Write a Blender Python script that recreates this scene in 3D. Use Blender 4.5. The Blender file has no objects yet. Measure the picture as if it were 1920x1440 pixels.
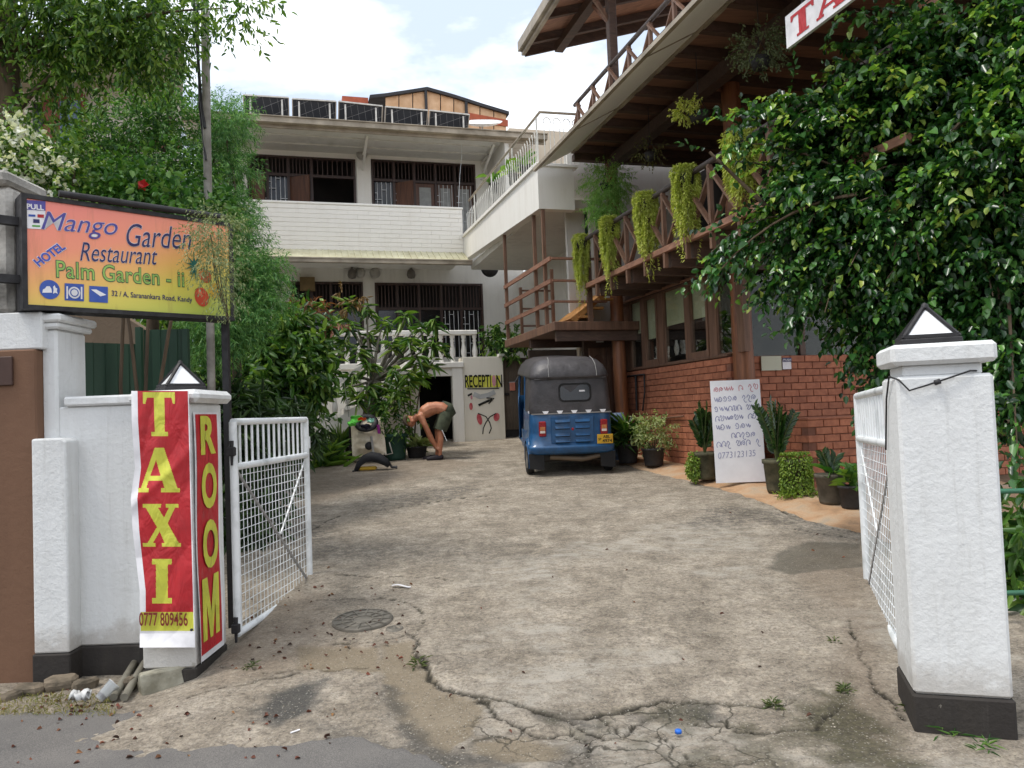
import bpy, math, random
import numpy as np
from mathutils import Vector, Matrix
random.seed(7); RNG = np.random.default_rng(7)
SC = bpy.context.scene; COL = SC.collection
R = math.radians
# ------------------------------------------------------------------ camera
PITCH, ROLL, CZ, AL = R(2.2), R(2.2), 1.5, R(16)
cam = bpy.data.cameras.new('camera'); cam.sensor_width = 36; cam.lens = 27; cam.clip_end = 2000; cam.clip_start = .05
camo = bpy.data.objects.new('camera', cam); COL.objects.link(camo); SC.camera = camo
cf = Vector((0, math.cos(PITCH), math.sin(PITCH))); cr0 = Vector((1, 0, 0)); cu0 = cr0.cross(cf)
cr = cr0*math.cos(ROLL)-cu0*math.sin(ROLL); cu = cr.cross(cf)
camo.matrix_world = Matrix((( cr.x, cu.x, -cf.x, 0), (cr.y, cu.y, -cf.y, 0), (cr.z, cu.z, -cf.z, CZ), (0, 0, 0, 1)))
# ------------------------------------------------------------------ sky, sun, exposure
SUN = Vector((-.36, -.14, .92)).normalized()
el = math.asin(SUN.z); az = math.atan2(SUN.x, SUN.y)
wd = bpy.data.worlds.new('World'); SC.world = wd; wd.use_nodes = True
nt = wd.node_tree; nt.nodes.clear()
def wn(t, **k):
    n = nt.nodes.new(t)
    for a, b in k.items(): setattr(n, a, b)
    return n
sky = wn('ShaderNodeTexSky', sky_type='NISHITA', sun_disc=False, sun_elevation=el, sun_rotation=az, air_density=1.2, dust_density=2.0)
bg1 = wn('ShaderNodeBackground'); bg1.inputs['Strength'].default_value = .13
nt.links.new(sky.outputs[0], bg1.inputs[0])
tc = wn('ShaderNodeTexCoord'); mp = wn('ShaderNodeMapping'); mp.inputs['Scale'].default_value = (1.0, 1.0, 2.4); mp.inputs['Location'].default_value = (3.1, 1.7, .4)
nt.links.new(tc.outputs['Generated'], mp.inputs[0])
nz = wn('ShaderNodeTexNoise'); nz.inputs['Scale'].default_value = 1.5; nz.inputs['Detail'].default_value = 9; nz.inputs['Roughness'].default_value = .52; nz.inputs['Distortion'].default_value = .25
nz2 = wn('ShaderNodeTexNoise'); nz2.inputs['Scale'].default_value = 2.6; nz2.inputs['Detail'].default_value = 7; nz2.inputs['Roughness'].default_value = .55
nt.links.new(mp.outputs[0], nz.inputs[0]); nt.links.new(mp.outputs[0], nz2.inputs[0])
rp = wn('ShaderNodeValToRGB'); rp.color_ramp.elements[0].position = .22; rp.color_ramp.elements[1].position = .42
cc = wn('ShaderNodeValToRGB'); cc.color_ramp.elements[0].position = .40; cc.color_ramp.elements[0].color = (.36, .42, .52, 1); cc.color_ramp.elements[1].position = .62; cc.color_ramp.elements[1].color = (1.0, 1.0, 1.0, 1)
nt.links.new(nz.outputs[0], rp.inputs[0]); nt.links.new(nz2.outputs[0], cc.inputs[0])
bg2 = wn('ShaderNodeBackground'); bg2.inputs['Strength'].default_value = 1.12; nt.links.new(cc.outputs[0], bg2.inputs[0])
mx = wn('ShaderNodeMixShader'); nt.links.new(rp.outputs[0], mx.inputs[0]); nt.links.new(bg1.outputs[0], mx.inputs[1]); nt.links.new(bg2.outputs[0], mx.inputs[2])
ow = wn('ShaderNodeOutputWorld'); nt.links.new(mx.outputs[0], ow.inputs[0])
sl = bpy.data.lights.new('sun', 'SUN'); sl.energy = 1.35; sl.angle = R(12); sl.color = (1, .955, .88)
so = bpy.data.objects.new('sun', sl); COL.objects.link(so); so.rotation_euler = SUN.to_track_quat('Z', 'Y').to_euler(); so.location = (0, 0, 30)
SC.view_settings.view_transform = 'Standard'; SC.view_settings.look = 'None'; SC.view_settings.exposure = .95; SC.view_settings.gamma = 1
SC.view_settings.use_curve_mapping = False
SC.cycles.use_denoising = True; SC.cycles.max_bounces = 8; SC.cycles.diffuse_bounces = 5; SC.cycles.transparent_max_bounces = 8
SC.cycles.sample_clamp_indirect = 4; SC.cycles.caustics_reflective = False; SC.cycles.caustics_refractive = False
# ------------------------------------------------------------------ points from picture measurements on real planes
F = 1440.; C0 = np.array([0, 0, CZ]); nf, nr, nu = (np.array(a) for a in (cf, cr, cu))
U = np.array([math.cos(AL), math.sin(AL), 0]); V = np.array([-math.sin(AL), math.cos(AL), 0]); Z = np.array([0, 0, 1.])
def ray(x, y): return nf+nr*(x-960)/F-nu*(y-720)/F
def dep(x, y, d): return C0+ray(x, y)*d                      # point d metres deep
def hxy(p): return np.array([p@U, p@V, p[2]])                # world -> house axes (u along the facade, v into the plot)
def hw(u, v, z): return U*u+V*v+Z*z                          # house axes -> world
def pln(x, y, n, c):
    d = ray(x, y); return C0+d*((c-C0@n)/(d@n))
def pu(x, y, c): return hxy(pln(x, y, U, c))
def pv(x, y, c): return hxy(pln(x, y, V, c))
def sstep(a, b, x):
    t = np.clip((x-a)/(b-a), 0, 1); return t*t*(3-2*t)
def gz(x, y):                                                 # height of the ground
    x = np.asarray(x, float); y = np.asarray(y, float)
    z = np.where(y < 3.6, 0, np.where(y < 11, .085*(y-3.6), .629+.06*(np.minimum(y, 17)-11)))
    side = sstep(-2.1, -1.7, x)
    return z*np.where(y < 5.0, side, side+(1-side)*sstep(4.9, 6.4, y))
def pg(x, y, dz=0.):
    z = 0.
    for i in range(60):
        p = pln(x, y, Z, z+dz); z = .5*z+.5*float(gz(p[0], p[1]))
    return p
# ------------------------------------------------------------------ object helpers
WO = {}
def tag(o, label=None, cat=None, group=None, kind=None):
    if label: o['label'] = label
    if cat: o['category'] = cat
    if group: o['group'] = group
    if kind: o['kind'] = kind
    return o
def thing(name, label, cat, loc=(0, 0, 0), group=None):
    o = bpy.data.objects.new(name, None); COL.objects.link(o); o.location = [float(a) for a in loc]; o.empty_display_size = .1
    WO[o] = np.array(loc, float); return tag(o, label, cat, group)
class MB:
    def __init__(s, house=False): s.v = []; s.f = []; s.mi = []; s.sm = []; s.n = 0; s.h = house; s.m = 0; s.s = False
    def add(s, vs, fs):
        vs = np.asarray(vs, float).reshape(-1, 3)
        if s.h: vs = vs[:, :1]*U+vs[:, 1:2]*V+vs[:, 2:]*Z
        s.v.append(vs)
        for f in fs: s.f.append([i+s.n for i in f]); s.mi.append(s.m); s.sm.append(s.s)
        s.n += len(vs); return s
    def box(s, lo, hi):
        a, b = np.minimum(lo, hi), np.maximum(lo, hi)
        return s.add([(x, y, z) for z in (a[2], b[2]) for y in (a[1], b[1]) for x in (a[0], b[0])],
                     [(0, 2, 3, 1), (4, 5, 7, 6), (0, 1, 5, 4), (2, 6, 7, 3), (0, 4, 6, 2), (1, 3, 7, 5)])
    def bbox(s, lo, hi, b=.01):                                   # chamfered box
        a, c = np.minimum(lo, hi), np.maximum(lo, hi); b = min(b, .45*min(c-a))
        vs = []; idx = {}
        for ix in (0, 1):
            for iy in (0, 1):
                for iz in (0, 1):
                    p = np.array([(a, c)[ix][0], (a, c)[iy][1], (a, c)[iz][2]]); d = np.array([1-2*ix, 1-2*iy, 1-2*iz])*b
                    for k in range(3):
                        q = p+d; q[k] = p[k]; idx[ix, iy, iz, k] = len(vs); vs.append(q)
        fs = []
        def ord4(k, val):
            o = [(0, 0), (1, 0), (1, 1), (0, 1)]; r = []
            for (i, j) in o:
                t = [0, 0, 0]; t[k] = val; t[(k+1) % 3] = i; t[(k+2) % 3] = j; r.append(idx[t[0], t[1], t[2], k])
            return r if val else r[::-1]
        for k in range(3):
            fs += [ord4(k, 0), ord4(k, 1)]
            i1, i2 = (k+1) % 3, (k+2) % 3
            for i in (0, 1):
                for j in (0, 1):
                    t0 = [0, 0, 0]; t0[i1] = i; t0[i2] = j; t1 = list(t0); t1[k] = 1
                    q = [idx[(*t0, i1)], idx[(*t1, i1)], idx[(*t1, i2)], idx[(*t0, i2)]]
                    fs.append(q if i == j else q[::-1])
        for t in [(x, y, z) for x in (0, 1) for y in (0, 1) for z in (0, 1)]:
            q = [idx[(*t, 0)], idx[(*t, 1)], idx[(*t, 2)]]; fs.append(q if sum(t) % 2 else q[::-1])
        return s.add(vs, fs)
    def bar(s, p, q, w, h=None, up=(0, 0, 1), b=0):
        p, q = np.array(p, float), np.array(q, float); h = h or w; d = q-p; L = np.linalg.norm(d); d = d/L
        up = np.array(up, float); x = np.cross(d, up)
        if np.linalg.norm(x) < 1e-4: x = np.cross(d, (1, 0, 0))
        x /= np.linalg.norm(x); y = np.cross(x, d)
        vs = [e+x*(i*w/2)+y*(j*h/2) for e in (p, q) for (i, j) in ((-1, -1), (1, -1), (1, 1), (-1, 1))]
        return s.add(vs, [(3, 2, 1, 0), (4, 5, 6, 7), (0, 1, 5, 4), (1, 2, 6, 5), (2, 3, 7, 6), (3, 0, 4, 7)])
    def tube(s, pts, r, n=8, cap=True):
        pts = [np.array(p, float) for p in pts]; m = len(pts); rs = r if hasattr(r, '__len__') else [r]*m
        vs = []; prev = None
        for i, p in enumerate(pts):
            d = (pts[min(i+1, m-1)]-pts[max(i-1, 0)]); d = d/(np.linalg.norm(d)+1e-9)
            if prev is None:
                a = np.cross(d, (0, 0, 1.)); a = a if np.linalg.norm(a) > .05 else np.cross(d, (1., 0, 0))
            else: a = prev-d*(prev@d)
            a = a/(np.linalg.norm(a)+1e-9); prev = a; b = np.cross(d, a)
            vs += [p+(a*math.cos(2*math.pi*k/n)+b*math.sin(2*math.pi*k/n))*rs[i] for k in range(n)]
        fs = [(i*n+k, i*n+(k+1) % n, (i+1)*n+(k+1) % n, (i+1)*n+k) for i in range(m-1) for k in range(n)]
        o = s.s; s.s = n > 5; s.add(vs, fs); s.s = o
        if cap:
            s.add([vs[k] for k in range(n)][::-1], [range(n)]) if not s.h else s.add([vs[k] for k in range(n)][::-1], [range(n)])
            s.add(vs[-n:], [range(n)])
        return s
    def prism(s, poly, ext):                                       # polygon of 3D points, extruded by a vector
        P = np.array(poly, float); n = len(P); e = np.array(ext, float)
        nn = sum(np.cross(P[i]-P[0], P[(i+1) % n]-P[0]) for i in range(n))
        if nn@e > 0: P = P[::-1]
        return s.add(np.vstack([P, P+e]), [list(range(n)), list(range(2*n-1, n-1, -1))]+[(i, n+i, n+(i+1) % n, (i+1) % n) for i in range(n)])
    def lathe(s, prof, c=(0, 0, 0), n=16, ax=None):
        c = np.array(c, float); vs = []
        if ax is None: X, Y, A = np.array([1, 0, 0]), np.array([0, 1, 0]), np.array([0, 0, 1])
        else:
            A = np.array(ax, float); A /= np.linalg.norm(A); X = np.cross(A, (0, 0, 1.) if abs(A[2]) < .9 else (1., 0, 0)); X /= np.linalg.norm(X); Y = np.cross(A, X)
        for (r, z) in prof: vs += [c+A*z+(X*math.cos(2*math.pi*k/n)+Y*math.sin(2*math.pi*k/n))*r for k in range(n)]
        fs = [(i*n+k, i*n+(k+1) % n, (i+1)*n+(k+1) % n, (i+1)*n+k) for i in range(len(prof)-1) for k in range(n)]
        o = s.s; s.s = True; s.add(vs, fs); s.s = o; return s
    def grid(s, fn, a, b):
        vs = [fn(i/a, j/b) for i in range(a+1) for j in range(b+1)]
        return s.add(vs, [(i*(b+1)+j, (i+1)*(b+1)+j, (i+1)*(b+1)+j+1, i*(b+1)+j+1) for i in range(a) for j in range(b)])
    def mesh(s, name, org, mats):
        me = bpy.data.meshes.new(name); vs = np.vstack(s.v)-org
        me.from_pydata(vs.tolist(), [], s.f); 
        for m in mats: me.materials.append(m)
        if len(mats) > 1: me.polygons.foreach_set('material_index', s.mi)
        if any(s.sm): me.polygons.foreach_set('use_smooth', s.sm)
        me.update(); return me
    def build(s, name, mat, parent=None, label=None, cat=None, group=None, kind=None, bevel=0, base=None, seg=1):
        vs = np.vstack(s.v); lo, hi = vs.min(0), vs.max(0)
        org = np.array(base, float) if base is not None else np.array([(lo[0]+hi[0])/2, (lo[1]+hi[1])/2, lo[2]])
        mats = mat if isinstance(mat, (list, tuple)) else [mat]
        o = bpy.data.objects.new(name, s.mesh(name, org, mats)); COL.objects.link(o)
        WO[o] = org; o.location = (org-(WO[parent] if parent else 0)).tolist()
        if parent: o.parent = parent
        if bevel:
            m = o.modifiers.new('b', 'BEVEL'); m.width = bevel; m.segments = seg; m.limit_method = 'ANGLE'; m.angle_limit = R(40)
        return tag(o, label, cat, group, kind)
def arr_obj(name, V_, F_, mat, parent=None, smooth=False, label=None, cat=None, group=None, kind=None, base=None):
    """big mesh from numpy arrays: V_ (n,3), F_ (m,k)"""
    V_ = np.asarray(V_, np.float64); F_ = np.asarray(F_, np.int32); k = F_.shape[1]
    org = np.array(base, float) if base is not None else np.array([*((V_.min(0)+V_.max(0))/2)[:2], V_[:, 2].min()])
    me = bpy.data.meshes.new(name); me.vertices.add(len(V_)); me.vertices.foreach_set('co', (V_-org).astype(np.float32).ravel())
    me.loops.add(F_.size); me.loops.foreach_set('vertex_index', F_.ravel()); me.polygons.add(len(F_))
    me.polygons.foreach_set('loop_start', np.arange(0, F_.size, k, dtype=np.int32)); me.polygons.foreach_set('loop_total', np.full(len(F_), k, np.int32))
    if smooth: me.polygons.foreach_set('use_smooth', np.ones(len(F_), bool))
    me.update(calc_edges=True); me.materials.append(mat)
    o = bpy.data.objects.new(name, me); COL.objects.link(o); WO[o] = org
    o.location = (org-(WO[parent] if parent else 0)).tolist()
    if parent: o.parent = parent
    return tag(o, label, cat, group, kind)
def copy_tree(o, parent=None):
    c = o.copy(); COL.objects.link(c); c.parent = parent
    for ch in list(o.children): copy_tree(ch, c)
    return c
def place(o, loc, rz=0, tilt=None, scale=None):
    o.location = [float(a) for a in loc]; o.rotation_euler = (tilt[0] if tilt else 0, tilt[1] if tilt else 0, rz)
    if scale: o.scale = (scale,)*3 if not hasattr(scale, '__len__') else scale
    return o
# ------------------------------------------------------------------ materials
def L(r, g, b):
    return tuple((c/255/12.92 if c/255 <= .04045 else ((c/255+.055)/1.055)**2.4) for c in (r, g, b))+(1,)
MATS = {}
class NT:
    def __init__(s, name):
        s.m = bpy.data.materials.new(name); s.m.use_nodes = True; s.t = s.m.node_tree; s.b = s.t.nodes['Principled BSDF']; MATS[name] = s.m
    def n(s, t, **k):
        x = s.t.nodes.new(t)
        for a, b in k.items():
            if a.startswith('i_'): x.inputs[int(a[2:]) if a[2:].isdigit() else a[2:].replace('_', ' ')].default_value = b
            else: setattr(x, a, b)
        return x
    def l(s, a, b): s.t.links.new(a, b)
    def pos(s, scale=(1, 1, 1), rz=0):
        g = s.n('ShaderNodeNewGeometry'); m = s.n('ShaderNodeMapping'); m.inputs['Scale'].default_value = scale; m.inputs['Rotation'].default_value = (0, 0, rz); s.l(g.outputs['Position'], m.inputs[0]); return m.outputs[0]
    def obj(s, scale=(1, 1, 1)):
        g = s.n('ShaderNodeTexCoord'); m = s.n('ShaderNodeMapping'); m.inputs['Scale'].default_value = scale; s.l(g.outputs['Object'], m.inputs[0]); return m.outputs[0]
    def noise(s, vec, sc, det=4, ro=.55, dist=0):
        x = s.n('ShaderNodeTexNoise'); x.inputs['Scale'].default_value = sc; x.inputs['Detail'].default_value = det; x.inputs['Roughness'].default_value = ro; x.inputs['Distortion'].default_value = dist; s.l(vec, x.inputs[0]); return x.outputs[0]
    def ramp(s, fac, pts):
        x = s.n('ShaderNodeValToRGB'); e = x.color_ramp.elements
        while len(e) < len(pts): e.new(.5)
        for i, (p, c) in enumerate(pts): e[i].position = p; e[i].color = c if len(c) == 4 else (*c, 1)
        s.l(fac, x.inputs[0]); return x.outputs[0]
    def mix(s, f, a, b, mode='MIX'):
        x = s.n('ShaderNodeMix', data_type='RGBA', blend_type=mode)
        for k, v in ((0, f), (6, a), (7, b)):
            if hasattr(v, 'links'): s.l(v, x.inputs[k])
            else: x.inputs[k].default_value = v
        return x.outputs[2]
    def math(s, op, a, b=0.):
        x = s.n('ShaderNodeMath', operation=op)
        for k, v in ((0, a), (1, b)):
            if hasattr(v, 'links'): s.l(v, x.inputs[k])
            else: x.inputs[k].default_value = v
        return x.outputs[0]
    def bump(s, h, st=.4, d=.01):
        x = s.n('ShaderNodeBump'); x.inputs['Strength'].default_value = st; x.inputs['Distance'].default_value = d; s.l(h, x.inputs['Height']); s.l(x.outputs[0], s.b.inputs['Normal'])
    def col(s, c): s.l(c, s.b.inputs['Base Color']) if hasattr(c, 'links') else setattr(s.b.inputs['Base Color'], 'default_value', c)
    def set(s, **k):
        for a, v in k.items():
            i = s.b.inputs[a.replace('_', ' ')]
            s.l(v, i) if hasattr(v, 'links') else setattr(i, 'default_value', v)
        return s
def mat(name, c, c2=None, sc=4, rough=.7, bump=0, bsc=60, bd=.004, metal=0, stretch=(1, 1, 1), rand=0, det=5, lo=.35, hi=.65, spec=.4):
    if name in MATS: return MATS[name]
    t = NT(name); c2 = c2 or tuple(x*.72 for x in c[:3])+(1,)
    p = t.pos(stretch); k = t.ramp(t.noise(p, sc, det), [(lo, c2), (hi, c)])
    if rand:
        o = t.n('ShaderNodeObjectInfo'); g = t.math('MULTIPLY_ADD', o.outputs['Random'], rand); g.node.inputs[2].default_value = 1-rand/2
        cmb = t.n('ShaderNodeCombineColor'); [t.l(g, cmb.inputs[i]) for i in range(3)]; k = t.mix(1., k, cmb.outputs[0], 'MULTIPLY')
    t.col(k); t.set(Roughness=rough, Metallic=metal, Specular_IOR_Level=spec)
    if bump: t.bump(t.noise(p, bsc, 4, .6), bump, bd)
    return t.m
def wood(name, c, c2, rough=.55, axis=2, sc=6, rand=.25):
    if name in MATS: return MATS[name]
    t = NT(name); st = [9, 9, 9]; st[axis] = .8; p = t.pos(tuple(st)); nn = t.noise(p, sc*.4, 6, .65, .4)
    k = t.ramp(nn, [(.3, c2), (.7, c)]); o = t.n('ShaderNodeObjectInfo'); g = t.math('MULTIPLY_ADD', o.outputs['Random'], rand); g.node.inputs[2].default_value = 1-rand/2
    cmb = t.n('ShaderNodeCombineColor'); [t.l(g, cmb.inputs[i]) for i in range(3)]
    t.col(t.mix(1., k, cmb.outputs[0], 'MULTIPLY')); t.set(Roughness=rough); t.bump(nn, .3, .003); return t.m
def plaster(name, c, dirt, rough=.8, amount=.5, bump=.5, bsc=35, streak=True, splash=0.):
    """painted render with stains that run down the wall"""
    if name in MATS: return MATS[name]
    t = NT(name); p = t.pos(); big = t.noise(p, 1.3, 6, .6); st = t.noise(t.pos((5, 5, .5)), 1.4, 6, .62); fine = t.noise(p, 45, 5, .6)
    f = t.math('MULTIPLY', t.ramp(big, [(.40, (0, 0, 0)), (.75, (1, 1, 1))]), t.ramp(st, [(.42, (0, 0, 0)), (.72, (1, 1, 1))]) if streak else 1.)
    f = t.math('MULTIPLY', f, amount); k = t.mix(f, c, dirt)
    sp = t.ramp(fine, [(.66, (1, 1, 1)), (.74, (.8, .79, .77))]); k = t.mix(.6, k, t.mix(1., k, sp, 'MULTIPLY'))
    if splash:
        sx_ = t.n('ShaderNodeSeparateXYZ'); t.l(p, sx_.inputs[0]); up_ = t.math('MULTIPLY_ADD', sx_.outputs[2], -2.2); up_.node.inputs[2].default_value = 1.05
        md_ = t.math('MULTIPLY', t.ramp(t.math('ADD', up_, t.math('MULTIPLY', t.noise(p, 9, 8, .7), .9)), [(.75, (0, 0, 0)), (1., (1, 1, 1))]), splash); k = t.mix(md_, k, L(128, 112, 92))
        dr_ = t.noise(t.pos((14, 14, .9)), 1.6, 6, .65); k = t.mix(t.math('MULTIPLY', t.ramp(dr_, [(.56, (0, 0, 0)), (.70, (1, 1, 1))]), splash*.5), k, L(150, 146, 136))
        ch_ = t.noise(p, 7, 9, .75, .3); k = t.mix(t.ramp(ch_, [(.675, (0, 0, 0)), (.69, (.7, .7, .7))]), k, L(146, 142, 132))
    t.col(k); t.set(Roughness=rough, Specular_IOR_Level=.25)
    t.bump(t.math('ADD', t.noise(p, bsc, 6, .65), t.math('MULTIPLY', t.noise(p, 6, 3), .8)), bump, .012); return t.m
def glossy(name, c, rough=.3, metal=0, coat=0, var=.12):
    if name in MATS: return MATS[name]
    t = NT(name); n_ = t.noise(t.pos(), 7, 5, .6); d = tuple(x*(1-var*2) for x in c[:3])+(1,)
    t.col(t.ramp(n_, [(.35, d), (.6, c)])); t.set(Roughness=t.ramp(t.noise(t.pos(), 18, 4), [(.35, (rough,)*3), (.7, (min(1, rough*1.6),)*3)]), Metallic=metal, Coat_Weight=coat); return t.m
def leafmat(name, cs, rough=.42, trans=.3, spec=.5, vein=True):
    """cs: two to four colours picked leaf by leaf"""
    t = NT(name); g = t.n('ShaderNodeNewGeometry'); ps = [(i/max(1, len(cs)-1), c) for i, c in enumerate(cs)]
    k = t.ramp(g.outputs['Random Per Island'], ps); k = t.mix(.35, k, t.mix(1., k, t.ramp(t.noise(t.pos(), 2.2, 3), [(.3, (.45, .5, .4)), (.7, (1.2, 1.15, 1.0))]), 'MULTIPLY'))
    t.col(k); t.set(Roughness=rough, Specular_IOR_Level=spec)
    tr = t.n('ShaderNodeBsdfTranslucent'); t.l(t.mix(1., k, (1.25, 1.3, .55, 1), 'MULTIPLY'), tr.inputs[0]); ms = t.n('ShaderNodeMixShader'); ms.inputs[0].default_value = trans
    t.l(t.b.outputs[0], ms.inputs[1]); t.l(tr.outputs[0], ms.inputs[2]); t.l(ms.outputs[0], t.t.nodes['Material Output'].inputs[0]); return t.m
W_WHITE = plaster('white_plaster', L(214, 215, 214), L(150, 146, 136), amount=.5, splash=.4)
W_PILLAR = plaster('rough_white_plaster', L(218, 219, 218), L(160, 157, 148), amount=.4, bump=.5, bsc=30, splash=.4)
W_HOUSE = plaster('house_white_paint', L(236, 233, 226), L(180, 170, 152), amount=.35, bump=.15)
W_SHADE = plaster('shaded_weathered_white_paint', L(218, 215, 208), L(140, 132, 120), amount=.5, bump=.2)  # greyer copy of the house white, shade of covered faces put into its colour
BLACKP = plaster('black_plinth_paint', L(36, 36, 38), L(92, 86, 76), amount=.4, bump=.5, splash=.08)
BLACKM = glossy('black_metal', L(34, 32, 34), .5)
GATEW = mat('gate_white_paint', L(226, 229, 230), L(186, 190, 190), sc=5, rough=.42, lo=.3, hi=.5)
# ------------------------------------------------------------------ ground, road, driveway
def vnoise(x, y, seed=0):
    """value noise, vectorised"""
    xi, yi = np.floor(x).astype(int), np.floor(y).astype(int); fx, fy = x-xi, y-yi; fx = fx*fx*(3-2*fx); fy = fy*fy*(3-2*fy)
    def hsh(a, b): 
        v = np.sin(a*127.1+b*311.7+seed*74.7)*43758.5453; return v-np.floor(v)
    return (hsh(xi, yi)*(1-fx)+hsh(xi+1, yi)*fx)*(1-fy)+(hsh(xi, yi+1)*(1-fx)+hsh(xi+1, yi+1)*fx)*fy
def fbm(x, y, seed=0, o=5):
    r = 0; a = .5
    for i in range(o): r = r+a*vnoise(x*2**i, y*2**i, seed+i*3); a *= .5
    return r
def px2(pts): return np.array([pg(*p)[:2] for p in pts])
def dline(X, Y, P):
    d = np.full(X.shape, 9.)
    for a, b in zip(P[:-1], P[1:]):
        ab = b-a; t = np.clip(((X-a[0])*ab[0]+(Y-a[1])*ab[1])/(ab@ab+1e-9), 0, 1); d = np.minimum(d, np.hypot(X-a[0]-t*ab[0], Y-a[1]-t*ab[1]))
    return d
def inpoly(X, Y, P):
    r = np.zeros(X.shape, bool)
    for a, b in zip(P, np.roll(P, -1, 0)):
        c = ((a[1] > Y) != (b[1] > Y)) & (X < (b[0]-a[0])*(Y-a[1])/(b[1]-a[1]+1e-12)+a[0]); r ^= c
    return r
def sdp(X, Y, P):
    d = dline(X, Y, np.vstack([P, P[:1]])); return np.where(inpoly(X, Y, P), -d, d)
def gridmesh(xs, ys):
    X, Y = np.meshgrid(xs, ys); n = len(xs); i = np.arange(len(ys)-1)[:, None]*n+np.arange(n-1)[None]; i = i.ravel()
    return X.ravel(), Y.ravel(), np.stack([i, i+1, i+n+1, i+n], 1)
xs = np.concatenate([np.linspace(-4.4, -2.6, 40)[:-1], np.linspace(-2.6, 2.6, 300)[:-1], np.linspace(2.6, 5.6, 110)])
ys = np.concatenate([np.linspace(2.3, 5.6, 230)[:-1], np.linspace(5.6, 9, 130)[:-1], np.linspace(9, 17.6, 130)])
GX, GY, GF = gridmesh(xs, ys)
wx = GX+(fbm(GX*3, GY*3, 1)-.47)*.16; wy = GY+(fbm(GX*3, GY*3, 5)-.47)*.16
jx = GX+(fbm(GX*11, GY*11, 11)-.47)*.09; jy = GY+(fbm(GX*11, GY*11, 15)-.47)*.09
cracks = [([(775, 1190), (790, 1240), (805, 1275), (840, 1290), (900, 1305), (960, 1320), (1010, 1335), (1060, 1345), (1110, 1342), (1180, 1325), (1240, 1312), (1300, 1318), (1370, 1318), (1420, 1322), (1500, 1312)], .018),
  ([(576, 1000), (600, 985), (640, 965), (700, 958), (760, 950), (830, 938), (930, 928)], .014), ([(580, 1078), (650, 1078), (720, 1080), (800, 1082), (860, 1088)], .012),
  ([(590, 1125), (660, 1122), (720, 1122), (770, 1130), (800, 1155), (790, 1175), (770, 1190), (700, 1205), (620, 1208)], .009),
  ([(1060, 1345), (1100, 1370), (1130, 1385), (1170, 1380), (1200, 1350), (1240, 1335)], .012), ([(900, 1310), (930, 1345), (985, 1375), (1020, 1380), (1070, 1378), (1110, 1400), (1090, 1440)], .012),
  ([(1230, 1380), (1260, 1400), (1300, 1440)], .01), ([(345, 1310), (420, 1290), (500, 1275), (560, 1265)], .012), ([(410, 1250), (500, 1262), (600, 1255), (700, 1250)], .009),
  ([(1340, 1345), (1380, 1370), (1450, 1375), (1530, 1360), (1580, 1320)], .012), ([(1120, 1340), (1150, 1362), (1160, 1385)], .01), ([(1280, 1318), (1300, 1350), (1345, 1360)], .012),
  ([(1590, 1160), (1610, 1220), (1640, 1290), (1700, 1350)], .012), ([(1470, 990), (1530, 998), (1600, 1010)], .014), ([(1420, 935), (1480, 965), (1560, 990), (1618, 1000)], .012), ([(640, 1100), (700, 1096), (760, 1102)], .007)]
crk = np.zeros(GX.shape)
for pts, wdt in cracks:
    d = dline(jx, jy, px2(pts)); crk = np.maximum(crk, 1-sstep(wdt*.35, wdt, d+(vnoise(GX*9, GY*9, 3)-.4)*wdt*.9))
frag = px2([(860, 1310), (960, 1325), (1060, 1350), (1160, 1330), (1240, 1315), (1420, 1325), (1500, 1315), (1560, 1360), (1620, 1440), (1050, 1440), (900, 1380)])
inf = 1-sstep(-.05, .12, sdp(wx, wy, frag))
def vcell(x, y, s):                                                     # cracked-cell edges
    x = x*s; y = y*s; xi, yi = np.floor(x), np.floor(y); d1 = np.full(x.shape, 9.); d2 = d1.copy()
    for a in (-1, 0, 1):
        for b in (-1, 0, 1):
            h1 = np.sin((xi+a)*127.1+(yi+b)*311.7)*43758.5; h2 = np.sin((xi+a)*269.5+(yi+b)*183.3)*43758.5
            d = np.hypot(xi+a+h1-np.floor(h1)-x, yi+b+h2-np.floor(h2)-y); d2 = np.where(d < d1, d1, np.minimum(d2, d)); d1 = np.minimum(d1, d)
    return d2-d1
net = inf*sstep(.42, .58, fbm(GX*2.3, GY*2.3, 40))
sand = np.zeros(GX.shape)
for P in ([(715, 1210), (770, 1200), (790, 1250), (830, 1290), (900, 1310), (905, 1340), (880, 1370), (830, 1410), (790, 1385), (740, 1340), (720, 1280)],
          [(890, 1385), (960, 1380), (1060, 1395), (1050, 1425), (950, 1432), (895, 1410)], [(560, 1210), (700, 1215), (720, 1260), (560, 1255)]):
    sand = np.maximum(sand, 1-sstep(-.02, .025, sdp(jx, jy, px2(P))))
dark = np.zeros(GX.shape)
for P, k in (([(470, 1335), (560, 1285), (605, 1275), (590, 1330), (520, 1358)], 1.), ([(720, 1290), (745, 1290), (770, 1350), (830, 1410), (900, 1415), (960, 1440), (820, 1440), (760, 1390)], .8), ([(1290, 1318), (1340, 1322), (1345, 1348), (1300, 1345)], .9),
             ([(580, 1350), (700, 1375), (820, 1440), (700, 1440), (600, 1390)], .45), ([(1050, 1395), (1110, 1385), (1130, 1440), (1040, 1440)], .5), ([(1000, 1338), (1100, 1345), (1120, 1362), (1020, 1352)], .7), ([(1180, 1335), (1300, 1322), (1320, 1338), (1200, 1352)], .6)):
    dark = np.maximum(dark, k*(1-sstep(-.05, .07, sdp(jx, jy, px2(P))+(fbm(GX*14, GY*14, 30)-.5)*.12)))
wet = 1-sstep(-.05, .03, sdp(jx, jy, px2([(1435, 1065), (1460, 1030), (1520, 1012), (1615, 1017), (1625, 1062), (1540, 1068), (1480, 1078)])))
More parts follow.
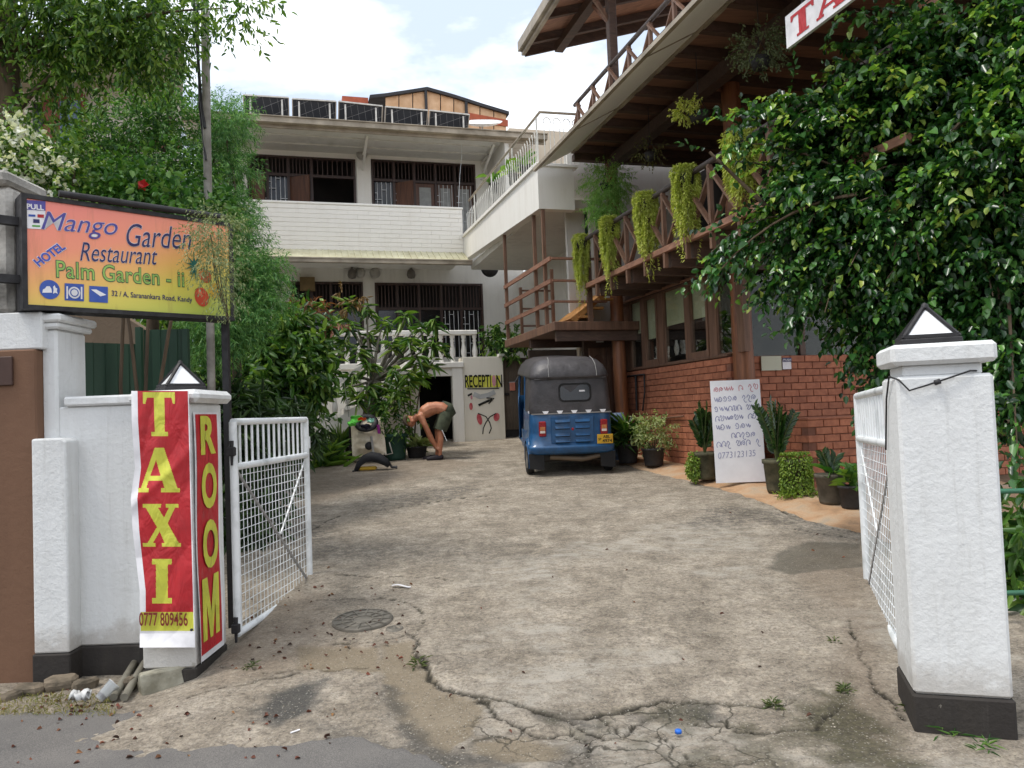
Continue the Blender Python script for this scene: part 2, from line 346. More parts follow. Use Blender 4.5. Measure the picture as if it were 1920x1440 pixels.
dirt = np.maximum(1-sstep(-.15, .15, sdp(wx, wy, px2([(1500, 1010), (1620, 1020), (1700, 1440), (1640, 1440), (1560, 1330), (1590, 1160), (1480, 1080)]))),
                  .9*(1-sstep(-.2, .15, sdp(wx, wy, px2([(575, 870), (700, 868), (820, 858), (900, 870), (760, 905), (650, 925), (575, 960)])))))
dirt = np.maximum(dirt, .8*(1-sstep(-.1, .12, sdp(wx, wy, px2([(430, 1220), (560, 1110), (620, 1120), (600, 1200), (700, 1210), (560, 1260), (380, 1290)])))))
moss = np.maximum(.9*(1-sstep(-.06, .1, sdp(jx, jy, px2([(1500, 1320), (1590, 1290), (1640, 1360), (1720, 1440), (1560, 1440), (1530, 1360)]))+(fbm(GX*9, GY*9, 60)-.5)*.25)), .6*inf*sstep(.52, .66, fbm(GX*4, GY*4, 61)))
moss = np.maximum(moss, .75*crk*sstep(.45, .6, fbm(GX*2, GY*2, 71)))
worn = sstep(.5, .66, fbm(GX*1.3, GY*2.0, 81, 6))*sstep(9.5, 6.5, GY)*sstep(-.9, .2, GX)
worn = np.maximum(worn, .9*(1-sstep(-.15, .2, sdp(wx, wy, px2([(1230, 985), (1320, 975), (1420, 995), (1415, 1030), (1300, 1040), (1240, 1015)])))))
tarry = sstep(.5, .7, fbm(GX*.9+4, GY*.9, 90))*sstep(6.0, 7.8, GY)*sstep(11.8, 10, GY)
GZ = gz(GX, GY)-.014*crk-.010*sand-.006*dark-.012*wet-.006*moss+(fbm(GX*1.6, GY*1.6, 21)-.48)*.022+(fbm(GX*9, GY*9, 25)-.48)*.009
GZ += inf*.012*(vnoise(np.floor(GX*4.6), np.floor(GY*4.6), 2)-.5)
WET_Z = float(gz(*pg(1540, 1045)[:2]))
t = NT('driveway_concrete'); p = t.pos()
def attr(n, ch):
    a = t.n('ShaderNodeAttribute', attribute_name=n); s_ = t.n('ShaderNodeSeparateColor'); t.l(a.outputs['Color'], s_.inputs[0]); return s_.outputs[ch]
def soft(f, amt=1.): return t.math('MULTIPLY', f, amt)
base = t.ramp(t.noise(p, 3.2, 9, .68, .3), [(.36, L(144, 134, 120)), (.5, L(166, 155, 140)), (.64, L(186, 175, 160))])
fine = t.noise(p, 42, 7, .8); grit = t.noise(p, 260, 3, .7)
streak = t.noise(t.pos((2.0, 3.6, 1), R(12)), 2.6, 10, .74, .5)
base = t.mix(.5, base, t.mix(1., base, t.ramp(streak, [(.38, (.74, .73, .71)), (.5, (1, 1, 1)), (.64, (1.25, 1.24, 1.21))]), 'MULTIPLY'))
base = t.mix(.85, base, t.mix(1., base, t.ramp(fine, [(.40, (.55, .54, .53)), (.5, (1, 1, 1)), (.62, (1.28, 1.27, 1.24))]), 'MULTIPLY'))
mid_ = t.noise(p, 13, 9, .82, .3); base = t.mix(.62, base, t.mix(1., base, t.ramp(mid_, [(.40, (.58, .57, .56)), (.5, (1, 1, 1)), (.60, (1.24, 1.23, 1.2))]), 'MULTIPLY'))
k = t.mix(t.math('MULTIPLY', attr('mc', 0), t.ramp(streak, [(.42, (.05,)*3), (.62, (.85,)*3)])), base, L(190, 183, 171))
k = t.mix(t.math('MULTIPLY', attr('mc', 1), t.ramp(mid_, [(.44, (.75,)*3), (.56, (.1,)*3)])), k, L(92, 88, 82))
k = t.mix(soft(attr('mb', 1), .5), k, t.ramp(t.noise(p, 5, 7, .7), [(.3, L(116, 100, 84)), (.7, L(156, 138, 118))]))
k = t.mix(soft(attr('ma', 1), .8), k, t.ramp(grit, [(.35, L(126, 112, 92)), (.65, L(164, 150, 126))]))
k = t.mix(soft(attr('ma', 2), .85), k, t.ramp(t.noise(p, 120, 4, .7), [(.35, L(52, 54, 54)), (.6, L(84, 84, 82)), (.75, L(120, 118, 112))]))
k = t.mix(soft(attr('mb', 2), .85), k, t.ramp(t.noise(p, 40, 4, .7), [(.35, L(52, 50, 38)), (.6, L(86, 84, 58)), (.7, L(112, 106, 84))]))
k = t.mix(soft(attr('mb', 0), .6), k, L(74, 72, 60))
wv_ = t.n('ShaderNodeVectorMath', operation='MULTIPLY_ADD'); nv_ = t.n('ShaderNodeTexNoise'); nv_.inputs['Scale'].default_value = 5.; nv_.inputs['Detail'].default_value = 5; t.l(p, nv_.inputs[0]); t.l(nv_.outputs['Color'], wv_.inputs[0]); wv_.inputs[1].default_value = (.22, .22, 0); t.l(p, wv_.inputs[2])
ve_ = t.n('ShaderNodeTexVoronoi', feature='DISTANCE_TO_EDGE'); ve_.inputs['Scale'].default_value = 4.3; t.l(wv_.outputs[0], ve_.inputs['Vector']); ve2_ = t.n('ShaderNodeTexVoronoi', feature='DISTANCE_TO_EDGE'); ve2_.inputs['Scale'].default_value = 11.; t.l(wv_.outputs[0], ve2_.inputs['Vector'])
nl_ = t.math('MAXIMUM', t.ramp(ve_.outputs['Distance'], [(.008, (1, 1, 1)), (.03, (0, 0, 0))]), t.math('MULTIPLY', t.ramp(ve2_.outputs['Distance'], [(.01, (.8, .8, .8)), (.035, (0, 0, 0))]), t.ramp(t.noise(p, 3.1, 3), [(.5, (0, 0, 0)), (.58, (1, 1, 1))])))
k = t.mix(t.math('MULTIPLY', t.math('MULTIPLY', nl_, attr('mc', 2)), .8), k, L(62, 58, 48))
k = t.mix(soft(attr('ma', 0), .95), k, L(50, 46, 38))
vo = t.n('ShaderNodeTexVoronoi', feature='F1'); vo.inputs['Scale'].default_value = 95; t.l(p, vo.inputs['Vector'])
sc_ = t.n('ShaderNodeSeparateColor'); t.l(vo.outputs['Color'], sc_.inputs[0]); agg = t.math('MULTIPLY', t.ramp(vo.outputs['Distance'], [(.25, (1, 1, 1)), (.5, (0, 0, 0))]), t.ramp(sc_.outputs[0], [(.55, (0, 0, 0)), (.75, (1, 1, 1))]))
k = t.mix(soft(agg, .55), k, t.ramp(sc_.outputs[1], [(.2, L(74, 70, 66)), (.5, L(150, 142, 130)), (.8, L(206, 200, 188))]))
t.col(k); rg = t.math('MULTIPLY_ADD', attr('mb', 0), -.45); rg.node.inputs[2].default_value = .88; t.set(Roughness=rg, Specular_IOR_Level=.3)
t.bump(t.math('ADD', t.math('MULTIPLY', grit, .5), t.math('ADD', fine, t.math('MULTIPLY', mid_, 1.4))), .9, .018)
drive = arr_obj('driveway', np.stack([GX, GY, GZ], 1), GF, t.m, smooth=True, kind='structure', base=(0, 3, 0))
for nm, (a, b, c) in dict(ma=(crk, sand, dark), mb=(wet, dirt, moss), mc=(worn, tarry, net)).items():
    at = drive.data.color_attributes.new(nm, 'FLOAT_COLOR', 'POINT'); at.data.foreach_set('color', np.stack([a, b, c, np.ones_like(a)], 1).astype(np.float32).ravel())
# wide ground beyond
xs = np.concatenate([np.linspace(-300, -12, 16), np.linspace(-11, 12, 70), np.linspace(13, 300, 16)]); ys = np.concatenate([np.linspace(-300, -2, 14), np.linspace(-1, 22, 80), np.linspace(23, 400, 20)])
X, Y, Fq = gridmesh(xs, ys); inner = (X > -4.3) & (X < 5.5) & (Y > 2.4) & (Y < 17.5)
SOIL = mat('garden_soil', L(120, 98, 76), L(78, 66, 50), sc=3, rough=.95, bump=.8, bsc=40, bd=.02)
arr_obj('ground', np.stack([X, Y, gz(X, Y)-np.where(inner, .12, .02)], 1), Fq, SOIL, smooth=True, kind='structure', base=(0, 0, 0))
# asphalt road in front
edge = px2([(0, 1338), (150, 1330), (330, 1316), (440, 1318), (560, 1338), (690, 1372), (800, 1420), (850, 1442)])
ex = np.concatenate([[-40, -6], edge[:, 0], [edge[-1, 0]+.25, 1.2, 40]]); ey = np.concatenate([[edge[0, 1]+.2]*2, edge[:, 1], [edge[-1, 1]-.25, 2.5, 2.4]])
xs = np.concatenate([np.linspace(-40, -3.4, 12)[:-1], np.linspace(-3.4, 1.4, 160), np.linspace(1.5, 40, 12)]); top = np.interp(xs, ex, ey)+(fbm(xs*9, xs*0+3, 7)-.47)*.16
rows = np.concatenate([np.linspace(-4, 1.5, 10)[:-1], np.linspace(1.5, 2.4, 10)]); V_ = []; n = len(xs); m = 60
fr = np.concatenate([np.linspace(0, .8, 20)[:-1], np.linspace(.8, 1, m-19)])
for f_ in fr: V_.append(np.stack([xs, -4+(top+4)*f_, np.where(f_ > .997, -.02, .006)+(fbm(xs*8, (-4+(top+4)*f_)*8, 33)-.47)*.006], 1))
V_ = np.vstack(V_); i = (np.arange(len(fr)-1)[:, None]*n+np.arange(n-1)[None]).ravel()
t = NT('road_asphalt'); p = t.pos(); a = t.noise(p, 220, 4, .75); b = t.noise(p, 2.2, 6, .6)
k = t.ramp(a, [(.32, L(70, 69, 68)), (.52, L(106, 103, 100)), (.7, L(138, 134, 128))]); k = t.mix(.6, k, t.mix(1., k, t.ramp(b, [(.3, (.7, .7, .7)), (.7, (1.25, 1.22, 1.18))]), 'MULTIPLY'))
t.col(k); t.set(Roughness=.85); t.bump(a, .6, .008)
arr_obj('road', V_, np.stack([i, i+1, i+n+1, i+n], 1), t.m, smooth=True, kind='structure', base=(0, 0, 0))
# earth-red pavement strip along the restaurant
bl = px2([(1150, 862), (1200, 880), (1300, 906), (1380, 925), (1440, 945), (1510, 975), (1570, 990), (1625, 1003), (1700, 1030)])
P = []
q = np.linspace(0, 1, 90); cum = np.r_[0, np.cumsum(np.hypot(*np.diff(bl, axis=0).T))]; cx = np.interp(q*cum[-1], cum, bl[:, 0]); cy = np.interp(q*cum[-1], cum, bl[:, 1])
jit = (fbm(cx*6, cy*6, 8)-.47)*.22; M_ = 26
for j in range(M_+1):
    s_ = 0 if j == 0 else (j-1)/(M_-1); X = cx+jit*(1-s_)*.7+s_*2.6*U[0]+(.3*s_); Y = cy+jit*(1-s_)*.7+s_*2.6*U[1]
    rise = -.05 if j == 0 else .012+.05*sstep(0, .12, s_)
    P.append(np.stack([X, Y, gz(X, Y)+rise+(fbm(X*5, Y*5, 12)-.47)*.02], 1))
V_ = np.vstack(P); n = 90; i = (np.arange(M_)[:, None]*n+np.arange(n-1)[None]).ravel()
PAVE = NT('red_earth_paving'); t = PAVE; p = t.pos()
k = t.ramp(t.noise(p, 2.6, 8, .65, .4), [(.3, L(130, 108, 86)), (.48, L(176, 140, 106)), (.60, L(180, 154, 126)), (.75, L(156, 146, 130))])
k = t.mix(.5, k, t.mix(1., k, t.ramp(t.noise(p, 60, 5, .7), [(.3, (.7, .68, .66)), (.6, (1.1, 1.1, 1.1))]), 'MULTIPLY')); t.col(k); t.set(Roughness=.9); t.bump(t.noise(p, 40, 5, .65), .6, .01)
arr_obj('pavement', V_, np.stack([i, i+n, i+n+1, i+1], 1)[:, ::-1], t.m, smooth=True, kind='structure')
# ------------------------------------------------------------------ text and print helpers
def pY(x, y, Y): return pln(x, y, np.array([0, 1., 0]), Y)
def text_mesh(body, bold=0., shear=0., space=1.):
    cv = bpy.data.curves.new('t', 'FONT'); cv.body = body; cv.offset = bold; cv.shear = shear; cv.space_character = space; cv.resolution_u = 4
    o = bpy.data.objects.new('t', cv); me = bpy.data.meshes.new_from_object(o); vs = np.zeros(len(me.vertices)*3); me.vertices.foreach_get('co', vs)
    fs = [list(p.vertices) for p in me.polygons]; bpy.data.objects.remove(o); bpy.data.curves.remove(cv); bpy.data.meshes.remove(me); return vs.reshape(-1, 3)[:, :2], fs
def put_text(body, p0, p1, up, h, m, parent, bold=0., shear=0., lift=.003, grow=0., name='lettering', space=1.):
    """text whose box spans p0 -> p1 along its foot and h metres upwards"""
    vs, fs = text_mesh(body, bold, shear, space); b0, _ = text_mesh(body, 0 if grow == 0 else bold-grow, shear, space) if grow else (vs, 0)
    lo, hi = b0.min(0), b0.max(0); p0, p1 = np.array(p0), np.array(p1); ex = (p1-p0)/(hi[0]-lo[0]); up = np.array(up); up = up/np.linalg.norm(up)*h/(hi[1]-lo[1])
    nn = np.cross(ex, up); nn /= np.linalg.norm(nn)
    mb = MB(); mb.add([p0+ex*(a-lo[0])+up*(b-lo[1])+nn*lift for a, b in vs], fs); return mb.build(name, m, parent)
def flat(pts, m, parent, name, nn, lift=.003):
    P = np.array(pts)+np.array(nn)*lift; mb = MB(); nrm = np.cross(P[1]-P[0], P[2]-P[0]); mb.add(P, [range(len(P)) if nrm@np.array(nn) > 0 else range(len(P)-1, -1, -1)]); return mb.build(name, m, parent)
PR = lambda n, c, rough=.45: glossy('print_'+n, c, rough, var=.10)
RED, YEL, PWHITE, MAROON = PR('red', L(182, 32, 40)), PR('yellow', L(204, 204, 72)), PR('white', L(232, 230, 232)), PR('maroon', L(120, 36, 30))
NAVY, VIOLET, BLUE, GREENP, DKGREEN = PR('navy', L(40, 38, 92)), PR('violet', L(78, 72, 150)), PR('blue', L(52, 84, 168)), PR('green', L(84, 160, 60)), PR('dark_green', L(30, 92, 70))
for m_ in (RED, YEL):
    t_ = m_.node_tree; g_ = t_.nodes.new('ShaderNodeNewGeometry'); mp_ = t_.nodes.new('ShaderNodeMapping'); mp_.inputs['Scale'].default_value = (5, 5, 2); mp_.inputs['Rotation'].default_value = (0, .5, 0); nz_ = t_.nodes.new('ShaderNodeTexNoise'); nz_.inputs['Scale'].default_value = 2.2; nz_.inputs['Detail'].default_value = 3; nz_.inputs['Distortion'].default_value = 1.; bm_ = t_.nodes.new('ShaderNodeBump'); bm_.inputs['Distance'].default_value = .05; bm_.inputs['Strength'].default_value = .5
    t_.links.new(g_.outputs['Position'], mp_.inputs[0]); t_.links.new(mp_.outputs[0], nz_.inputs[0]); t_.links.new(nz_.outputs[0], bm_.inputs['Height']); t_.links.new(bm_.outputs[0], t_.nodes['Principled BSDF'].inputs['Normal'])
# ------------------------------------------------------------------ left boundary wall
lw = thing('boundary_wall', 'white rendered boundary wall with black plinth and gate pier left of the driveway', 'wall', (-2.3, 4.7, 0))
X0 = lambda x, Y, y=980: float(pY(x, y, Y)[0])
Zy = lambda x, y, Y: float(pY(x, y, Y)[2])
PX0, PX1 = X0(262, 4.5), X0(361, 4.5); XL, XC = X0(62, 4.75), X0(108, 4.75)
zc = Zy(240, 740, 4.75)
MB().bbox((XC-.02, 4.75, .18), (PX0+.03, 4.93, zc-.06), .01).build('wall', W_WHITE, lw)
MB().bbox((XC+.06, 4.72, zc-.06), (PX0+.03, 4.96, zc), .012).build('coping', W_WHITE, lw)
zt = Zy(110, 596, 4.75); MB().bbox((X0(77, 4.73, 700), 4.73, .18), (X0(107, 4.73, 700), 5.06, zt-.07), .015).build('column', W_WHITE, lw)
mb = MB(); c0, c1 = X0(77, 4.73, 700), X0(107, 4.73, 700); mb.bbox((c0-.03, 4.70, zt-.07), (c1+.03, 5.09, zt-.03), .012); mb.bbox((c0-.05, 4.68, zt-.03), (c1+.05, 5.11, zt+.02), .012); mb.build('column_cap', W_WHITE, lw)
zb = Zy(90, 822, 4.62); b0, b1 = X0(60, 4.62), X0(126, 4.62); mb = MB()
mb.prism([(b0, 4.62, .18), (b1, 4.62, .18), (b1, 4.62, zb-.02), (b1-.03, 4.62, zb), (b0, 4.62, zb)], (0, .14, 0)); mb.build('buttress', W_WHITE, lw, bevel=.012, seg=2)
mb = MB(); mb.bbox((b0-.008, 4.612, -.1), (b1+.008, 4.76, .178), .008); mb.bbox((b1-.1, 4.742, -.1), (PX0+.02, 4.94, .178), .008); mb.build('plinth', BLACKP, lw)
zp = Zy(361, 757, 4.5); MB().bbox((PX0, 4.5, .1), (PX1, 4.98, zp+.005), .012).build('pier', W_WHITE, lw)
MB().bbox((PX0-.004, 4.496, -.05), (PX1+.004, 4.985, .099), .008).build('pier_plinth', BLACKP, lw)
MB().bbox((PX0-.05, 4.468, zp+.006), (PX1+.06, 5.03, zp+.085), .028).build('pier_cap', W_WHITE, lw)
# neighbour's brown wall with white top, and the stained post that carries the sign
BROWNW = plaster('brown_wall_paint', L(112, 84, 66), L(70, 52, 42), amount=.6, bump=.3, bsc=20)
nw = thing('neighbour_wall', 'brown painted neighbour wall with white band above, at the left edge', 'wall', (-3.6, 4.7, 0))
n1 = X0(70, 4.66, 900); zz = Zy(40, 655, 4.66)
MB().bbox((-6.5, 4.66, -.1), (n1-.0, 4.95, zz), .01).build('lower_wall', BROWNW, nw)
MB().bbox((-6.5, 4.66+.01, zz+.001), (X0(76, 4.66, 620), 4.95, Zy(40, 585, 4.66)), .008).build('upper_band', W_WHITE, nw)
MB().bbox((-6.5, 4.64, Zy(30, 722, 4.64)-.0), (X0(22, 4.64, 690), 4.659, Zy(20, 668, 4.64)), .004).build('wall_panel', mat('dark_brown_panel', L(74, 52, 44), rough=.6), nw)
STAIN = plaster('black_stained_plaster', L(198, 194, 186), L(34, 32, 28), amount=1.6, bump=.8, streak=False)
mb = MB(); mb.bbox((X0(-60, 4.7, 460), 4.67, Zy(0, 590, 4.7)), (X0(26, 4.7, 460), 5.0, Zy(0, 350, 4.7)), .03); mb.build('stained_post', STAIN, nw, bevel=0)
MB().bbox((X0(-80, 4.7, 350), 4.62, Zy(0, 350, 4.7)), (X0(27, 4.7, 350), 5.05, Zy(0, 325, 4.7)), .02).build('post_cap', STAIN, nw)
# ------------------------------------------------------------------ hotel signboard
BL, BR = pY(52, 566, 4.6), pY(432, 598, 5.45); TLp = pY(42, 372, 4.6); sx = BR-BL; sx[2] = 0; sw = np.linalg.norm(sx); sx /= sw; sn = np.array([sx[1], -sx[0], 0]); 
sz0 = (BL[2]+BR[2])/2; sh = (TLp[2]+pY(423, 425, 5.45)[2])/2-sz0; SO = np.array([BL[0], BL[1], sz0])
def sp(x, y): return pln(x, y, sn, SO@sn)
def sl_(s_, t_, d=0): return SO+sx*s_+Z*t_+sn*d
sg = thing('hotel_signboard', 'orange to green lightbox sign reading Mango Garden Restaurant, Palm Garden - ii', 'sign', sl_(sw/2, 0))
FR = .028; mb = MB()
def sbox(mb, s0, s1, t0, t1, d0, d1):
    mb.add([sl_(s_, t_, d) for d in (d0, d1) for t_ in (t0, t1) for s_ in (s0, s1)], [(0, 1, 3, 2)[::-1], (4, 6, 7, 5)[::-1], (0, 4, 5, 1)[::-1], (2, 3, 7, 6)[::-1], (0, 2, 6, 4)[::-1], (1, 5, 7, 3)[::-1]])
sbox(mb, -FR, sw+FR, -FR, sh+FR, -.17, -.012); mb.build('case', BLACKM, sg)
mb = MB()
for a in ((-FR, sw+FR, -FR, 0), (-FR, sw+FR, sh, sh+FR), (-FR, 0, 0, sh), (sw, sw+FR, 0, sh)): sbox(mb, *a, -.012, .012)
mb.build('frame', BLACKM, sg)
t = NT('sign_print'); g = t.n('ShaderNodeTexCoord'); sep = t.n('ShaderNodeSeparateXYZ'); t.l(g.outputs['Generated'], sep.inputs[0])
v_ = t.math('ADD', t.math('MULTIPLY', sep.outputs[2], -.72), t.math('MULTIPLY', sep.outputs[0], .42)); v_ = t.math('ADD', v_, .62)
k = t.ramp(v_, [(.0, L(238, 134, 118)), (.30, L(240, 146, 112)), (.52, L(236, 178, 96)), (.70, L(218, 200, 82)), (.95, L(178, 192, 74))])
dn = t.noise(t.pos((6, 6, .7)), 2, 6, .65); k = t.mix(t.ramp(dn, [(.56, (0, 0, 0)), (.76, (.4, .4, .4))]), k, L(140, 96, 50)); t.col(k); t.set(Roughness=.35)
flat([sl_(0, 0), sl_(sw, 0), sl_(sw, sh), sl_(0, sh)], t.m, sg, 'face', sn, 0)
def sign_text(body, a, b, hpx, m, bold=0, shear=0, lift=.004, grow=0, space=1., up=None):
    p0, p1 = sp(*a), sp(*b); mx_ = ((a[0]+b[0])/2, (a[1]+b[1])/2); h = np.linalg.norm(sp(mx_[0], mx_[1]-hpx)-sp(*mx_))
    d = (p1-p0)/np.linalg.norm(p1-p0); return put_text(body, p0, p1, up if up is not None else np.cross(sn, d), h, m, sg, bold, shear, lift, grow, space=space)
sign_text('Mango', (78, 441), (222, 452), 44, PWHITE, .012, .35, .003, .010); sign_text('Mango', (78, 441), (222, 452), 44, VIOLET, -.002, .35, .005)
sign_text('Garden', (238, 462), (360, 468), 42, PWHITE, .012, .35, .003, .010); sign_text('Garden', (238, 462), (360, 468), 42, NAVY, -.002, .35, .005)
sign_text('Restaurant', (150, 489), (296, 497), 34, PWHITE, .012, .35, .003, .010); sign_text('Restaurant', (150, 489), (296, 497), 34, NAVY, -.002, .35, .005)
sign_text('Palm Garden - ii', (106, 520), (345, 538), 30, DKGREEN, .03, 0, .003, .03, 1.05); sign_text('Palm Garden - ii', (106, 520), (345, 538), 30, PR('light_green', L(150, 190, 90)), .0, 0, .005, 0, 1.05)
sign_text('32 / A, Saranankara Road, Kandy', (209, 558), (360, 570), 13, NAVY, .012)
sign_text('HOTEL', (74, 501), (124, 466), 16, PWHITE, .05, 0, .003, .045); sign_text('HOTEL', (74, 501), (124, 466), 16, PR('mid_blue', L(70, 86, 178)), .03, 0, .005)
def disc(x, y, rx, ry, m, name, lift, rot=0, n=28):
    c = sp(x, y); kx = np.linalg.norm(sp(x+10, y)-c)/10; ky = np.linalg.norm(sp(x, y+10)-c)/10; ca, sa = math.cos(rot), math.sin(rot)
    return flat([c+sx*(rx*kx*math.cos(a)*ca-ry*ky*math.sin(a)*sa)+Z*(rx*kx*math.cos(a)*sa+ry*ky*math.sin(a)*ca) for a in np.linspace(0, 2*math.pi, n, endpoint=False)], m, sg, name, sn, lift)
def rect(x0, y0, x1, y1, m, name, lift, sk=.06):
    return flat([sp(x0, y1), sp(x1, y1+(x1-x0)*sk), sp(x1, y0+(x1-x0)*sk), sp(x0, y0)], m, sg, name, sn, lift)
rect(44, 376, 85, 428, PWHITE, 'sticker', .003); rect(44, 375, 85, 393, VIOLET, 'sticker_header', .005); sign_text('PULL', (50, 392), (82, 395), 10, PWHITE, .03, 0, .007)
rect(70, 402, 82, 408, RED, 'card_mark', .005); rect(53, 402, 66, 406, BLUE, 'card_mark', .005); rect(62, 411, 74, 418, NAVY, 'card_mark', .005); rect(60, 422, 75, 425, GREENP, 'card_mark', .005)
disc(93, 543, 19, 18, BLUE, 'taxi_pictogram', .004); 
mb_pts = [(79, 549), (80, 543), (84, 541), (87, 537), (93, 537), (96, 542), (97, 549)]
flat([sp(*q) for q in mb_pts[::-1]], PWHITE, sg, 'car_symbol', sn, .006); flat([sp(*q) for q in ((99, 538), (102, 535), (104, 540), (107, 541), (106, 546), (108, 551), (103, 549), (99, 551), (100, 544))], PWHITE, sg, 'waving_symbol', sn, .006)
rect(121, 531, 157, 563, BLUE, 'restaurant_pictogram', .004); disc(139, 549, 11, 11, PWHITE, 'plate_symbol', .006); disc(139, 549, 8, 8, BLUE, 'plate_rim', .0075); disc(139, 549, 6, 6, PWHITE, 'plate_well', .009)
rect(124, 537, 127, 560, PWHITE, 'fork_symbol', .006); rect(151, 538, 154, 561, PWHITE, 'knife_symbol', .006)
rect(167, 536, 202, 566, BLUE, 'room_pictogram', .004); flat([sp(*q) for q in ((170, 543), (180, 543), (199, 553), (188, 556))], PWHITE, sg, 'bed_symbol', sn, .006)
for (x, y, rx, ry, c, r_) in ((384, 517, 11, 14, L(196, 88, 44), .5), (378, 557, 13, 18, L(206, 74, 40), .2), (403, 545, 12, 14, L(222, 176, 48), -.2), (381, 512, 6, 8, L(218, 130, 60), .4), (374, 549, 4, 6, L(230, 120, 80), .3)):
    disc(x, y, rx, ry, PR('fruit%d' % x, c), 'fruit_picture', .004 if rx > 7 else .006, r_)
for a in range(6):
    b = R(60+a*36); c = (364, 497+0); tip = (c[0]+20*math.cos(b), c[1]-22*math.sin(b)) if a < 6 else c
    flat([sp(c[0]-3*math.sin(b), c[1]-3*math.cos(b)), sp(*tip), sp(c[0]+3*math.sin(b), c[1]+3*math.cos(b))], PR('leaf', L(20, 98, 84)), sg, 'leaf_picture', sn, .0065+.0007*a)
for a in (250, 275):
    b = R(a); flat([sp(361, 500), sp(364+22*math.cos(b), 500-28*math.sin(b)), sp(368, 500)], PR('leaf', L(20, 98, 84)), sg, 'leaf_picture', sn, .012)
MB().tube([sl_(.17, sh+FR+.025, .02), sl_(sw-.03, sh+FR+.028, .02)], .022, 12).build('lamp_tube', BLACKM, sg)
pst = sl_(sw+.0, -FR, -.09); MB().bar(pst, (pst[0], pst[1], float(gz(pst[0], pst[1]))-.05), .045).build('post', BLACKM, sg)
for t_ in (.25, .8): MB().bar(sl_(-FR, sh*t_, -.09), sl_(-.3, sh*t_, -.09), .05).build('bracket', BLACKM, sg)
# ------------------------------------------------------------------ banners
GL = dict(T=[[(0, 1), (1, 1), (1, .74), (.93, .74), (.88, .87), (.66, .87), (.66, .1), (.76, .1), (.76, 0), (.24, 0), (.24, .1), (.34, .1), (.34, .87), (.12, .87), (.07, .74), (0, .74)]],
  A=[[(0, 0), (.25, 0), (.25, .1), (.2, .1), (.25, .26), (.58, .26), (.63, .1), (.55, .1), (.55, 0), (1, 0), (1, .1), (.94, .1), (.62, 1), (.4, 1), (.07, .1), (0, .1)], [(.29, .37), (.54, .37), (.43, .72)]],
  X=[[(0, 0), (.33, 0), (.33, .09), (.27, .09), (.45, .36), (.57, .09), (.5, .09), (.5, 0), (1, 0), (1, .09), (.94, .09), (.66, .55), (.86, .91), (.95, .91), (.95, 1), (.62, 1), (.62, .91), (.7, .91), (.57, .68), (.42, .91), (.5, .91), (.5, 1), (.02, 1), (.02, .91), (.1, .91), (.38, .46), (.13, .09), (0, .09)]],
  I=[[(0, 0), (1, 0), (1, .12), (.8, .12), (.8, .88), (1, .88), (1, 1), (0, 1), (0, .88), (.2, .88), (.2, .12), (0, .12)]])
NS, NT_ = 110, 420
lt = [(0, 246), (.12, 247), (.3, 253), (.42, 245), (.55, 249), (.78, 262), (1, 262)]; rt_ = [(0, 354), (1, 366)]
def bpt(s_, t_):
    xl = np.interp(t_, *zip(*lt)); xr = np.interp(t_, *zip(*rt_)); x = xl+(xr-xl)*s_; y = 733+(1214-733)*t_
    wob = .010*np.sin(t_*13+s_*5)+.012*np.sin(t_*6-s_*3)*(1-s_)+.016*np.exp(-((t_-.23-(1-s_)*.22)/.03)**2)*(1-s_*.6)
    fl = np.where(t_ > .945, (t_-.945)*1.2*(1-s_*.8), 0)
    return x, y, 4.452-np.abs(wob)*1.0-fl*.6
ss, tt = np.meshgrid(np.linspace(0, 1, NS+1), np.linspace(0, 1, NT_+1)); bx_, by_, bY = bpt(ss.ravel(), tt.ravel())
BV = np.array([pY(a, b, c) for a, b, c in zip(bx_, by_, bY)])
cs, ct = (ss[:-1, :-1]+.5/NS).ravel(), (tt[:-1, :-1]+.5/NT_).ravel(); cxp, cyp, _ = bpt(cs, ct)
mi = np.zeros(len(cs), int); edge_l = .11; mi[(cs > edge_l)] = 1; mi[(ct > .862) & (ct <= .935) & (cs > .02)] = 2; mi[(ct > .935)] = 0; mi[cs > .985] = 0
def inlet(ch, x0, y0, x1, y1, sk=0):
    u_ = (cxp-x0-(cyp-y0)*sk)/(x1-x0); v_ = 1-(cyp-y0)/(y1-y0); r_ = np.zeros(len(cs), bool)
    for P in GL[ch]: r_ ^= inpoly(u_, v_, np.array(P))
    return r_
for ch, b in (('T', (268, 735, 328, 818, .02)), ('A', (259, 839, 337, 923, .0)), ('X', (266, 945, 338, 1025, .02)), ('I', (285, 1048, 322, 1131, .0))): mi[inlet(ch, *b)] = 2
n = NS+1; i = (np.arange(NT_)[:, None]*n+np.arange(NS)[None]).ravel()
tb = thing('taxi_banner', 'red vinyl banner with yellow letters TAXI and phone number hung on the left pier', 'banner', (PX1-.15, 4.48, .1))
cloth = arr_obj('vinyl_sheet', BV, np.stack([i, i+n, i+n+1, i+1], 1), PWHITE, tb, smooth=True); cloth.data.materials.append(RED); cloth.data.materials.append(YEL); cloth.data.polygons.foreach_set('material_index', mi.astype(np.int32))
put_text('0777 809456', pY(263, 1173, 4.43), pY(354, 1173, 4.43), (0, 0, 1), np.linalg.norm(pY(300, 1147, 4.45)-pY(300, 1173, 4.45)), MAROON, tb, .02, 0, .012)
MB().lathe([(0, .004), (.007, .004), (.008, 0), (.008, -.004)], pY(359, 1181, 4.43), 10, (0, -1, 0)).build('eyelet', BLACKM, tb)
rbX = PX1+.012; rX = np.array([1., 0, 0])
def rp(x, y): return pln(x, y, rX, rbX)
rb = thing('room_banner', 'narrow red banner with yellow letters ROOM on the inner face of the left pier', 'banner', rp(385, 1220))
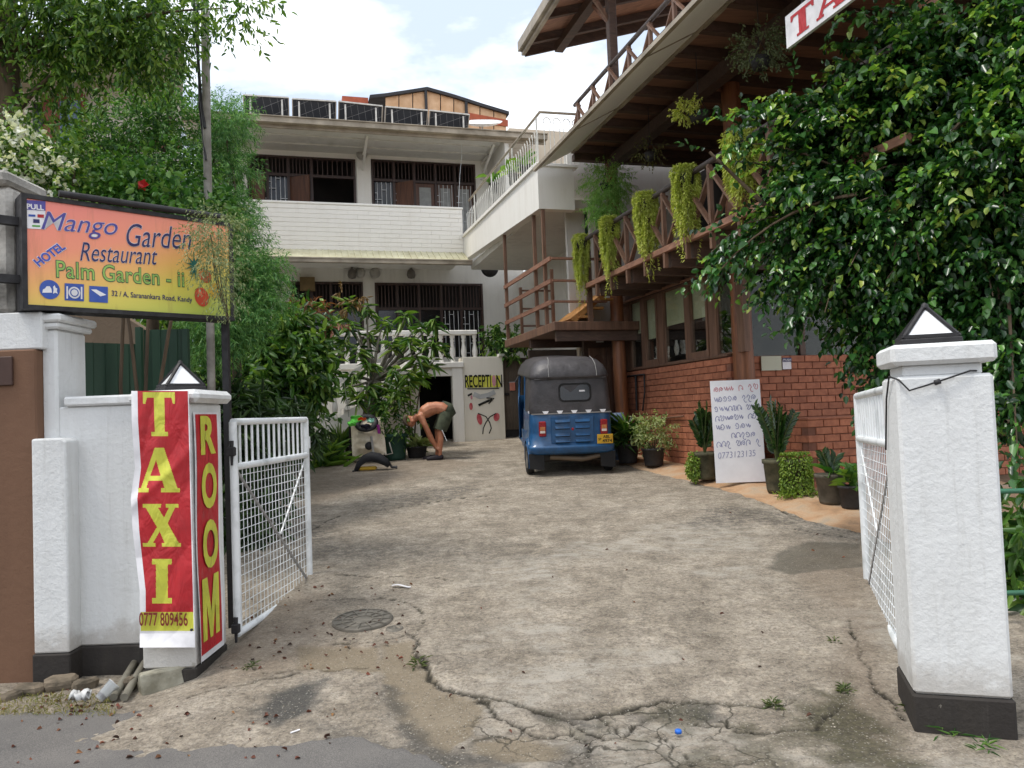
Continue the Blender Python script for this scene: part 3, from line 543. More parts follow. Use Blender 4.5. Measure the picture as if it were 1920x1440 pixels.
yl = lambda t_: (rp(359, 776)*(1-t_)+rp(365, 1236)*t_); Ya, Yb, Yc, Yd = 4.515, 4.535, 4.86, 4.90
zt_, zb_ = float(pln(380, 773, rX, rbX)[2]), .115
mb = MB(); mb.grid(lambda a, b: (rbX+.004*math.sin(b*9)+(.012*b*b if a < .1 else 0), Ya+(Yd-Ya)*a, zt_+(zb_-zt_)*b), 10, 40); mb.build('vinyl_sheet', PWHITE, rb)
mb = MB(); mb.grid(lambda a, b: (rbX+.0035+.004*math.sin((.012+b*.95)*9), Yb+(Yc-Yb)*a, zt_-.012+(zb_-zt_+.05)*b), 10, 40); mb.build('red_panel', RED, rb)
for ch, z0, z1 in (('R', .825, .985), ('O', .600, .79), ('O', .355, .555), ('M', .075, .325)):
    H_ = zt_-zb_; w0 = Yb+.055+(.0 if ch != 'M' else -.02); put_text(ch, (rbX, w0, zb_+H_*z0), (rbX, Yc-.04+(.015 if ch == 'M' else 0), zb_+H_*z0), (0, 0, 1), H_*(z1-z0), YEL, rb, .04, 0, .0105) if ch != 'M' else flat([(rbX, Yb+.03+.25*a, zb_+H_*(z0+(z1-z0)*b)) for a, b in ((0, 0), (.24, 0), (.24, .58), (.42, 0), (.58, 0), (.76, .58), (.76, 0), (1, 0), (1, 1), (.70, 1), (.5, .42), (.30, 1), (0, 1))], YEL, rb, 'lettering', (1., 0, 0), .0105)
# ------------------------------------------------------------------ pyramid lamps
MILK = glossy('milk_glass', L(236, 237, 238), .25)
def pyramid_lamp(label):
    o = thing('pier_lamp', label, 'lamp', group='pyramid lamps on the gate piers'); w, h = .125, .17
    MB().bbox((-w-.012, -w-.012, 0), (w+.012, w+.012, .03), .005).build('base', BLACKM, o)
    c4 = [(-w, -w), (w, -w), (w, w), (-w, w)]
    for k in range(4):
        a, b = c4[k], c4[(k+1) % 4]; mb = MB(); mb.add([(a[0]*.97, a[1]*.97, .032), (b[0]*.97, b[1]*.97, .032), (0, 0, .03+h*.97)], [(0, 1, 2)]); mb.build('pane', MILK, o)
        mb = MB(); mb.bar((a[0], a[1], .035), (0, 0, .035+h), .017, .014); mb.build('rib', BLACKM, o); mb = MB(); mb.bar((a[0]*.98, a[1]*.98, .042), (b[0]*.98, b[1]*.98, .040), .014, .018); mb.build('edge_strip', BLACKM, o)
    MB().lathe([(.02, 0), (.015, .02), (0, .03)], (0, 0, .03+h*.96), 8).build('tip', BLACKM, o); return o
l1 = pyramid_lamp('small pyramid lamp with white panes on the left pier above the TAXI banner'); place(l1, (X0(340, 4.75, 720), 4.74, zp+.085), R(38), None, .88)
l2 = copy_tree(l1); l2['label'] = 'pyramid lamp with white triangular panes on top of the right white pillar'
# ------------------------------------------------------------------ right gate pillar
rp_ = thing('gate_pillar', 'thick rough white gate pillar with black plinth and stepped cap on the right', 'pillar')
w = .197
MB().bbox((-w, -w, .17), (w, w, 1.60), .014).build('shaft', W_PILLAR, rp_)
MB().bbox((-w-.006, -w-.006, -.12), (w+.006, w+.006, .17), .01).build('plinth', BLACKP, rp_)
MB().bbox((-w+.035, -w+.035, 1.60), (w-.035, w-.035, 1.65), .006).build('neck', W_PILLAR, rp_)
MB().bbox((-w-.018, -w-.018, 1.65), (w+.018, w+.018, 1.745), .018).build('cap', W_PILLAR, rp_)
RPC = np.array([2.0, 3.64]); place(rp_, (*RPC, 0), R(-17))
place(l2, (RPC[0]-.035, RPC[1]-.02, 1.745), R(-19), None, .92)
c, s_ = math.cos(R(-17)), math.sin(R(-17)); rl = lambda a, b, z: (RPC[0]+a*c-b*s_, RPC[1]+a*s_+b*c, z)
cab = [rl(-w-.01, .12, 1.25), rl(-w-.01, .02, 1.5), rl(-w-.012, -.1, 1.605), rl(-w+.01, -w-.012, 1.585), rl(-w+.05, -w-.016, 1.535), rl(-w+.12, -w-.016, 1.555), rl(-w+.2, -w-.016, 1.58), rl(-w+.30, -w-.01, 1.612), rl(w-.06, -w+.03, 1.612)]
mb = MB(); mb.tube(cab, .0042, 6); mb.lathe([(.0, -.015), (.012, -.012), (.012, .012), (0, .015)], rl(-w+.165, -w-.018, 1.568), 8, (1, -.2, .3)); mb.build('power_cable', BLACKM, label='thin black cable looped over the top of the right white pillar', cat='cable')
# ------------------------------------------------------------------ gates
def gate(label, A, B, zb0, zt0, sag, hinge_far, loc):
    """A hinge foot, B far foot (x, y)"""
    A, B = np.array(A), np.array(B); d = B-A; Lg = np.linalg.norm(d); d /= Lg
    g = thing('driveway_gate', label, 'gate', (*A, zb0), 'white tubular gates swung open')
    P = lambda s_, t_: np.array([*(A+d*s_*Lg), zb0+(zt0-zb0)*t_-sag*s_])
    tm = .785
    mb = MB(); r_ = .024
    mb.tube([P(0, 0), P(0, 1)], r_*1.1, 10); mb.tube([P(1, 0), P(1, 1)], r_, 10); mb.tube([P(0, 1), P(1, 1)], r_, 10); mb.tube([P(0, 0), P(1, 0)], r_, 10); mb.build('frame', GATEW, g)
    MB().tube([P(0, tm), P(1, tm)], r_, 10).build('mid_rail', GATEW, g)
    nb = 13
    for i in range(1, nb+1): MB().tube([P(i/(nb+1), tm+.01), P(i/(nb+1), .995)], .009, 7).build('bar', GATEW, g)
    mb = MB(); nx, nz_ = 22, 18
    for i in range(1, nx): mb.tube([P(i/nx, .01), P(i/nx, tm)], .0028, 4, False)
    for j in range(1, nz_): mb.tube([P(.01, tm*j/nz_), P(.99, tm*j/nz_)], .0028, 4, False)
    mb.build('wire_mesh', GATEW, g)
    MB().bar(P(0, tm), P(1, .01), .012, .02).build('brace', mat('grey_brace', L(150, 148, 146), rough=.5), g); MB().bar(P(.56, .38), P(1, tm), .010, .014).build('brace', GATEW, g)
    q = np.array([d[1], -d[0]])
    for t_, nm in ((.03, 'hinge'), (.86, 'hinge')):
        mb = MB(); p = P(0, t_); o3 = np.array([*(-d*.03), 0]); mb.bbox(p+o3-np.array([.024, .024, .03]), p+o3+np.array([.024, .024, .03]), .006); mb.tube([p+o3-Z*.09, p+o3+Z*.07], [.008, .016], 8); mb.build(nm, BLACKM, g)
    MB().bbox(P(1, .86)-np.array([.02, .01, .05])+np.array([*d*.04, 0]), P(1, .86)+np.array([.02, .01, .05])+np.array([*d*.04, 0]), .004).build('latch_plate', GATEW, g)
    return g
gate('white mesh gate swung open beside the red ROOM banner', (-1.835, 5.03), (-1.73, 6.40), .145, 1.515, -.0, 0, 0)
gate('white mesh gate seen nearly edge on, hinged to the right pillar', (2.105, 4.28), (2.57, 5.74), .09, 1.56, .03, 0, 0)
# ------------------------------------------------------------------ hotel house at the back (house axes u, v, z)
def rep(o, delta_world, parent, name=None):
    c_ = o.copy(); COL.objects.link(c_); c_.parent = parent; c_.location = (np.array(o.location)+np.array(delta_world)).tolist(); return c_
def reps(o, deltas, parent):
    for d in deltas: rep(o, d, parent)
HB = lambda: MB(True)
DKWOOD = wood('dark_window_wood', L(70, 48, 40), L(42, 28, 26), .5); RWOOD = wood('brown_shutter_wood', L(110, 72, 52), L(70, 44, 34), .5)
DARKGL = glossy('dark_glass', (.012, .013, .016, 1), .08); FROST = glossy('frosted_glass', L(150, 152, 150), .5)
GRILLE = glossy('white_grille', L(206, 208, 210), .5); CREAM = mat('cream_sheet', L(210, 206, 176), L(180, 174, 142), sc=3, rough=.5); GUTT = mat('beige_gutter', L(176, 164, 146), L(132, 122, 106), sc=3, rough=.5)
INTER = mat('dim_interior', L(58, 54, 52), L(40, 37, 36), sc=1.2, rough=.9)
hh = thing('hotel_house', 'two storey white hotel house with awning, parapet balcony and dark windows at the back', 'building', hw(2, 18.6, 2.6))
def hole_wall(v0, v1, u0, u1, z0, z1, holes, m, name='wall'):
    """one wall with rectangular openings (u0,u1,z0,z1)"""
    mb = HB(); us = sorted({u0, u1, *[h[0] for h in holes], *[h[1] for h in holes]})
    for a, b in zip(us[:-1], us[1:]):
        zs = [z0]
        for h in sorted([h for h in holes if h[0] <= a+1e-6 and h[1] >= b-1e-6], key=lambda h: h[2]): zs += [h[2], h[3]]
        zs.append(z1)
        for i in range(0, len(zs), 2):
            if zs[i+1]-zs[i] > 1e-4: mb.box((a, v0, zs[i]), (b, v1, zs[i+1]))
    return mb.build(name, m, hh)
w1 = (-.87, 1.61, 5.45, 7.77); w2 = (1.985, 4.58, 6.0, 7.80); g1 = (.03, 1.70, 2.62, 4.79); g2 = (1.98, 4.66, 2.95, 4.78)
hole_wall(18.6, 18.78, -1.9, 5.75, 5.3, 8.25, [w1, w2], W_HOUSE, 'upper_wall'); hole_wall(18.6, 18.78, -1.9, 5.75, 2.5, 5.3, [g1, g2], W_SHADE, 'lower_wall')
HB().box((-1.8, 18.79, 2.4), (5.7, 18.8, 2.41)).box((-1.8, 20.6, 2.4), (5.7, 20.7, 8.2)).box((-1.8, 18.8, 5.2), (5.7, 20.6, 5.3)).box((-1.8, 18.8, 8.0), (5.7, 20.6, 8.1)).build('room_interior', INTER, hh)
def slats(u0, u1, z0, z1, v, par, pitch=.075, m=DKWOOD):
    mb = HB(); k = max(2, int((u1-u0)/pitch))
    for i in range(k+1):
        u_ = u0+(u1-u0)*i/k; mb.box((u_-.012, v-.012, z0), (u_+.012, v+.012, z1))
    o = mb.build('transom_slats', m, par); o['kind'] = 'stuff'; return o
def grille(u0, u1, z0, z1, v, par):
    mb = HB(); n_ = 3; w_ = u1-u0
    for i in range(4): mb.bar((u0+w_*(.12+.25*i), v, z0), (u0+w_*(.12+.25*i), v, z1), .014)
    hs = np.arange(z0+.1, z1, .24)
    for q, z_ in enumerate(hs):
        a, b = ((0, .37), (.37, .63), (.63, 1))[q % 3]; mb.bar((u0+w_*a, v, z_), (u0+w_*b, v, z_), .014)
        if q % 3: mb.bar((u0, v, z_-.08), (u0+w_*.12, v, z_-.08), .014)
    o = mb.build('grille', GRILLE, par); o['kind'] = 'stuff'; return o
def window(box, splits, tz, kinds, v=18.64, lab=None):
    u0, u1, z0, z1 = box; f = HB(); t_ = .05
    f.box((u0, v-.06, z1-t_), (u1, v+.06, z1)); f.box((u0, v-.06, z0), (u0+t_, v+.06, z1-t_)); f.box((u1-t_, v-.06, z0), (u1, v+.06, z1-t_)); f.box((u0+t_, v-.05, tz-.03), (u1-t_, v+.05, tz+.03))
    w_ = f.build('window', DKWOOD, hh, lab); us = [u0+t_]+splits+[u1-t_]
    for s_ in splits:
        m_ = HB(); m_.box((s_-.03, v-.055, z0), (s_+.03, v+.055, tz-.03)); m_.box((s_-.025, v-.055, tz+.03), (s_+.025, v+.055, z1-t_)); m_.build('mullion', DKWOOD, w_)
    for a, b, k in zip(us[:-1], us[1:], kinds):
        a += .03; b -= .03
        if 'd' not in k: slats(a, b, tz+.03, z1-t_, v, w_)
        if 'p' in k: HB().box((a, v+.01, z0), (b, v+.016, tz-.03)).build('pane', DARKGL, w_)
        if 'f' in k:
            HB().box((a, v+.0, z0), (b, v+.03, tz-.03)).build('shutter', RWOOD, w_); HB().box((a+.09, v-.012, z0+.1), (b-.09, v-.002, tz-.13)).build('pane', FROST, w_)
        if 's' in k: HB().prism([(a, v-.02, z0), (b-.05, v-.30, z0), (b-.05, v-.30, tz-.05), (a, v-.02, tz-.05)], (.02, .03, 0)).build('shutter', RWOOD, w_)
        if 'g' in k: grille(a, b, z0, tz-.05, v-.03, w_)
        if 'd' in k: slats(a, b, tz+.03, z1-t_, v, w_, .11)
    return w_
window(w1, [-.42, .05, .58], 7.32, ['sg', 'pg', 'fs', 'd'], lab='dark timber window beside an open doorway')
window(w2, [2.53, 3.03, 3.56, 4.05], 7.30, ['pg', 'sg', 'f', 'fg', 'fg'])
window(g1, [.5, .95], 4.1, ['pg', 'p', 'p']); window(g2, [2.52, 3.05, 3.6, 4.1], 4.15, ['p', 'p', 'p', 'pg', 'pg'])
# balcony slab and tiled parapet
HB().box((-1.9, 17.3, 5.12), (3.88, 18.6, 5.34)).build('balcony_slab', W_HOUSE, hh)
pw = HB().box((-1.9, 17.215, 5.24), (3.895, 17.33, 6.26)).build('parapet', W_HOUSE, hh)
HB().bbox((-1.9, 17.19, 6.26), (3.91, 17.36, 6.31), .008).build('parapet_coping', W_HOUSE, pw)
WT = plaster('white_tile', L(236, 232, 224), L(196, 186, 170), amount=.4, bump=.1)
mb = HB(); rows = 10; rh = 1.0/rows; tl = .46
for r_ in range(rows):
    u_ = -1.9+(r_ % 2)*tl*.5-random.random()*.05
    while u_ < 3.85:
        a = max(u_, -1.9); b = min(u_+tl-.006, 3.885); d = random.uniform(-.003, .003)
        if b-a > .03: mb.box((a, 17.203+d, 5.25+r_*rh+.004), (b, 17.216, 5.25+(r_+1)*rh-.006))
        u_ += tl
o = mb.build('tiles', WT, pw); o['kind'] = 'stuff'
# awning of ribbed cream sheet with gutter
aw = HB().prism([(-1.9, 17.2, 5.25), (-1.9, 16.62, 4.93), (-1.9, 16.62, 4.915), (-1.9, 17.2, 5.235)], (5.8, 0, 0)).build('awning', CREAM, hh)
mb = HB(); 
for i in range(43): mb.bar((-1.85+i*.1355, 17.19, 5.256), (-1.85+i*.1355, 16.63, 4.947), .025, .016)
o = mb.build('sheet_ribs', CREAM, aw); o['kind'] = 'stuff'
HB().box((-1.95, 16.5, 4.84), (3.93, 16.625, 4.93)).box((-1.95, 16.48, 4.915), (3.93, 16.5, 4.94)).build('gutter', GUTT, aw)
# eave, roof, gutter
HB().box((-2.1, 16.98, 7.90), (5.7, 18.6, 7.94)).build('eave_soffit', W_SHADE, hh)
mb = HB(); 
for v_ in (17.5, 18.05): mb.box((-2.05, v_, 7.87), (5.6, v_+.05, 7.90))
mb.build('eave_battens', W_SHADE, hh)['kind'] = 'stuff'
rf = HB().prism([(-2.3, 16.86, 7.93), (-2.3, 22, 9.18), (-2.3, 22, 9.26), (-2.3, 16.86, 8.0)], (8.2, 0, 0)).build('roof', mat('grey_roof_sheet', L(150, 140, 128), sc=2, rough=.6), hh)
mb = HB(); mb.box((-2.3, 16.766, 7.87), (5.9, 16.9, 7.895)); mb.box((-2.3, 16.75, 7.87), (5.9, 16.765, 7.985)); mb.box((-2.3, 16.72, 7.986), (5.9, 16.78, 8.005)); mb.box((-2.3, 16.9, 7.80), (5.9, 16.95, 7.92)); mb.build('gutter', GUTT, rf)
for u_ in (1.78, 4.75):
    mb = HB(); mb.bar((u_, 18.58, 7.5), (u_, 17.3, 7.89), .05); mb.bar((u_, 18.58, 7.85), (u_, 17.9, 7.8), .03); mb.bar((u_, 18.57, 7.4), (u_, 18.57, 7.89), .05); mb.build('eave_bracket', W_HOUSE, hh)
HB().bbox((1.63, 18.54, 5.3), (1.97, 18.599, 7.895), .01).build('window_pier', W_HOUSE, hh)
HB().box((4.9, 16.95, 5.3), (5.0, 18.599, 7.895)).build('return_wall', W_SHADE, hh)
def wall_lamp(x, y, v, r_=.13):
    p = hw(*pv(x, y, v)); mb = MB(); mb.lathe([(0, .09), (r_*.6, .08), (r_*.95, .04), (r_, 0), (r_*.9, -.02)], p, 18, -V); return mb.build('wall_lamp', glossy('lamp_bowl', L(170, 166, 158), .35), hh)
for x, y, v in ((678, 290, 18.48), (675, 511, 18.55), (703, 512, 18.55)): wall_lamp(x, y, v)
def bulkhead(x, y):
    p = hw(*pv(x, y, 18.45)); mb = MB(); mb.lathe([(.02, .18), (.03, .12), (.09, .06), (.11, -.04), (.08, -.11), (0, -.13)], p, 14); mb.tube([p+Z*.16, p+V*.14+Z*.2], .012, 6); return mb.build('lantern', glossy('lantern_glass', L(112, 106, 98), .35), hh)
for x, y in ((660, 513), (771, 513)): bulkhead(x, y)
p = hw(*pv(865, 262, 17.6)); mb = MB(); mb.lathe([(.05, .2), (.05, .04), (.09, .02), (.09, -.05), (.03, -.08), (0, -.08)], p, 14)
for k in range(3):
    a = R(120*k+10); d = np.array([math.cos(a), math.sin(a), 0]); mb.bar(p+d*.08, p+d*.42, .08, .012)
mb.build('ceiling_fan', BLACKM, hh)
mb = MB(); q = hw(*pv(865, 268, 17.5)); mb.tube([q, q+Z*-.3, hw(*pv(862, 330, 17.4)), hw(*pv(860, 390, 17.18))], .005, 5); mb.build('cable', GATEW, hh)
# wall fan in the corner of the lower terrace
p = hw(*pv(918, 503, 17.9)); mb = MB(); mb.lathe([(.0, .1), (.2, .08), (.22, 0), (.2, -.06), (0, -.08)], p, 20, -V); mb.tube([p, p+Z*.25], .02, 6); mb.build('wall_fan', BLACKM, hh)
HB().box((pv(562, 520, 18.5)[0], 18.45, pv(562, 545, 18.5)[2]), (pv(590, 520, 18.5)[0], 18.56, pv(590, 520, 18.5)[2])).build('wall_box', mat('ochre_box', L(120, 100, 66), rough=.6), hh)
# terrace front: basement wall, storage opening, reception panel, slab
tz = 2.52
hole_wall(16.0, 16.16, -1.9, 3.5, .3, tz, [(2.56, 3.29, .3, 2.35)], W_HOUSE, 'terrace_wall')
HB().bbox((3.27, 15.96, .3), (3.50, 16.14, tz), .008).build('door_pier', W_HOUSE, hh)
HB().bbox((3.505, 15.99, .3), (4.40, 16.4, 2.74), .008).build('reception_panel', plaster('reception_panel_paint', L(228, 222, 208), L(182, 172, 150), amount=.4, bump=.1), hh)
HB().bbox((4.3, 15.95, 2.74), (4.75, 16.5, 2.80), .008).build('panel_cap', W_HOUSE, hh)
HB().bbox((-1.9, 15.93, tz), (3.52, 18.6, tz+.12), .01).build('terrace_slab', W_HOUSE, hh)
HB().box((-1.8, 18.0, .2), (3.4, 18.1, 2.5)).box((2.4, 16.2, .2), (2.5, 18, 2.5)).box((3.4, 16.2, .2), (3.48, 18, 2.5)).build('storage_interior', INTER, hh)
# balustrade
BAL = [(.05, 0), (.05, .05), (.03, .08), (.055, .16), (.06, .24), (.035, .36), (.03, .42), (.045, .46), (.03, .49), (.05, .53), (.05, .58)]
br = HB().bbox((-1.5, 15.97, tz+.70), (3.85, 16.13, tz+.80), .015).build('handrail', W_HOUSE, hh)
c0 = hw(3.80, 16.05, tz+.12); mb = MB(); mb.lathe(BAL, c0, 12); b0_ = mb.build('baluster', W_HOUSE, br)
reps(b0_, [-U*.245*i for i in range(1, 21)], br)
# flight of stairs in front of the terrace wall
st = HB(); S0, S1 = np.array([.15, 1.0]), np.array([2.55, tz+.1]); N_ = 9
for i in range(N_):
    u_ = S0[0]+(S1[0]-S0[0])*i/N_; z_ = S0[1]+(S1[1]-S0[1])*(i+1)/N_; st.box((u_, 15.1, z_-.2), (u_+(S1[0]-S0[0])/N_+.02, 15.93, z_))
stair = st.build('staircase', W_SHADE, hh)
HB().prism([(S0[0], 15.04, S0[1]-.25), (S1[0], 15.04, S1[1]-.32), (S1[0], 15.04, S1[1]+.0), (S0[0], 15.04, S0[1]+.12)], (0, .07, 0)).build('stringer', W_HOUSE, stair)
HB().prism([(S0[0]-.1, 15.0, S0[1]+.66), (S1[0]+.02, 15.0, S1[1]+.66), (S1[0]+.02, 15.0, S1[1]+.75), (S0[0]-.1, 15.0, S0[1]+.75)], (0, .13, 0)).build('stair_rail', W_HOUSE, stair)
mb = MB(); mb.lathe(BAL, hw(.3, 15.06, 1.2), 12); bb = mb.build('baluster', W_HOUSE, stair)
sl0 = (S1[1]-S0[1])/(S1[0]-S0[0]); reps(bb, [U*(.24*i)+Z*(.24*i*sl0) for i in range(1, 10)], stair)
# brown sheet door right of the reception panel
BSHEET = mat('brown_sheet_metal', L(112, 100, 88), L(86, 76, 66), sc=2, rough=.55)
dr = HB().box((4.41, 16.2, 1.15), (5.55, 16.23, 2.72)).build('sheet_door', BSHEET, hh)
mb = HB(); 
for i in range(15): mb.box((4.43+i*.075, 16.185, 1.15), (4.455+i*.075, 16.2, 2.72))
mb.build('sheet_ribs', BSHEET, dr)['kind'] = 'stuff'
HB().box((4.41, 16.24, .8), (5.6, 16.3, 1.2)).build('door_gap', BLACKM, dr); HB().bbox((4.46, 16.14, 1.9), (4.56, 16.184, 1.95), .004).build('handle', BLACKM, dr)
# reception lettering and painted fruit
def rq(x, y): return hw(*pv(x, y, 15.985))
rl_ = [(-V), ]
INK, MURALY, MURALR, MURALG = mat('mural_ink', L(34, 34, 26), rough=.8), mat('mural_yellow', L(222, 220, 90), rough=.8), mat('mural_pink', L(176, 62, 72), L(204, 110, 112), sc=12, rough=.8), mat('mural_grey', L(190, 192, 192), rough=.8)
panel = [o for o in hh.children if o.name.startswith('reception_panel')][0]
flat([rq(873, 727), rq(938, 726), rq(938, 704), rq(873, 705)], MURALY, panel, 'lettering_ground', -V, .003)
put_text('RECEPTI', rq(872, 727), rq(921, 726), (0, 0, 1), np.linalg.norm(rq(880, 703)-rq(880, 727)), INK, panel, .015, 0, .006)
put_text('N', rq(931, 727), rq(942, 726), (0, 0, 1), np.linalg.norm(rq(880, 703)-rq(880, 727)), INK, panel, .015, 0, .006)
def stroke(pts, w_, m, name, lift=.006):
    P = [rq(*a) for a in pts]; mb = MB(); vs = []
    for i, q_ in enumerate(P):
        d = P[min(i+1, len(P)-1)]-P[max(i-1, 0)]; d = d/np.linalg.norm(d); n_ = np.cross(d, -V); vs += [q_+n_*w_/2-V*lift, q_-n_*w_/2-V*lift]
    mb.add(vs, [(2*i, 2*i+2, 2*i+3, 2*i+1) for i in range(len(P)-1)]); return mb.build(name, m, panel)
def blob(x, y, rx, ry, m, name, rot=0, lift=.005):
    c_ = rq(x, y); kx = .0111; ca, sa = math.cos(rot), math.sin(rot)
    return flat([c_+U*kx*(rx*math.cos(a)*ca-ry*math.sin(a)*sa)+Z*kx*(rx*math.cos(a)*sa+ry*math.sin(a)*ca) for a in np.linspace(0, 2*math.pi, 20, endpoint=False)], m, panel, name, -V, lift)
blob(926, 714, 4, 11, mat('mural_rose', L(214, 150, 160), rough=.8), 'fruit_painting', 0, .0075)
stroke([(876, 729), (905, 729), (936, 728)], .02, INK, 'underline')
stroke([(897, 760), (912, 753), (923, 749)], .05, INK, 'arrow_shaft'); stroke([(912, 746), (926, 747), (916, 757)], .03, INK, 'arrow_head', .0075)
blob(899, 786, 5, 11, MURALR, 'fruit_painting', .2); blob(931, 782, 6, 8, MURALR, 'fruit_painting', -.3); blob(883, 762, 3.5, 7, MURALR, 'fruit_painting'); blob(884, 745, 2, 4, mat('mural_rose', L(214, 150, 160)), 'fruit_painting')
stroke([(905, 814), (906, 803), (911, 792), (918, 782), (930, 775)], .022, INK, 'stem_painting'); stroke([(917, 813), (921, 803), (918, 792), (911, 781), (896, 775)], .022, INK, 'stem_painting', .0075)
stroke([(877, 742), (885, 738)], .04, INK, 'leaf_painting'); stroke([(888, 739), (900, 744), (915, 741), (928, 735)], .10, MURALG, 'swash_painting', .0045)
# ------------------------------------------------------------------ solar panels, rooftop shed, dish
CELL = NT('solar_cells'); t = CELL; br_ = t.n('ShaderNodeTexBrick', offset=0.); br_.inputs['Color1'].default_value = (.035, .04, .05, 1); br_.inputs['Color2'].default_value = (.045, .05, .06, 1); br_.inputs['Mortar'].default_value = L(150, 152, 156)
br_.inputs['Scale'].default_value = 5.; br_.inputs['Mortar Size'].default_value = .012; br_.inputs['Brick Width'].default_value = .8; br_.inputs['Row Height'].default_value = .8; t.l(t.obj(), br_.inputs[0]); t.col(br_.outputs[0]); t.set(Roughness=.55, Specular_IOR_Level=.2)
ALU = glossy('aluminium', L(200, 196, 188), .4, .6)
ids = ('first', 'second', 'third', 'fourth', 'last')
for k, (x0, x1, ya, yb) in enumerate(((456, 541, 178, 183), (548, 630, 185, 190), (635, 717, 190, 199), (723, 802, 200, 207), (806, 880, 207, 215))):
    a, b = pv(x0, ya, 18.9), pv(x1, yb, 18.9); wdt = b[0]-a[0]; zt_ = (a[2]+b[2])/2; d_ = (b[2]-a[2])
    s_ = thing('solar_panel', 'dark solar panel on the hotel roof, %s from the left' % ids[k], 'solar panel', hw((a[0]+b[0])/2, 18.6, zt_-.55), 'solar panels on the roof')
    P0, P1, P2, P3 = np.array([a[0], 19.5, a[2]-.75]), np.array([b[0], 19.5, b[2]-.75]), np.array([b[0], 18.9, b[2]]), np.array([a[0], 18.9, a[2]])
    HB().add([P0, P1, P2, P3, P0+(0, .02, -.03), P1+(0, .02, -.03), P2+(0, .02, -.03), P3+(0, .02, -.03)], [(0, 1, 2, 3), (7, 6, 5, 4)]).build('cells', CELL.m, s_)
    mb = HB(); mb.bar(P3, P2, .03, .035); mb.bar(P0, P3, .025, .03); mb.bar(P1, P2, .025, .03); mb.bar(P0, P1, .03); mb.build('frame', ALU, s_)
    HB().bar(P3+(wdt*.85, .05, -.02), (b[0]-wdt*.15, 18.95, 8.45), .04).build('support', ALU, s_); HB().bar(P3+(wdt*.15, .05, -.02), (a[0]+wdt*.15, 18.95, 8.45), .04).build('support', ALU, s_)
ORG = mat('orange_board', L(224, 186, 148), L(202, 160, 120), sc=3, rough=.7, rand=.2); DKROOF = mat('dark_roof_edge', L(52, 52, 56), rough=.6)
sd = thing('rooftop_shed', 'orange boarded rooftop shed with a dark low gable roof behind the solar panels', 'shed', hw(4, 24, 9))
def s24(x, y): return pv(x, y, 24.)
ridge = [(693, 181), (722, 178), (762, 172), (800, 166), (850, 180), (900, 196), (953, 212)]
def ry_(x): return np.interp(x, *zip(*ridge))
xs_ = [722, 748, 774, 800, 826, 851, 875, 900, 926, 950]
for a, b in zip(xs_[:-1], xs_[1:]):
    p0, p1, p2, p3 = s24(a+1, 250), s24(b-1, 250), s24(b-1, ry_(b)+4), s24(a+1, ry_(a)+4); HB().prism([p0, p1, p2, p3], (0, .06, 0)).build('board', ORG, sd)
for x in (800, 875): p = s24(x, 240); HB().bar((p[0], 23.95, p[2]-.3), (p[0], 23.95, s24(x, ry_(x)+3)[2]), .08).build('post', DKROOF, sd)
REDB = mat('red_band', L(186, 96, 66), rough=.7); HB().prism([s24(878, 226), s24(952, 238), s24(952, 226), s24(878, 212)], (0, -.04, 0)).build('red_band', REDB, sd)
mb = HB(); tp = [s24(x, y-1) for x, y in ridge]
for a, b in zip(tp[:-1], tp[1:]): mb.add([(a[0], 23.9, a[2]-.1), (b[0], 23.9, b[2]-.1), (b[0], 27, b[2]-.1), (a[0], 27, a[2]-.1), (a[0], 23.9, a[2]), (b[0], 23.9, b[2]), (b[0], 27, b[2]), (a[0], 27, a[2])], [(0, 3, 2, 1), (4, 5, 6, 7), (0, 1, 5, 4), (2, 3, 7, 6)])
mb.build('roof', DKROOF, sd)
a, b = s24(643, 186), s24(692, 176); HB().box((a[0], 24.3, a[2]-.6), (b[0], 25, b[2])).build('side_block', REDB, sd)
HB().box((tp[0][0], 24.2, 9), (tp[-1][0]-.2, 27, s24(722, 250)[2])).build('base_wall', W_HOUSE, sd)
p = hw(*pv(905, 233, 20.5)); mb = MB(); mb.lathe([(0, -.05), (.3, -.03), (.5, .03), (.56, .07), (.5, .04), (.3, -.02), (0, -.04)], p, 24, -V*.45+Z*.9-U*.1); d_ = thing('satellite_dish', 'white satellite dish on the roof edge below the orange shed', 'satellite dish', p-Z*.7)
mb.build('bowl', MILK, d_); MB().tube([p-Z*.02+V*.05, p-Z*.72+V*.05], .025, 8).build('mast', ALU, d_)
p = pv(1000, 250, 19.); HB().box((p[0]-.9, 18.2, 7.5), (p[0]+2.5, 21, pv(1000, 243, 18.2)[2])).build('cream_block', plaster('beige_block_paint', L(206, 192, 172), L(160, 146, 126), amount=.4, bump=.1), hh)
# ------------------------------------------------------------------ restaurant wing on the right (house axes)
TIM = wood('red_brown_timber', L(130, 97, 77), L(86, 63, 50), .6); TIMD = wood('dark_timber', L(98, 76, 64), L(64, 50, 43), .65, 0); TIML = wood('worn_timber', L(156, 114, 92), L(106, 74, 60), .6, 1)
LOG = wood('log_column_wood', L(154, 98, 62), L(96, 60, 42), .5, 2, 5); SOFF = wood('soffit_board', L(168, 126, 102), L(116, 86, 72), .65, 0)
rw = thing('restaurant_wing', 'open timber restaurant wing with red brick wall, balcony and roof deck on the right', 'building', hw(5.3, 9.5, .5))
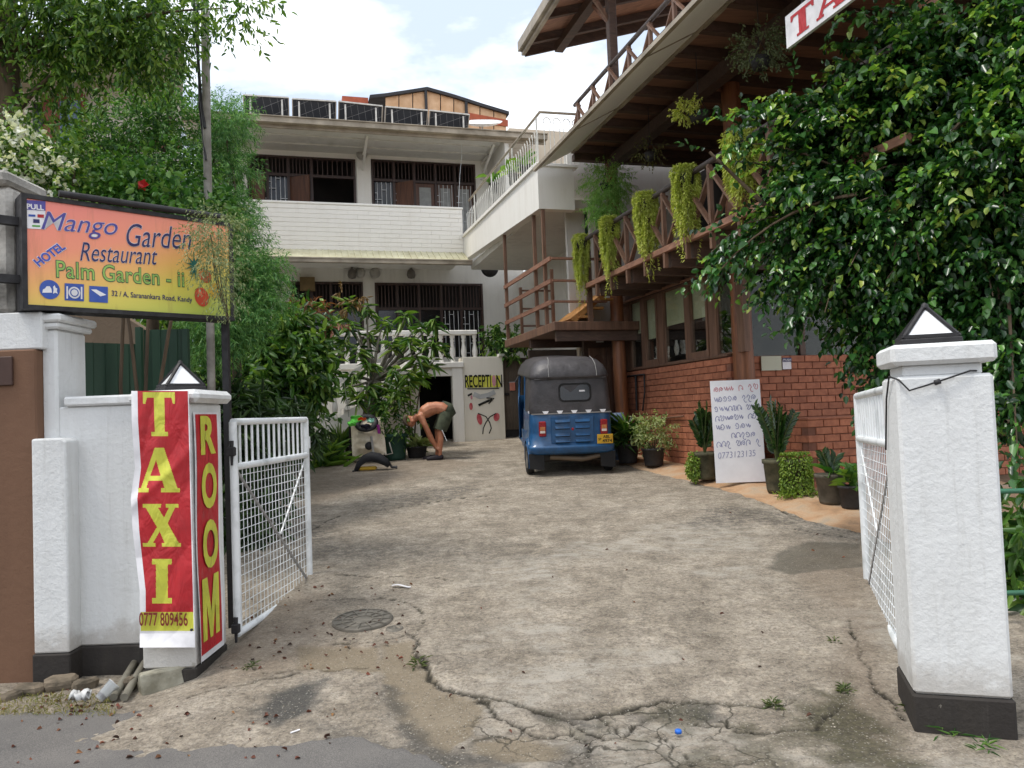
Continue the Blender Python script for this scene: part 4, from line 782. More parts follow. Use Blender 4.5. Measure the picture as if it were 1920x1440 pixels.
# brick walls, bricks picked one by one where they show largest
BRK = mat('red_brick', L(176, 113, 84), L(152, 94, 70), sc=14, rough=.75, bump=.35, bsc=70, rand=.28); MORT = mat('mortar', L(134, 90, 74), L(112, 76, 62), sc=9, rough=.95)
UB, VB, ZB0, ZB1 = 5.3, 8.5, .30, 2.115
side = HB().box((UB+.012, VB+.012, ZB0), (UB+.16, 11.8, ZB1-.004)).build('brick_wall', MORT, rw)
front = HB().box((UB+.2, VB+.012, ZB0), (9.2, VB+.16, ZB1-.004)).build('brick_wall', MORT, rw)
def brick_mesh(axis):
    mb = HB(); l_, h_, t_ = .21, .078, .05
    mb.bbox((-l_/2, 0, 0), (l_/2, t_, h_), .004) if axis == 'u' else mb.bbox((0, -l_/2, 0), (t_, l_/2, h_), .004)
    return mb.mesh('brick', np.zeros(3), [BRK])
bmU, bmV = brick_mesh('u'), brick_mesh('v')
def brick_at(c_, me, parent, sc=1., axis=0):
    o = bpy.data.objects.new('brick', me); COL.objects.link(o); o.parent = parent; w_ = hw(*c_); o.location = (w_-WO[parent]).tolist(); o.rotation_euler = (0, 0, 0)
    if sc != 1: o.scale = (1, 1, 1)
    return o
def stuff_bricks(lst, axis, parent):
    if not lst: return
    mb = HB()
    for c_ in lst:
        l_, h_, t_ = .21, .078, .05; c_ = np.array(c_)
        mb.box(c_+(-l_/2, 0, 0), c_+(l_/2, t_, h_)) if axis == 'u' else mb.box(c_+(0, -l_/2, 0), c_+(t_, l_/2, h_))
    o = mb.build('brick_field', BRK, parent); o['kind'] = 'stuff'
rng = random.Random(3)
lb = []; n_ = 0
zs_ = np.arange(ZB1-.09, ZB0, -.0885)
for r_, z_ in enumerate(zs_):
    for v_ in np.arange(VB+.11+(r_ % 2)*.11, 11.75, .22): lb.append(((UB-rng.uniform(0, .004), v_, z_), 'v'))
    for u_ in np.arange(UB+.32-(r_ % 2)*.11, 9.1, .22): lb.append(((u_, VB-rng.uniform(0, .004), z_), 'u'))
def cost(b): 
    w_ = hw(*b[0]); d = (w_-C0)@nf; x = 960+F*((w_-C0)@nr)/d; y = 720-F*((w_-C0)@nu)/d
    vis = y < 905 and x < 1640 and not (1335 < x < 1440 and y > 705); return (vis, -d)
lb.sort(key=cost, reverse=True)
for c_, ax in lb[:300]: brick_at(c_, bmU if ax == 'u' else bmV, front if ax == 'u' else side)
stuff_bricks([c_ for c_, ax in lb[300:] if ax == 'u'], 'u', front); stuff_bricks([c_ for c_, ax in lb[300:] if ax == 'v'], 'v', side)
# low brick planter wall nearer the gate
pw_ = thing('planter_wall', 'low red brick planter wall behind the right gate', 'wall', hw(6.8, 7.7, .4))
pm = HB().box((5.722, 7.612, .2), (9.5, 8.3, 1.29)).build('wall_core', MORT, pw_); HB().bbox((5.70, 7.59, 1.29), (9.5, 8.32, 1.315), .006).build('wall_top', BRK, pw_)
lp = []
for r_, z_ in enumerate(np.arange(1.21, .25, -.0885)):
    for u_ in np.arange(5.815-(r_ % 2)*.11+.0, 9.3, .22):
        if u_ > 5.75: lp.append((u_, 7.60-rng.uniform(0, .004), z_))
for c_ in lp[:300]: brick_at(c_, bmU, pm)
stuff_bricks([(5.712, v_, z_) for r_, z_ in enumerate(np.arange(1.21, .25, -.0885)) for v_ in (7.74+(r_ % 2)*.1, 7.96+(r_ % 2)*.1)], 'v', pm)
# side windows
wz0, wz1 = ZB1+.0, 3.22
def wv(x): return pu(x, 610, UB)[1]
sill = HB().bbox((UB-.02, VB+.05, wz0), (UB+.12, 11.8, wz0+.035), .006).build('window_sill', TIM, rw)
HB().box((UB+.0, VB+.05, wz1), (UB+.12, 11.8, wz1+.16)).build('lintel', TIMD, rw)
HB().bar((UB-.05, VB+.1, wz1+.02), (UB-.05, 11.75, wz1+.02), .03, .03).build('lintel_batten', TIML, rw)
WGL = NT('window_glass'); t = WGL; tr_ = t.n('ShaderNodeBsdfTransparent'); tr_.inputs[0].default_value = (.86, .89, .87, 1); gl_ = t.n('ShaderNodeBsdfGlossy'); gl_.inputs['Roughness'].default_value = .015; gl_.inputs[0].default_value = (.9, .92, .92, 1)
lw_ = t.n('ShaderNodeLayerWeight'); fr_ = t.math('MULTIPLY_ADD', t.math('POWER', lw_.outputs['Facing'], 3.), .75); fr_.node.inputs[2].default_value = .018; ms_ = t.n('ShaderNodeMixShader'); t.l(fr_, ms_.inputs[0]); t.l(tr_.outputs[0], ms_.inputs[1]); t.l(gl_.outputs[0], ms_.inputs[2]); t.l(ms_.outputs[0], t.t.nodes['Material Output'].inputs[0])
BLIND = mat('cream_blind', L(232, 228, 196), L(212, 206, 168), sc=2, rough=.8, stretch=(1, 1, .3))
edges_ = [(1166, 1179), (1199, 1206), (1231, 1242), (1281, 1290), (1326, 1341), (1379, 1392)]
for a, b in edges_: HB().box((UB+.02, wv(b), wz0+.035), (UB+.1, wv(a), wz1)).build('mullion', TIM, rw)
for k, (e0, e1) in enumerate(zip(edges_[:-1], edges_[1:])):
    v1_, v0_ = wv(e0[1]), wv(e1[0]); z0, z1 = wz0+.036, wz1-.001; v0_ += .002; v1_ -= .002
    f = HB(); fr = .045 if k in (1, 3) else .015
    for a in ((v0_, v0_+fr, z0, z1), (v1_-fr, v1_, z0, z1), (v0_+fr, v1_-fr, z0, z0+fr*(2 if k in (1, 3) else 1)), (v0_+fr, v1_-fr, z1-fr, z1)): f.box((UB+.005 if k in (1, 3) else UB+.03, a[0], a[2]), (UB+.06, a[1], a[3]))
    wn_ = f.build('window', TIM, rw)
    HB().box((UB+.045, v0_+fr, z0+fr), (UB+.049, v1_-fr, z1-fr)).build('pane', WGL.m, wn_)
    if k < 4: HB().box((UB+.07, v0_+.01, z0+(.55 if k != 1 else .42)), (UB+.075, v1_-.01, z1)).build('blind', BLIND, wn_)
# front glazing under the tree
for a, b in ((5.55, 5.62), (6.35, 6.43), (7.3, 7.38)): HB().box((a, VB+.02, wz0+.0), (b, VB+.1, wz1)).build('mullion', TIMD, rw)
HB().box((5.5, VB+.0, wz1), (9.2, VB+.12, wz1+.16)).build('lintel', TIMD, rw)
for a, b in ((5.62, 6.35), (6.43, 7.3)): HB().box((a, VB+.05, wz0), (b, VB+.054, wz1)).build('pane', WGL.m, rw)
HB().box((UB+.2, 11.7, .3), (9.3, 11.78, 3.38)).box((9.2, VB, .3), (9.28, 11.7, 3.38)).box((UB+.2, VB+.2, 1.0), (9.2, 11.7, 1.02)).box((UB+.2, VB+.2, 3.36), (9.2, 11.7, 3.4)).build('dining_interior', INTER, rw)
pc = lambda x, y: pv(x, y, VB-.03)
a, b = pc(1427, 668), pc(1466, 694); HB().box((a[0], VB-.03, b[2]), (b[0], VB-.018, a[2])).build('notice_board', plaster('notice_paper', L(196, 196, 176), L(150, 150, 110), amount=.6, bump=0), rw)
a, b = pc(1467, 671), pc(1484, 692); st_ = HB().box((a[0], VB-.03, b[2]), (b[0], VB-.018, a[2])).build('sticker', PWHITE, rw); a2, b2 = pc(1467, 671), pc(1484, 678)
HB().box((a2[0], VB-.034, b2[2]), (b2[0], VB-.0305, a2[2])).build('sticker_header', NAVY, st_); put_text('PUSH', hw(a2[0]+.01, VB-.034, b2[2]+.008), hw(b2[0]-.01, VB-.034, b2[2]+.008), (0, 0, 1), .028, PWHITE, st_, .02)
# log columns
def log(u_, v_, r_, z0, z1, name='log_column'):
    pts = []; rs = []
    for k in range(9): pts.append(hw(u_+random.uniform(-.012, .012), v_+random.uniform(-.012, .012), z0+(z1-z0)*k/8)); rs.append(r_*(1.06-.1*k/8)*random.uniform(.97, 1.03))
    mb = MB(); mb.tube(pts, rs, 14); return mb.build(name, LOG, rw)
log(5.1, 11.42, .105, .45, 5.55); log(5.44, 8.42, .125, .35, 5.55); log(5.15, 5.0, .12, 3.5, 5.55)
# carved double door and door wall
HB().box((4.72, 12.0, .6), (5.75, 12.1, 2.9)).build('door_wall', TIMD, rw)
for k in range(2):
    u0 = 4.78+k*.32; d_ = HB().bbox((u0, 11.94, .65), (u0+.31, 11.99, 2.55), .006).build('door_leaf', TIM, rw); mb = HB()
    arc = [(u0+.155+.095*math.cos(a), 11.94, 2.3+.13*math.sin(a)) for a in np.linspace(0, math.pi, 9)]
    mb.prism([(u0+.25, 11.94, 1.75)]+arc+[(u0+.06, 11.94, 1.75)], (0, -.02, 0)); mb.build('door_panel', RWOOD, d_); HB().bbox((u0+.06, 11.92, .8), (u0+.25, 11.94, 1.6), .008).build('door_panel', RWOOD, d_)
a = pv(1118, 642, 11.93); HB().box((a[0], 11.92, a[2]), (a[0]+.13, 11.935, a[2]+.09)).build('door_plate', PWHITE, rw)
HB().box((5.6, 12.1, .5), (5.75, 18.6, 5.0)).build('side_wall', W_SHADE, rw)
for u_ in (pv(1086, 650, 13.2)[0], pv(1104, 650, 13.2)[0]): HB().bbox((u_, 13.2, .6), (u_+.15, 13.35, 2.8), .01).build('white_pier', W_HOUSE, rw)
HB().box((pv(992, 660, 14.6)[0], 14.6, .6), (5.6, 14.7, 2.75)).build('passage_wall', mat('passage_brown', L(78, 66, 58), rough=.8), rw)
a, b = pu(1071, 512, 5.58), pu(1094, 590, 5.58); f = HB().box((5.57, b[1]-.1, 3.0), (5.598, a[1]+.2, 4.35)).build('window', DKWOOD, rw); mb = HB()
for k in range(12): mb.bar((5.56, b[1]-.08+k*(a[1]-b[1]+.26)/11, 3.0), (5.56, b[1]-.08+k*(a[1]-b[1]+.26)/11, 4.35), .02)
mb.build('slats', DKWOOD, f)['kind'] = 'stuff'
HB().bbox((4.88, 11.95, 2.9), (5.02, 12.09, 5.0), .01).build('white_post', W_HOUSE, rw)
# side balcony of the house: white slab with metal railing
sb = HB().prism([(3.9, 11.63, 4.78), (3.9, 17.19, 5.08), (3.9, 17.19, 5.60), (3.9, 11.63, 5.47)], (.16, 0, 0)).build('side_balcony', W_HOUSE, rw)
HB().bbox((3.86, 11.60, 5.47), (4.6, 11.8, 5.53), .01).build('coping', W_HOUSE, sb); HB().prism([(3.86, 11.75, 5.473), (3.86, 17.18, 5.602), (3.86, 17.18, 5.66), (3.86, 11.75, 5.533)], (.24, 0, 0)).build('coping', W_HOUSE, sb)
HB().box((4.06, 11.63, 4.78), (4.52, 11.8, 5.47)).build('front_wall', W_HOUSE, sb)
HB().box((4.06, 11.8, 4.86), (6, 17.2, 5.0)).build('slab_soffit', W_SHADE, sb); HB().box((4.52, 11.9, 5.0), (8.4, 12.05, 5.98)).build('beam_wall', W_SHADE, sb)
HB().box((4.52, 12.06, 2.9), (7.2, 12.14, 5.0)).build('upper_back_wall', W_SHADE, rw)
p0, p1 = pv(1095, 385, 12.04), pv(1140, 470, 12.04); HB().box((p0[0], 12.0, p1[2]-.2), (p1[0], 12.05, p0[2])).build('green_shutter', mat('green_cloth', L(44, 74, 48), rough=.9), rw)
RAILM = glossy('railing_white', L(214, 212, 204), .45)
ra, rb_ = (3.95, 11.55, 6.33), (3.95, 16.75, 6.34); rl2 = HB().tube([ra, rb_], .022, 8).build('metal_handrail', GUTT, sb)
HB().tube([ra, (4.62, 11.6, 6.36)], .022, 8).build('metal_handrail', GUTT, sb)
k = 0
for v_ in np.arange(11.7, 17.0, .135):
    zb_ = 5.53+(v_-11.7)*.0237; HB().tube([(3.95, v_, zb_), (3.95, v_, 6.02), (3.95+(.0), v_+.045, 6.12)], .008, 5, False).build('metal_baluster', RAILM, rl2); k += 1
for u_ in (4.08, 4.25, 4.42, 4.58):
    HB().tube([(u_-.05, 11.6, 5.53), (u_-.05, 11.6, 6.1)], .008, 5, False).build('metal_baluster', RAILM, rl2); HB().tube([(u_+.05, 11.6, 5.53), (u_+.05, 11.6, 6.1)], .008, 5, False).build('metal_baluster', RAILM, rl2)
    HB().tube([(u_+.062*math.cos(a), 11.6, 6.2+.07*math.sin(a)) for a in np.linspace(-.4, math.pi+.4, 11)], .008, 5, False).build('railing_arch', RAILM, rl2)
for v_ in (11.75, 13.2, 14.7, 16.2): HB().tube([(3.95, v_, 5.5), (3.95, v_, 6.33)], .014, 6).build('railing_post', RAILM, rl2)
# hanging landing with posts and three rails
lz = 2.90; ld = HB().bbox((3.93, 11.2, lz-.14), (5.5, 14.1, lz), .008).build('landing', TIM, rw)
HB().box((3.98, 11.26, lz-.30), (5.4, 11.34, lz-.141)).build('joist', TIMD, ld); HB().box((3.98, 12.6, lz-.28), (5.4, 12.7, lz-.141)).build('joist', TIMD, ld)
for v_, zt_ in ((13.98, 4.92), (12.15, 4.80), (11.66, 4.77)): HB().bar((3.97, v_, lz-.0), (3.97, v_, zt_), .055, .055).build('landing_post', TIM, ld)
for v_, u_ in ((13.98, 4.25), (12.15, 4.25)): HB().bar((u_, v_, lz), (u_, v_, 3.9), .05, .05).build('landing_post', TIM, ld)
for z_ in (3.22, 3.55, 3.90):
    HB().bar((3.935, 14.0, z_), (3.935, 11.28, z_), .03, .07).build('rail', TIML, ld); HB().bar((3.95, 11.27, z_), (4.85, 11.27, z_), .07, .03).build('rail', TIML, ld); HB().bar((4.27, 13.98, z_-.06), (4.9, 13.98, z_-.06), .05, .03).build('rail', TIM, ld)
YW = wood('yellow_ply', L(190, 140, 78), L(150, 100, 54), .6, 0); rmp = HB().prism([(4.35, 11.35, lz+.005), (4.9, 11.35, lz+.45), (4.9, 11.35, lz+.52), (4.25, 11.35, lz+.06)], (0, .8, 0)).build('stair_flight', YW, ld)
for k in range(3): HB().bbox((4.38+k*.17, 11.25, lz+.06+k*.14), (4.62+k*.17, 11.349, lz+.10+k*.14), .004).build('tread', YW, rmp)
HB().bar((4.55, 11.24, lz-.1), (4.55, 11.24, 4.25), .075).build('landing_post', TIM, ld)
# balcony with crossed bracing
bz = 3.42; UBL = 4.5; vs_p = [pu(x, y, UBL)[1] for x, y in ((1124, 545), (1152, 532), (1186, 518), (1223, 502), (1256, 487), (1294, 470))]; stp = (vs_p[0]-vs_p[-1])/5
pv_ = [vs_p[0]-stp*i for i in range(-0, 11)]
bf = HB().box((UBL, 4.6, bz), (5.35, 11.15, bz+.05)).build('balcony_floor', TIMD, rw)
HB().bbox((UBL-.06, 4.6, bz-.015), (UBL-.003, 11.15, bz+.06), .004).build('edge_board', TIML, bf)
for v_ in pv_:
    HB().box((UBL+.03, v_-.04, bz-.19), (5.6, v_+.04, bz-.002)).build('joist', TIMD, bf)
rt0, rt1 = 4.17, 4.17
rlb = HB().tube([(UBL-.02, 11.2, 4.18), (UBL-.02, 4.7, 4.18)], .035, 8).build('balcony_rail', wood('grey_rail_wood', L(92, 82, 78), L(60, 52, 50), .6, 1), rw)
for i, v_ in enumerate(pv_):
    HB().bar((UBL-.03, v_, bz-.2), (UBL-.03, v_, 4.15 if i % 2 == 0 else bz+.06), .05).build('post', TIM, rlb)
    if i % 2 == 0 :
        for d_ in (-.09, .09): HB().bar((UBL-.02, v_+d_*.2, bz+.05), (UBL-.02, v_+d_, 4.14) if False else (UBL-.02, v_+d_*.15, 4.12), .022).build('picket', TIM, rlb)
for i, (a, b) in enumerate(zip(pv_[:-1], pv_[1:])):
    HB().bar((UBL-.035, a, 4.12), (UBL-.035, b, bz+.07), .03, .06, up=(1, 0, 0)).build('cross_brace', TIM, rlb); HB().bar((UBL+.01, a, bz+.07), (UBL+.01, b, 4.12), .03, .06, up=(1, 0, 0)).build('cross_brace', TIM, rlb)
# balcony wall behind, in the dark interior colour
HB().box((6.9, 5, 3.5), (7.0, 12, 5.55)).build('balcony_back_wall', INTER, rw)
# roof deck above: soffit boards, joists, beams
dz = 5.62
dk = HB().box((4.4, 4.3, dz+.10), (8.5, 11.4, dz+.16)).build('deck', SOFF, rw)
for v_ in np.arange(4.5, 11.4, .56): HB().box((4.42, v_, dz-.02), (8.4, v_+.09, dz+.10)).build('joist', TIMD, dk)
mb = HB(); 
for u_ in np.arange(4.42, 8.4, .115): pass
HB().box((5.02, 4.4, dz-.20), (5.18, 11.4, dz-.022)).build('beam', TIMD, dk); HB().box((4.42, 11.30, dz-.12), (8.4, 11.42, dz-.021)).build('beam', TIMD, dk); HB().box((7.0, 4.4, dz-.2), (7.15, 11.3, dz-.022)).build('beam', TIMD, dk)
CANW = plaster('canopy_sheet', L(244, 244, 240), L(206, 204, 196), amount=.25, bump=.05)
cn = HB().prism([(3.78, 4.2, 5.30), (4.40, 4.2, 5.64), (4.40, 4.2, 5.67), (3.78, 4.2, 5.33)], (0, 7.15, 0)).build('edge_canopy', CANW, rw)
HB().bar((3.76, 4.2, 5.315), (3.76, 11.36, 5.315), .05, .05).build('gutter_strip', GUTT, cn); HB().bar((4.41, 4.2, 5.63), (4.41, 11.36, 5.63), .05, .04).build('inner_strip', GUTT, cn)
for v_ in (9.55, 7.4, 5.3): HB().prism([(3.79, v_, 5.297), (4.39, v_, 5.626), (4.39, v_, 5.644), (3.79, v_, 5.315)], (0, .03, 0)).build('sheet_joint', GUTT, cn)
# deck railing
UR = 4.36; rlt = HB().tube([(UR, 11.05, 6.27), (UR, 4.4, 6.27)], .03, 8).build('deck_rail', wood('grey_rail_wood', L(92, 82, 78), L(60, 52, 50), .6, 1), rw)
dv = np.arange(10.9, 4.4, -.62)
for i, v_ in enumerate(dv):
    HB().bar((UR, v_, 5.72), (UR, v_, 6.25), .045).build('post', TIM, rlt)
    HB().bar((UR-.02, v_, 6.22), (UR-.02, v_-.50, 5.70), .022, .05, up=(1, 0, 0)).build('brace', TIM, rlt); HB().bar((UR+.02, v_, 6.22), (UR+.02, v_+.50, 5.70), .022, .05, up=(1, 0, 0)).build('brace', TIM, rlt)
HB().tube([(UR, 11.0, 5.98), (UR, 4.4, 5.98)], .008, 5).build('wire', BLACKM, rlt)
# open roof over the deck
r0 = np.array([3.9, 7.62]); r1 = np.array([8.6, 9.05])
rf2 = HB().prism([(r0[0], 3.8, r0[1]), (r1[0], 3.8, r1[1]), (r1[0], 3.8, r1[1]+.05), (r0[0], 3.8, r0[1]+.05)], (0, 8.2, 0)).build('deck_roof', SOFF, rw)
sl_r = (r1[1]-r0[1])/(r1[0]-r0[0])
for v_ in np.arange(4.4, 12, .8): HB().prism([(r0[0], v_, r0[1]-.13), (r1[0], v_, r1[1]-.13), (r1[0], v_, r1[1]-.002), (r0[0], v_, r0[1]-.002)], (0, .07, 0)).build('rafter', TIMD, rf2)
HB().box((r0[0]-.06, 3.8, r0[1]-.14), (r0[0]-.003, 12.05, r0[1]+.0)).box((r0[0]-.12, 3.8, r0[1]-.08), (r0[0]-.061, 12.05, r0[1]+.08)).build('gutter', GUTT, rf2); HB().prism([(r0[0], 12.01, r0[1]-.16), (r1[0], 12.01, r1[1]-.16), (r1[0], 12.01, r1[1]+.06), (r0[0], 12.01, r0[1]+.06)], (0, .04, 0)).build('barge_board', TIMD, rf2)
HB().box((4.38, 4, 7.52), (4.52, 11.9, 7.66)).build('beam', TIMD, rf2)
for v_ in (9.75, 5.6): HB().bbox((4.39, v_-.06, 5.7), (4.51, v_+.06, 7.52), .01).build('deck_post', TIMD, rw); HB().bar((4.45, v_, 6.9), (4.0, v_+.0, 7.55), .05).build('strut', TIM, rw); HB().bar((4.45, v_+.05, 6.95), (4.45, v_+.6, 7.5), .05).build('strut', TIML, rw)
for (x, y, L_) in (): pass
# pipe work on the brick wall
mb = MB(); PU = lambda x, y: hw(*pu(x, y, UB-.04)); mb.tube([PU(1170, 706), PU(1208, 702), PU(1209, 735), PU(1205, 770)], .014, 6); mb.build('hose_pipe', BLACKM, rw)
mb = MB(); mb.tube([PU(1192, 704), PU(1194, 770)], .02, 6); mb.build('drain_pipe', BLACKM, rw); mb = MB(); mb.tube([PU(1230, 786), PU(1282, 780)], .015, 6); mb.build('water_pipe', TIML, rw)
# TAXI sign hanging under the canopy
ts = thing('hanging_taxi_sign', 'white board with red letters TAXI hanging under the deck edge at top right', 'sign', hw(4.0, 4.9, 4.39))
q = pu(1472, 32, 4.0), pu(1480, 88, 4.0); z1_, z0_ = q[0][2], q[1][2]; v1_ = q[0][1]; HB().box((4.0, v1_-1.35, z0_), (4.03, v1_, z1_)).build('board', PWHITE, ts)
x0 = .07
for ch, wd_ in (('T', .29), ('A', .35), ('X', .34), ('I', .15)):
    for P in GL[ch][:1]:
        pts = [hw(3.998, v1_-x0-wd_*a, z0_+(z1_-z0_)*(.13+.74*b)) for a, b in P]; mb = MB(); 
        bp = bpy.data.curves.new('c', 'CURVE'); bp.dimensions = '2D'; bp.fill_mode = 'BOTH'
        for Q in GL[ch]:
            sp_ = bp.splines.new('POLY'); sp_.points.add(len(Q)-1); sp_.use_cyclic_u = True
            for pt, (a, b) in zip(sp_.points, Q): pt.co = (a, b, 0, 1)
        oo = bpy.data.objects.new('c', bp); me = bpy.data.meshes.new_from_object(oo); vs = [tuple(v.co) for v in me.vertices]; fs = [list(p_.vertices)[::-1] for p_ in me.polygons]
        bpy.data.objects.remove(oo); mb.add([hw(3.997, v1_-x0-wd_*a, z0_+(z1_-z0_)*(.13+.74*b)) for a, b, _ in vs], fs); mb.build('lettering', RED, ts)
    x0 += wd_+.02
for v_ in (v1_-.2, v1_-1.1): HB().bar((4.015, v_, z1_), (4.1, v_, 5.5), .006).build('wire', BLACKM, ts)
# ------------------------------------------------------------------ vegetation
def unit(a): return a/(np.linalg.norm(a, axis=-1, keepdims=True)+1e-9)
def leaf_arrays(P, D, N, ln, wd, fold=.25, curl=.15):
    """ovate folded leaves: base P, direction D, normal N -> 6 verts, 2 quads each"""
    n_ = len(P); D = unit(D); S = unit(np.cross(D, N)); N = np.cross(S, D); ln = np.broadcast_to(ln, (n_,))[:, None]; wd = np.broadcast_to(wd, (n_,))[:, None]
    b = P; t_ = P+D*ln-N*ln*curl; r1 = P+D*ln*.33+S*wd*.5+N*wd*fold; r2 = P+D*ln*.70+S*wd*.40+N*(wd*fold-ln*curl*.5); l1 = P+D*ln*.33-S*wd*.5+N*wd*fold; l2 = P+D*ln*.70-S*wd*.40+N*(wd*fold-ln*curl*.5)
    V_ = np.stack([b, r1, r2, t_, l2, l1], 1).reshape(-1, 3); i = np.arange(n_)[:, None]*6; return V_, np.vstack([i+np.array([[0, 1, 2, 3]]), i+np.array([[0, 3, 4, 5]])])
def strip_arrays(P, D, N, ln, wd, curl=.3):
    n_ = len(P); D = unit(D); S = unit(np.cross(D, N)); N = np.cross(S, D); ln = np.broadcast_to(ln, (n_,))[:, None]; wd = np.broadcast_to(wd, (n_,))[:, None]
    m_ = P+D*ln*.55+N*0; t_ = P+D*ln-Z*ln*curl; V_ = np.stack([P, m_+S*wd*.5, t_, m_-S*wd*.5], 1).reshape(-1, 3); i = np.arange(n_)[:, None]*4; return V_, i+np.array([[0, 1, 2, 3]])
def merge(lst):
    Vs, Fs, k = [], [], 0
    for v_, f_ in lst: Vs.append(v_); Fs.append(f_+k); k += len(v_)
    return np.vstack(Vs), np.vstack(Fs)
def in_ball(n_, shell=.5, rng_=RNG):
    d = unit(rng_.normal(size=(n_, 3))); return d*(shell+(1-shell)*rng_.random((n_, 1)))**(1/1.6), d
def twig_leaves(clumps, twigs, per, tl, ll, lw, droop=.4, up=.6, shell=.35, rng_=RNG, narrow=False, face=None, curl=.15):
    """clumps: (centre, radii, weight)"""
    wsum = sum(c_[2] for c_ in clumps); out = []
    for c_, r_, w_ in clumps:
        k = max(1, int(twigs*w_/wsum)); q, d = in_ball(k, shell, rng_); P = np.array(c_)+q*np.array(r_); dirs = unit(d*.8+rng_.normal(size=(k, 3))*.55+np.array([0, 0, -droop*.4]))
        a = (np.arange(per)+rng_.random((k, per)))/per; base = P[:, None]+dirs[:, None]*(a*tl)[..., None]-Z*((a*tl)**2*droop*.8)[..., None]
        sd_ = rng_.normal(size=(k, per, 3)); ld = unit(dirs[:, None]*.7+unit(sd_)*.9+np.array([0, 0, -droop])); nn = unit(rng_.normal(size=(k, per, 3))*.6+np.array([0, 0, up])+(0 if face is None else np.array(face)))
        B, Dd, Nn = base.reshape(-1, 3), ld.reshape(-1, 3), nn.reshape(-1, 3); s_ = rng_.uniform(.6, 1.25, len(B))
        out.append(strip_arrays(B, Dd, Nn, ll*s_, lw*s_, curl) if narrow else leaf_arrays(B, Dd, Nn, ll*s_, lw*s_, curl=curl))
    return merge(out)
def limbs(mb, base, tips, r0, rng_=random, r1=.012, sag=.1, n_=7):
    base = np.array(base, float)
    for t_ in tips:
        t_ = np.array(t_, float); mid = base*.5+t_*.5+np.array([rng_.uniform(-1, 1), rng_.uniform(-1, 1), rng_.uniform(-.3, 1)])*sag*np.linalg.norm(t_-base)
        pts = [base*(1-a)**2+mid*2*a*(1-a)+t_*a*a for a in np.linspace(0, 1, n_)]; mb.tube(pts, [r0*(1-a)+r1*a for a in np.linspace(0, 1, n_)], 7, False)
BARK = wood('bark', L(112, 94, 74), L(64, 54, 44), .9, 2, 4, 0); GBARK = wood('pale_bark', L(140, 134, 120), L(92, 88, 78), .9, 2, 5, 0); STEM = mat('green_stem', L(88, 100, 52), L(66, 72, 40), rough=.6)
CL = lambda x, y, d, rx, ry=None, rd=None, w_=None: (dep(x, y, d), (rx*d/F, (rd if rd is not None else rx)*d/F, (ry or rx)*d/F), w_ or rx*(ry or rx))
def plant(name, label, cat, loc, group=None): return thing(name, label, cat, loc, group)
# --- the big glossy tree over the right pillar
FIC = leafmat('glossy_dark_leaf', [L(20, 48, 25), L(36, 76, 36), L(60, 108, 50), L(100, 146, 70)], .30, .26, .75)
ft = plant('ficus_tree', 'large dense tree with glossy dark green leaves filling the upper right', 'tree', (4.3, 6.3, .35))
fcl = [CL(1440, 230, 6.6, 50, 45), CL(1365, 215, 6.5, 32, 32), CL(1480, 180, 6.6, 60, 50), CL(1560, 240, 6.4, 100, 110), CL(1440, 430, 6.7, 90, 70), CL(1370, 440, 6.7, 40, 40), CL(1500, 380, 6.4, 90, 110), CL(1465, 520, 6.6, 52, 50), CL(1570, 480, 6.2, 85, 90), CL(1635, 600, 6.3, 60, 60), CL(1530, 560, 6.5, 50, 40),
       CL(1680, 380, 6.0, 130, 150), CL(1660, 130, 6.2, 110, 90), CL(1780, 120, 5.8, 130, 130), CL(1880, 60, 5.6, 120, 110), CL(1820, 300, 5.6, 130, 140), CL(1900, 260, 5.2, 100, 130), CL(1800, 480, 5.9, 120, 120), CL(1900, 450, 5.4, 100, 130), CL(1700, 560, 6.0, 90, 90), CL(1860, 620, 5.6, 100, 90), CL(1905, 720, 5.2, 55, 70), CL(1885, 790, 5.0, 35, 45), CL(1600, 20, 6.3, 60, 30), CL(1700, 20, 6.2, 80, 60), CL(1665, 680, 6.2, 38, 34), CL(1960, 560, 5.3, 100, 200), CL(1970, 180, 5.2, 110, 200), CL(1625, 730, 6.1, 25, 30), CL(1320, 500, 6.7, 25, 22), CL(1330, 285, 6.6, 16, 22)]
core = np.array([4.3, 6.55, 2.9]); mbt = MB(); old, young = [], []
def sprays(cl, n_):
    """branches that arch out of the crown and droop, carrying leafy twigs along their outer part"""
    ws = np.array([c_[2] for c_ in cl], float); ws /= ws.sum(); T, Tw, tip = [], [], []
    for k in RNG.choice(len(cl), n_, p=ws):
        c_, r_, _ = cl[k]; q, d = in_ball(1, .75); e_ = np.array(c_)+q[0]*np.array(r_)*np.array([1.05, 1, 1.05]); st_ = core*.55+np.array(c_)*.45+RNG.normal(size=3)*.25; mid = (st_+e_)/2+np.array([0, 0, .12+.25*RNG.random()])
        al = np.linspace(0, 1, 9)[:, None]; B = st_*(1-al)**2+2*mid*al*(1-al)+e_*al**2; B[:, 2] -= .18*al[:, 0]**3; 
        if RNG.random() < .3: mbt.tube(B, [.014*(1-x)+.004 for x in al[:, 0]], 5, False)
        m_ = 7; aa = RNG.uniform(.45, 1, m_); ii = np.minimum((aa*8).astype(int), 7); bb = B[ii]+(B[ii+1]-B[ii])*(aa*8-ii)[:, None]; dd = unit((B[ii+1]-B[ii])*6+RNG.normal(size=(m_, 3))*.55+np.array([0, 0, -.15])); T.append(bb); Tw.append(dd); tip.append(aa)
    return np.vstack(T), np.vstack(Tw), np.concatenate(tip)
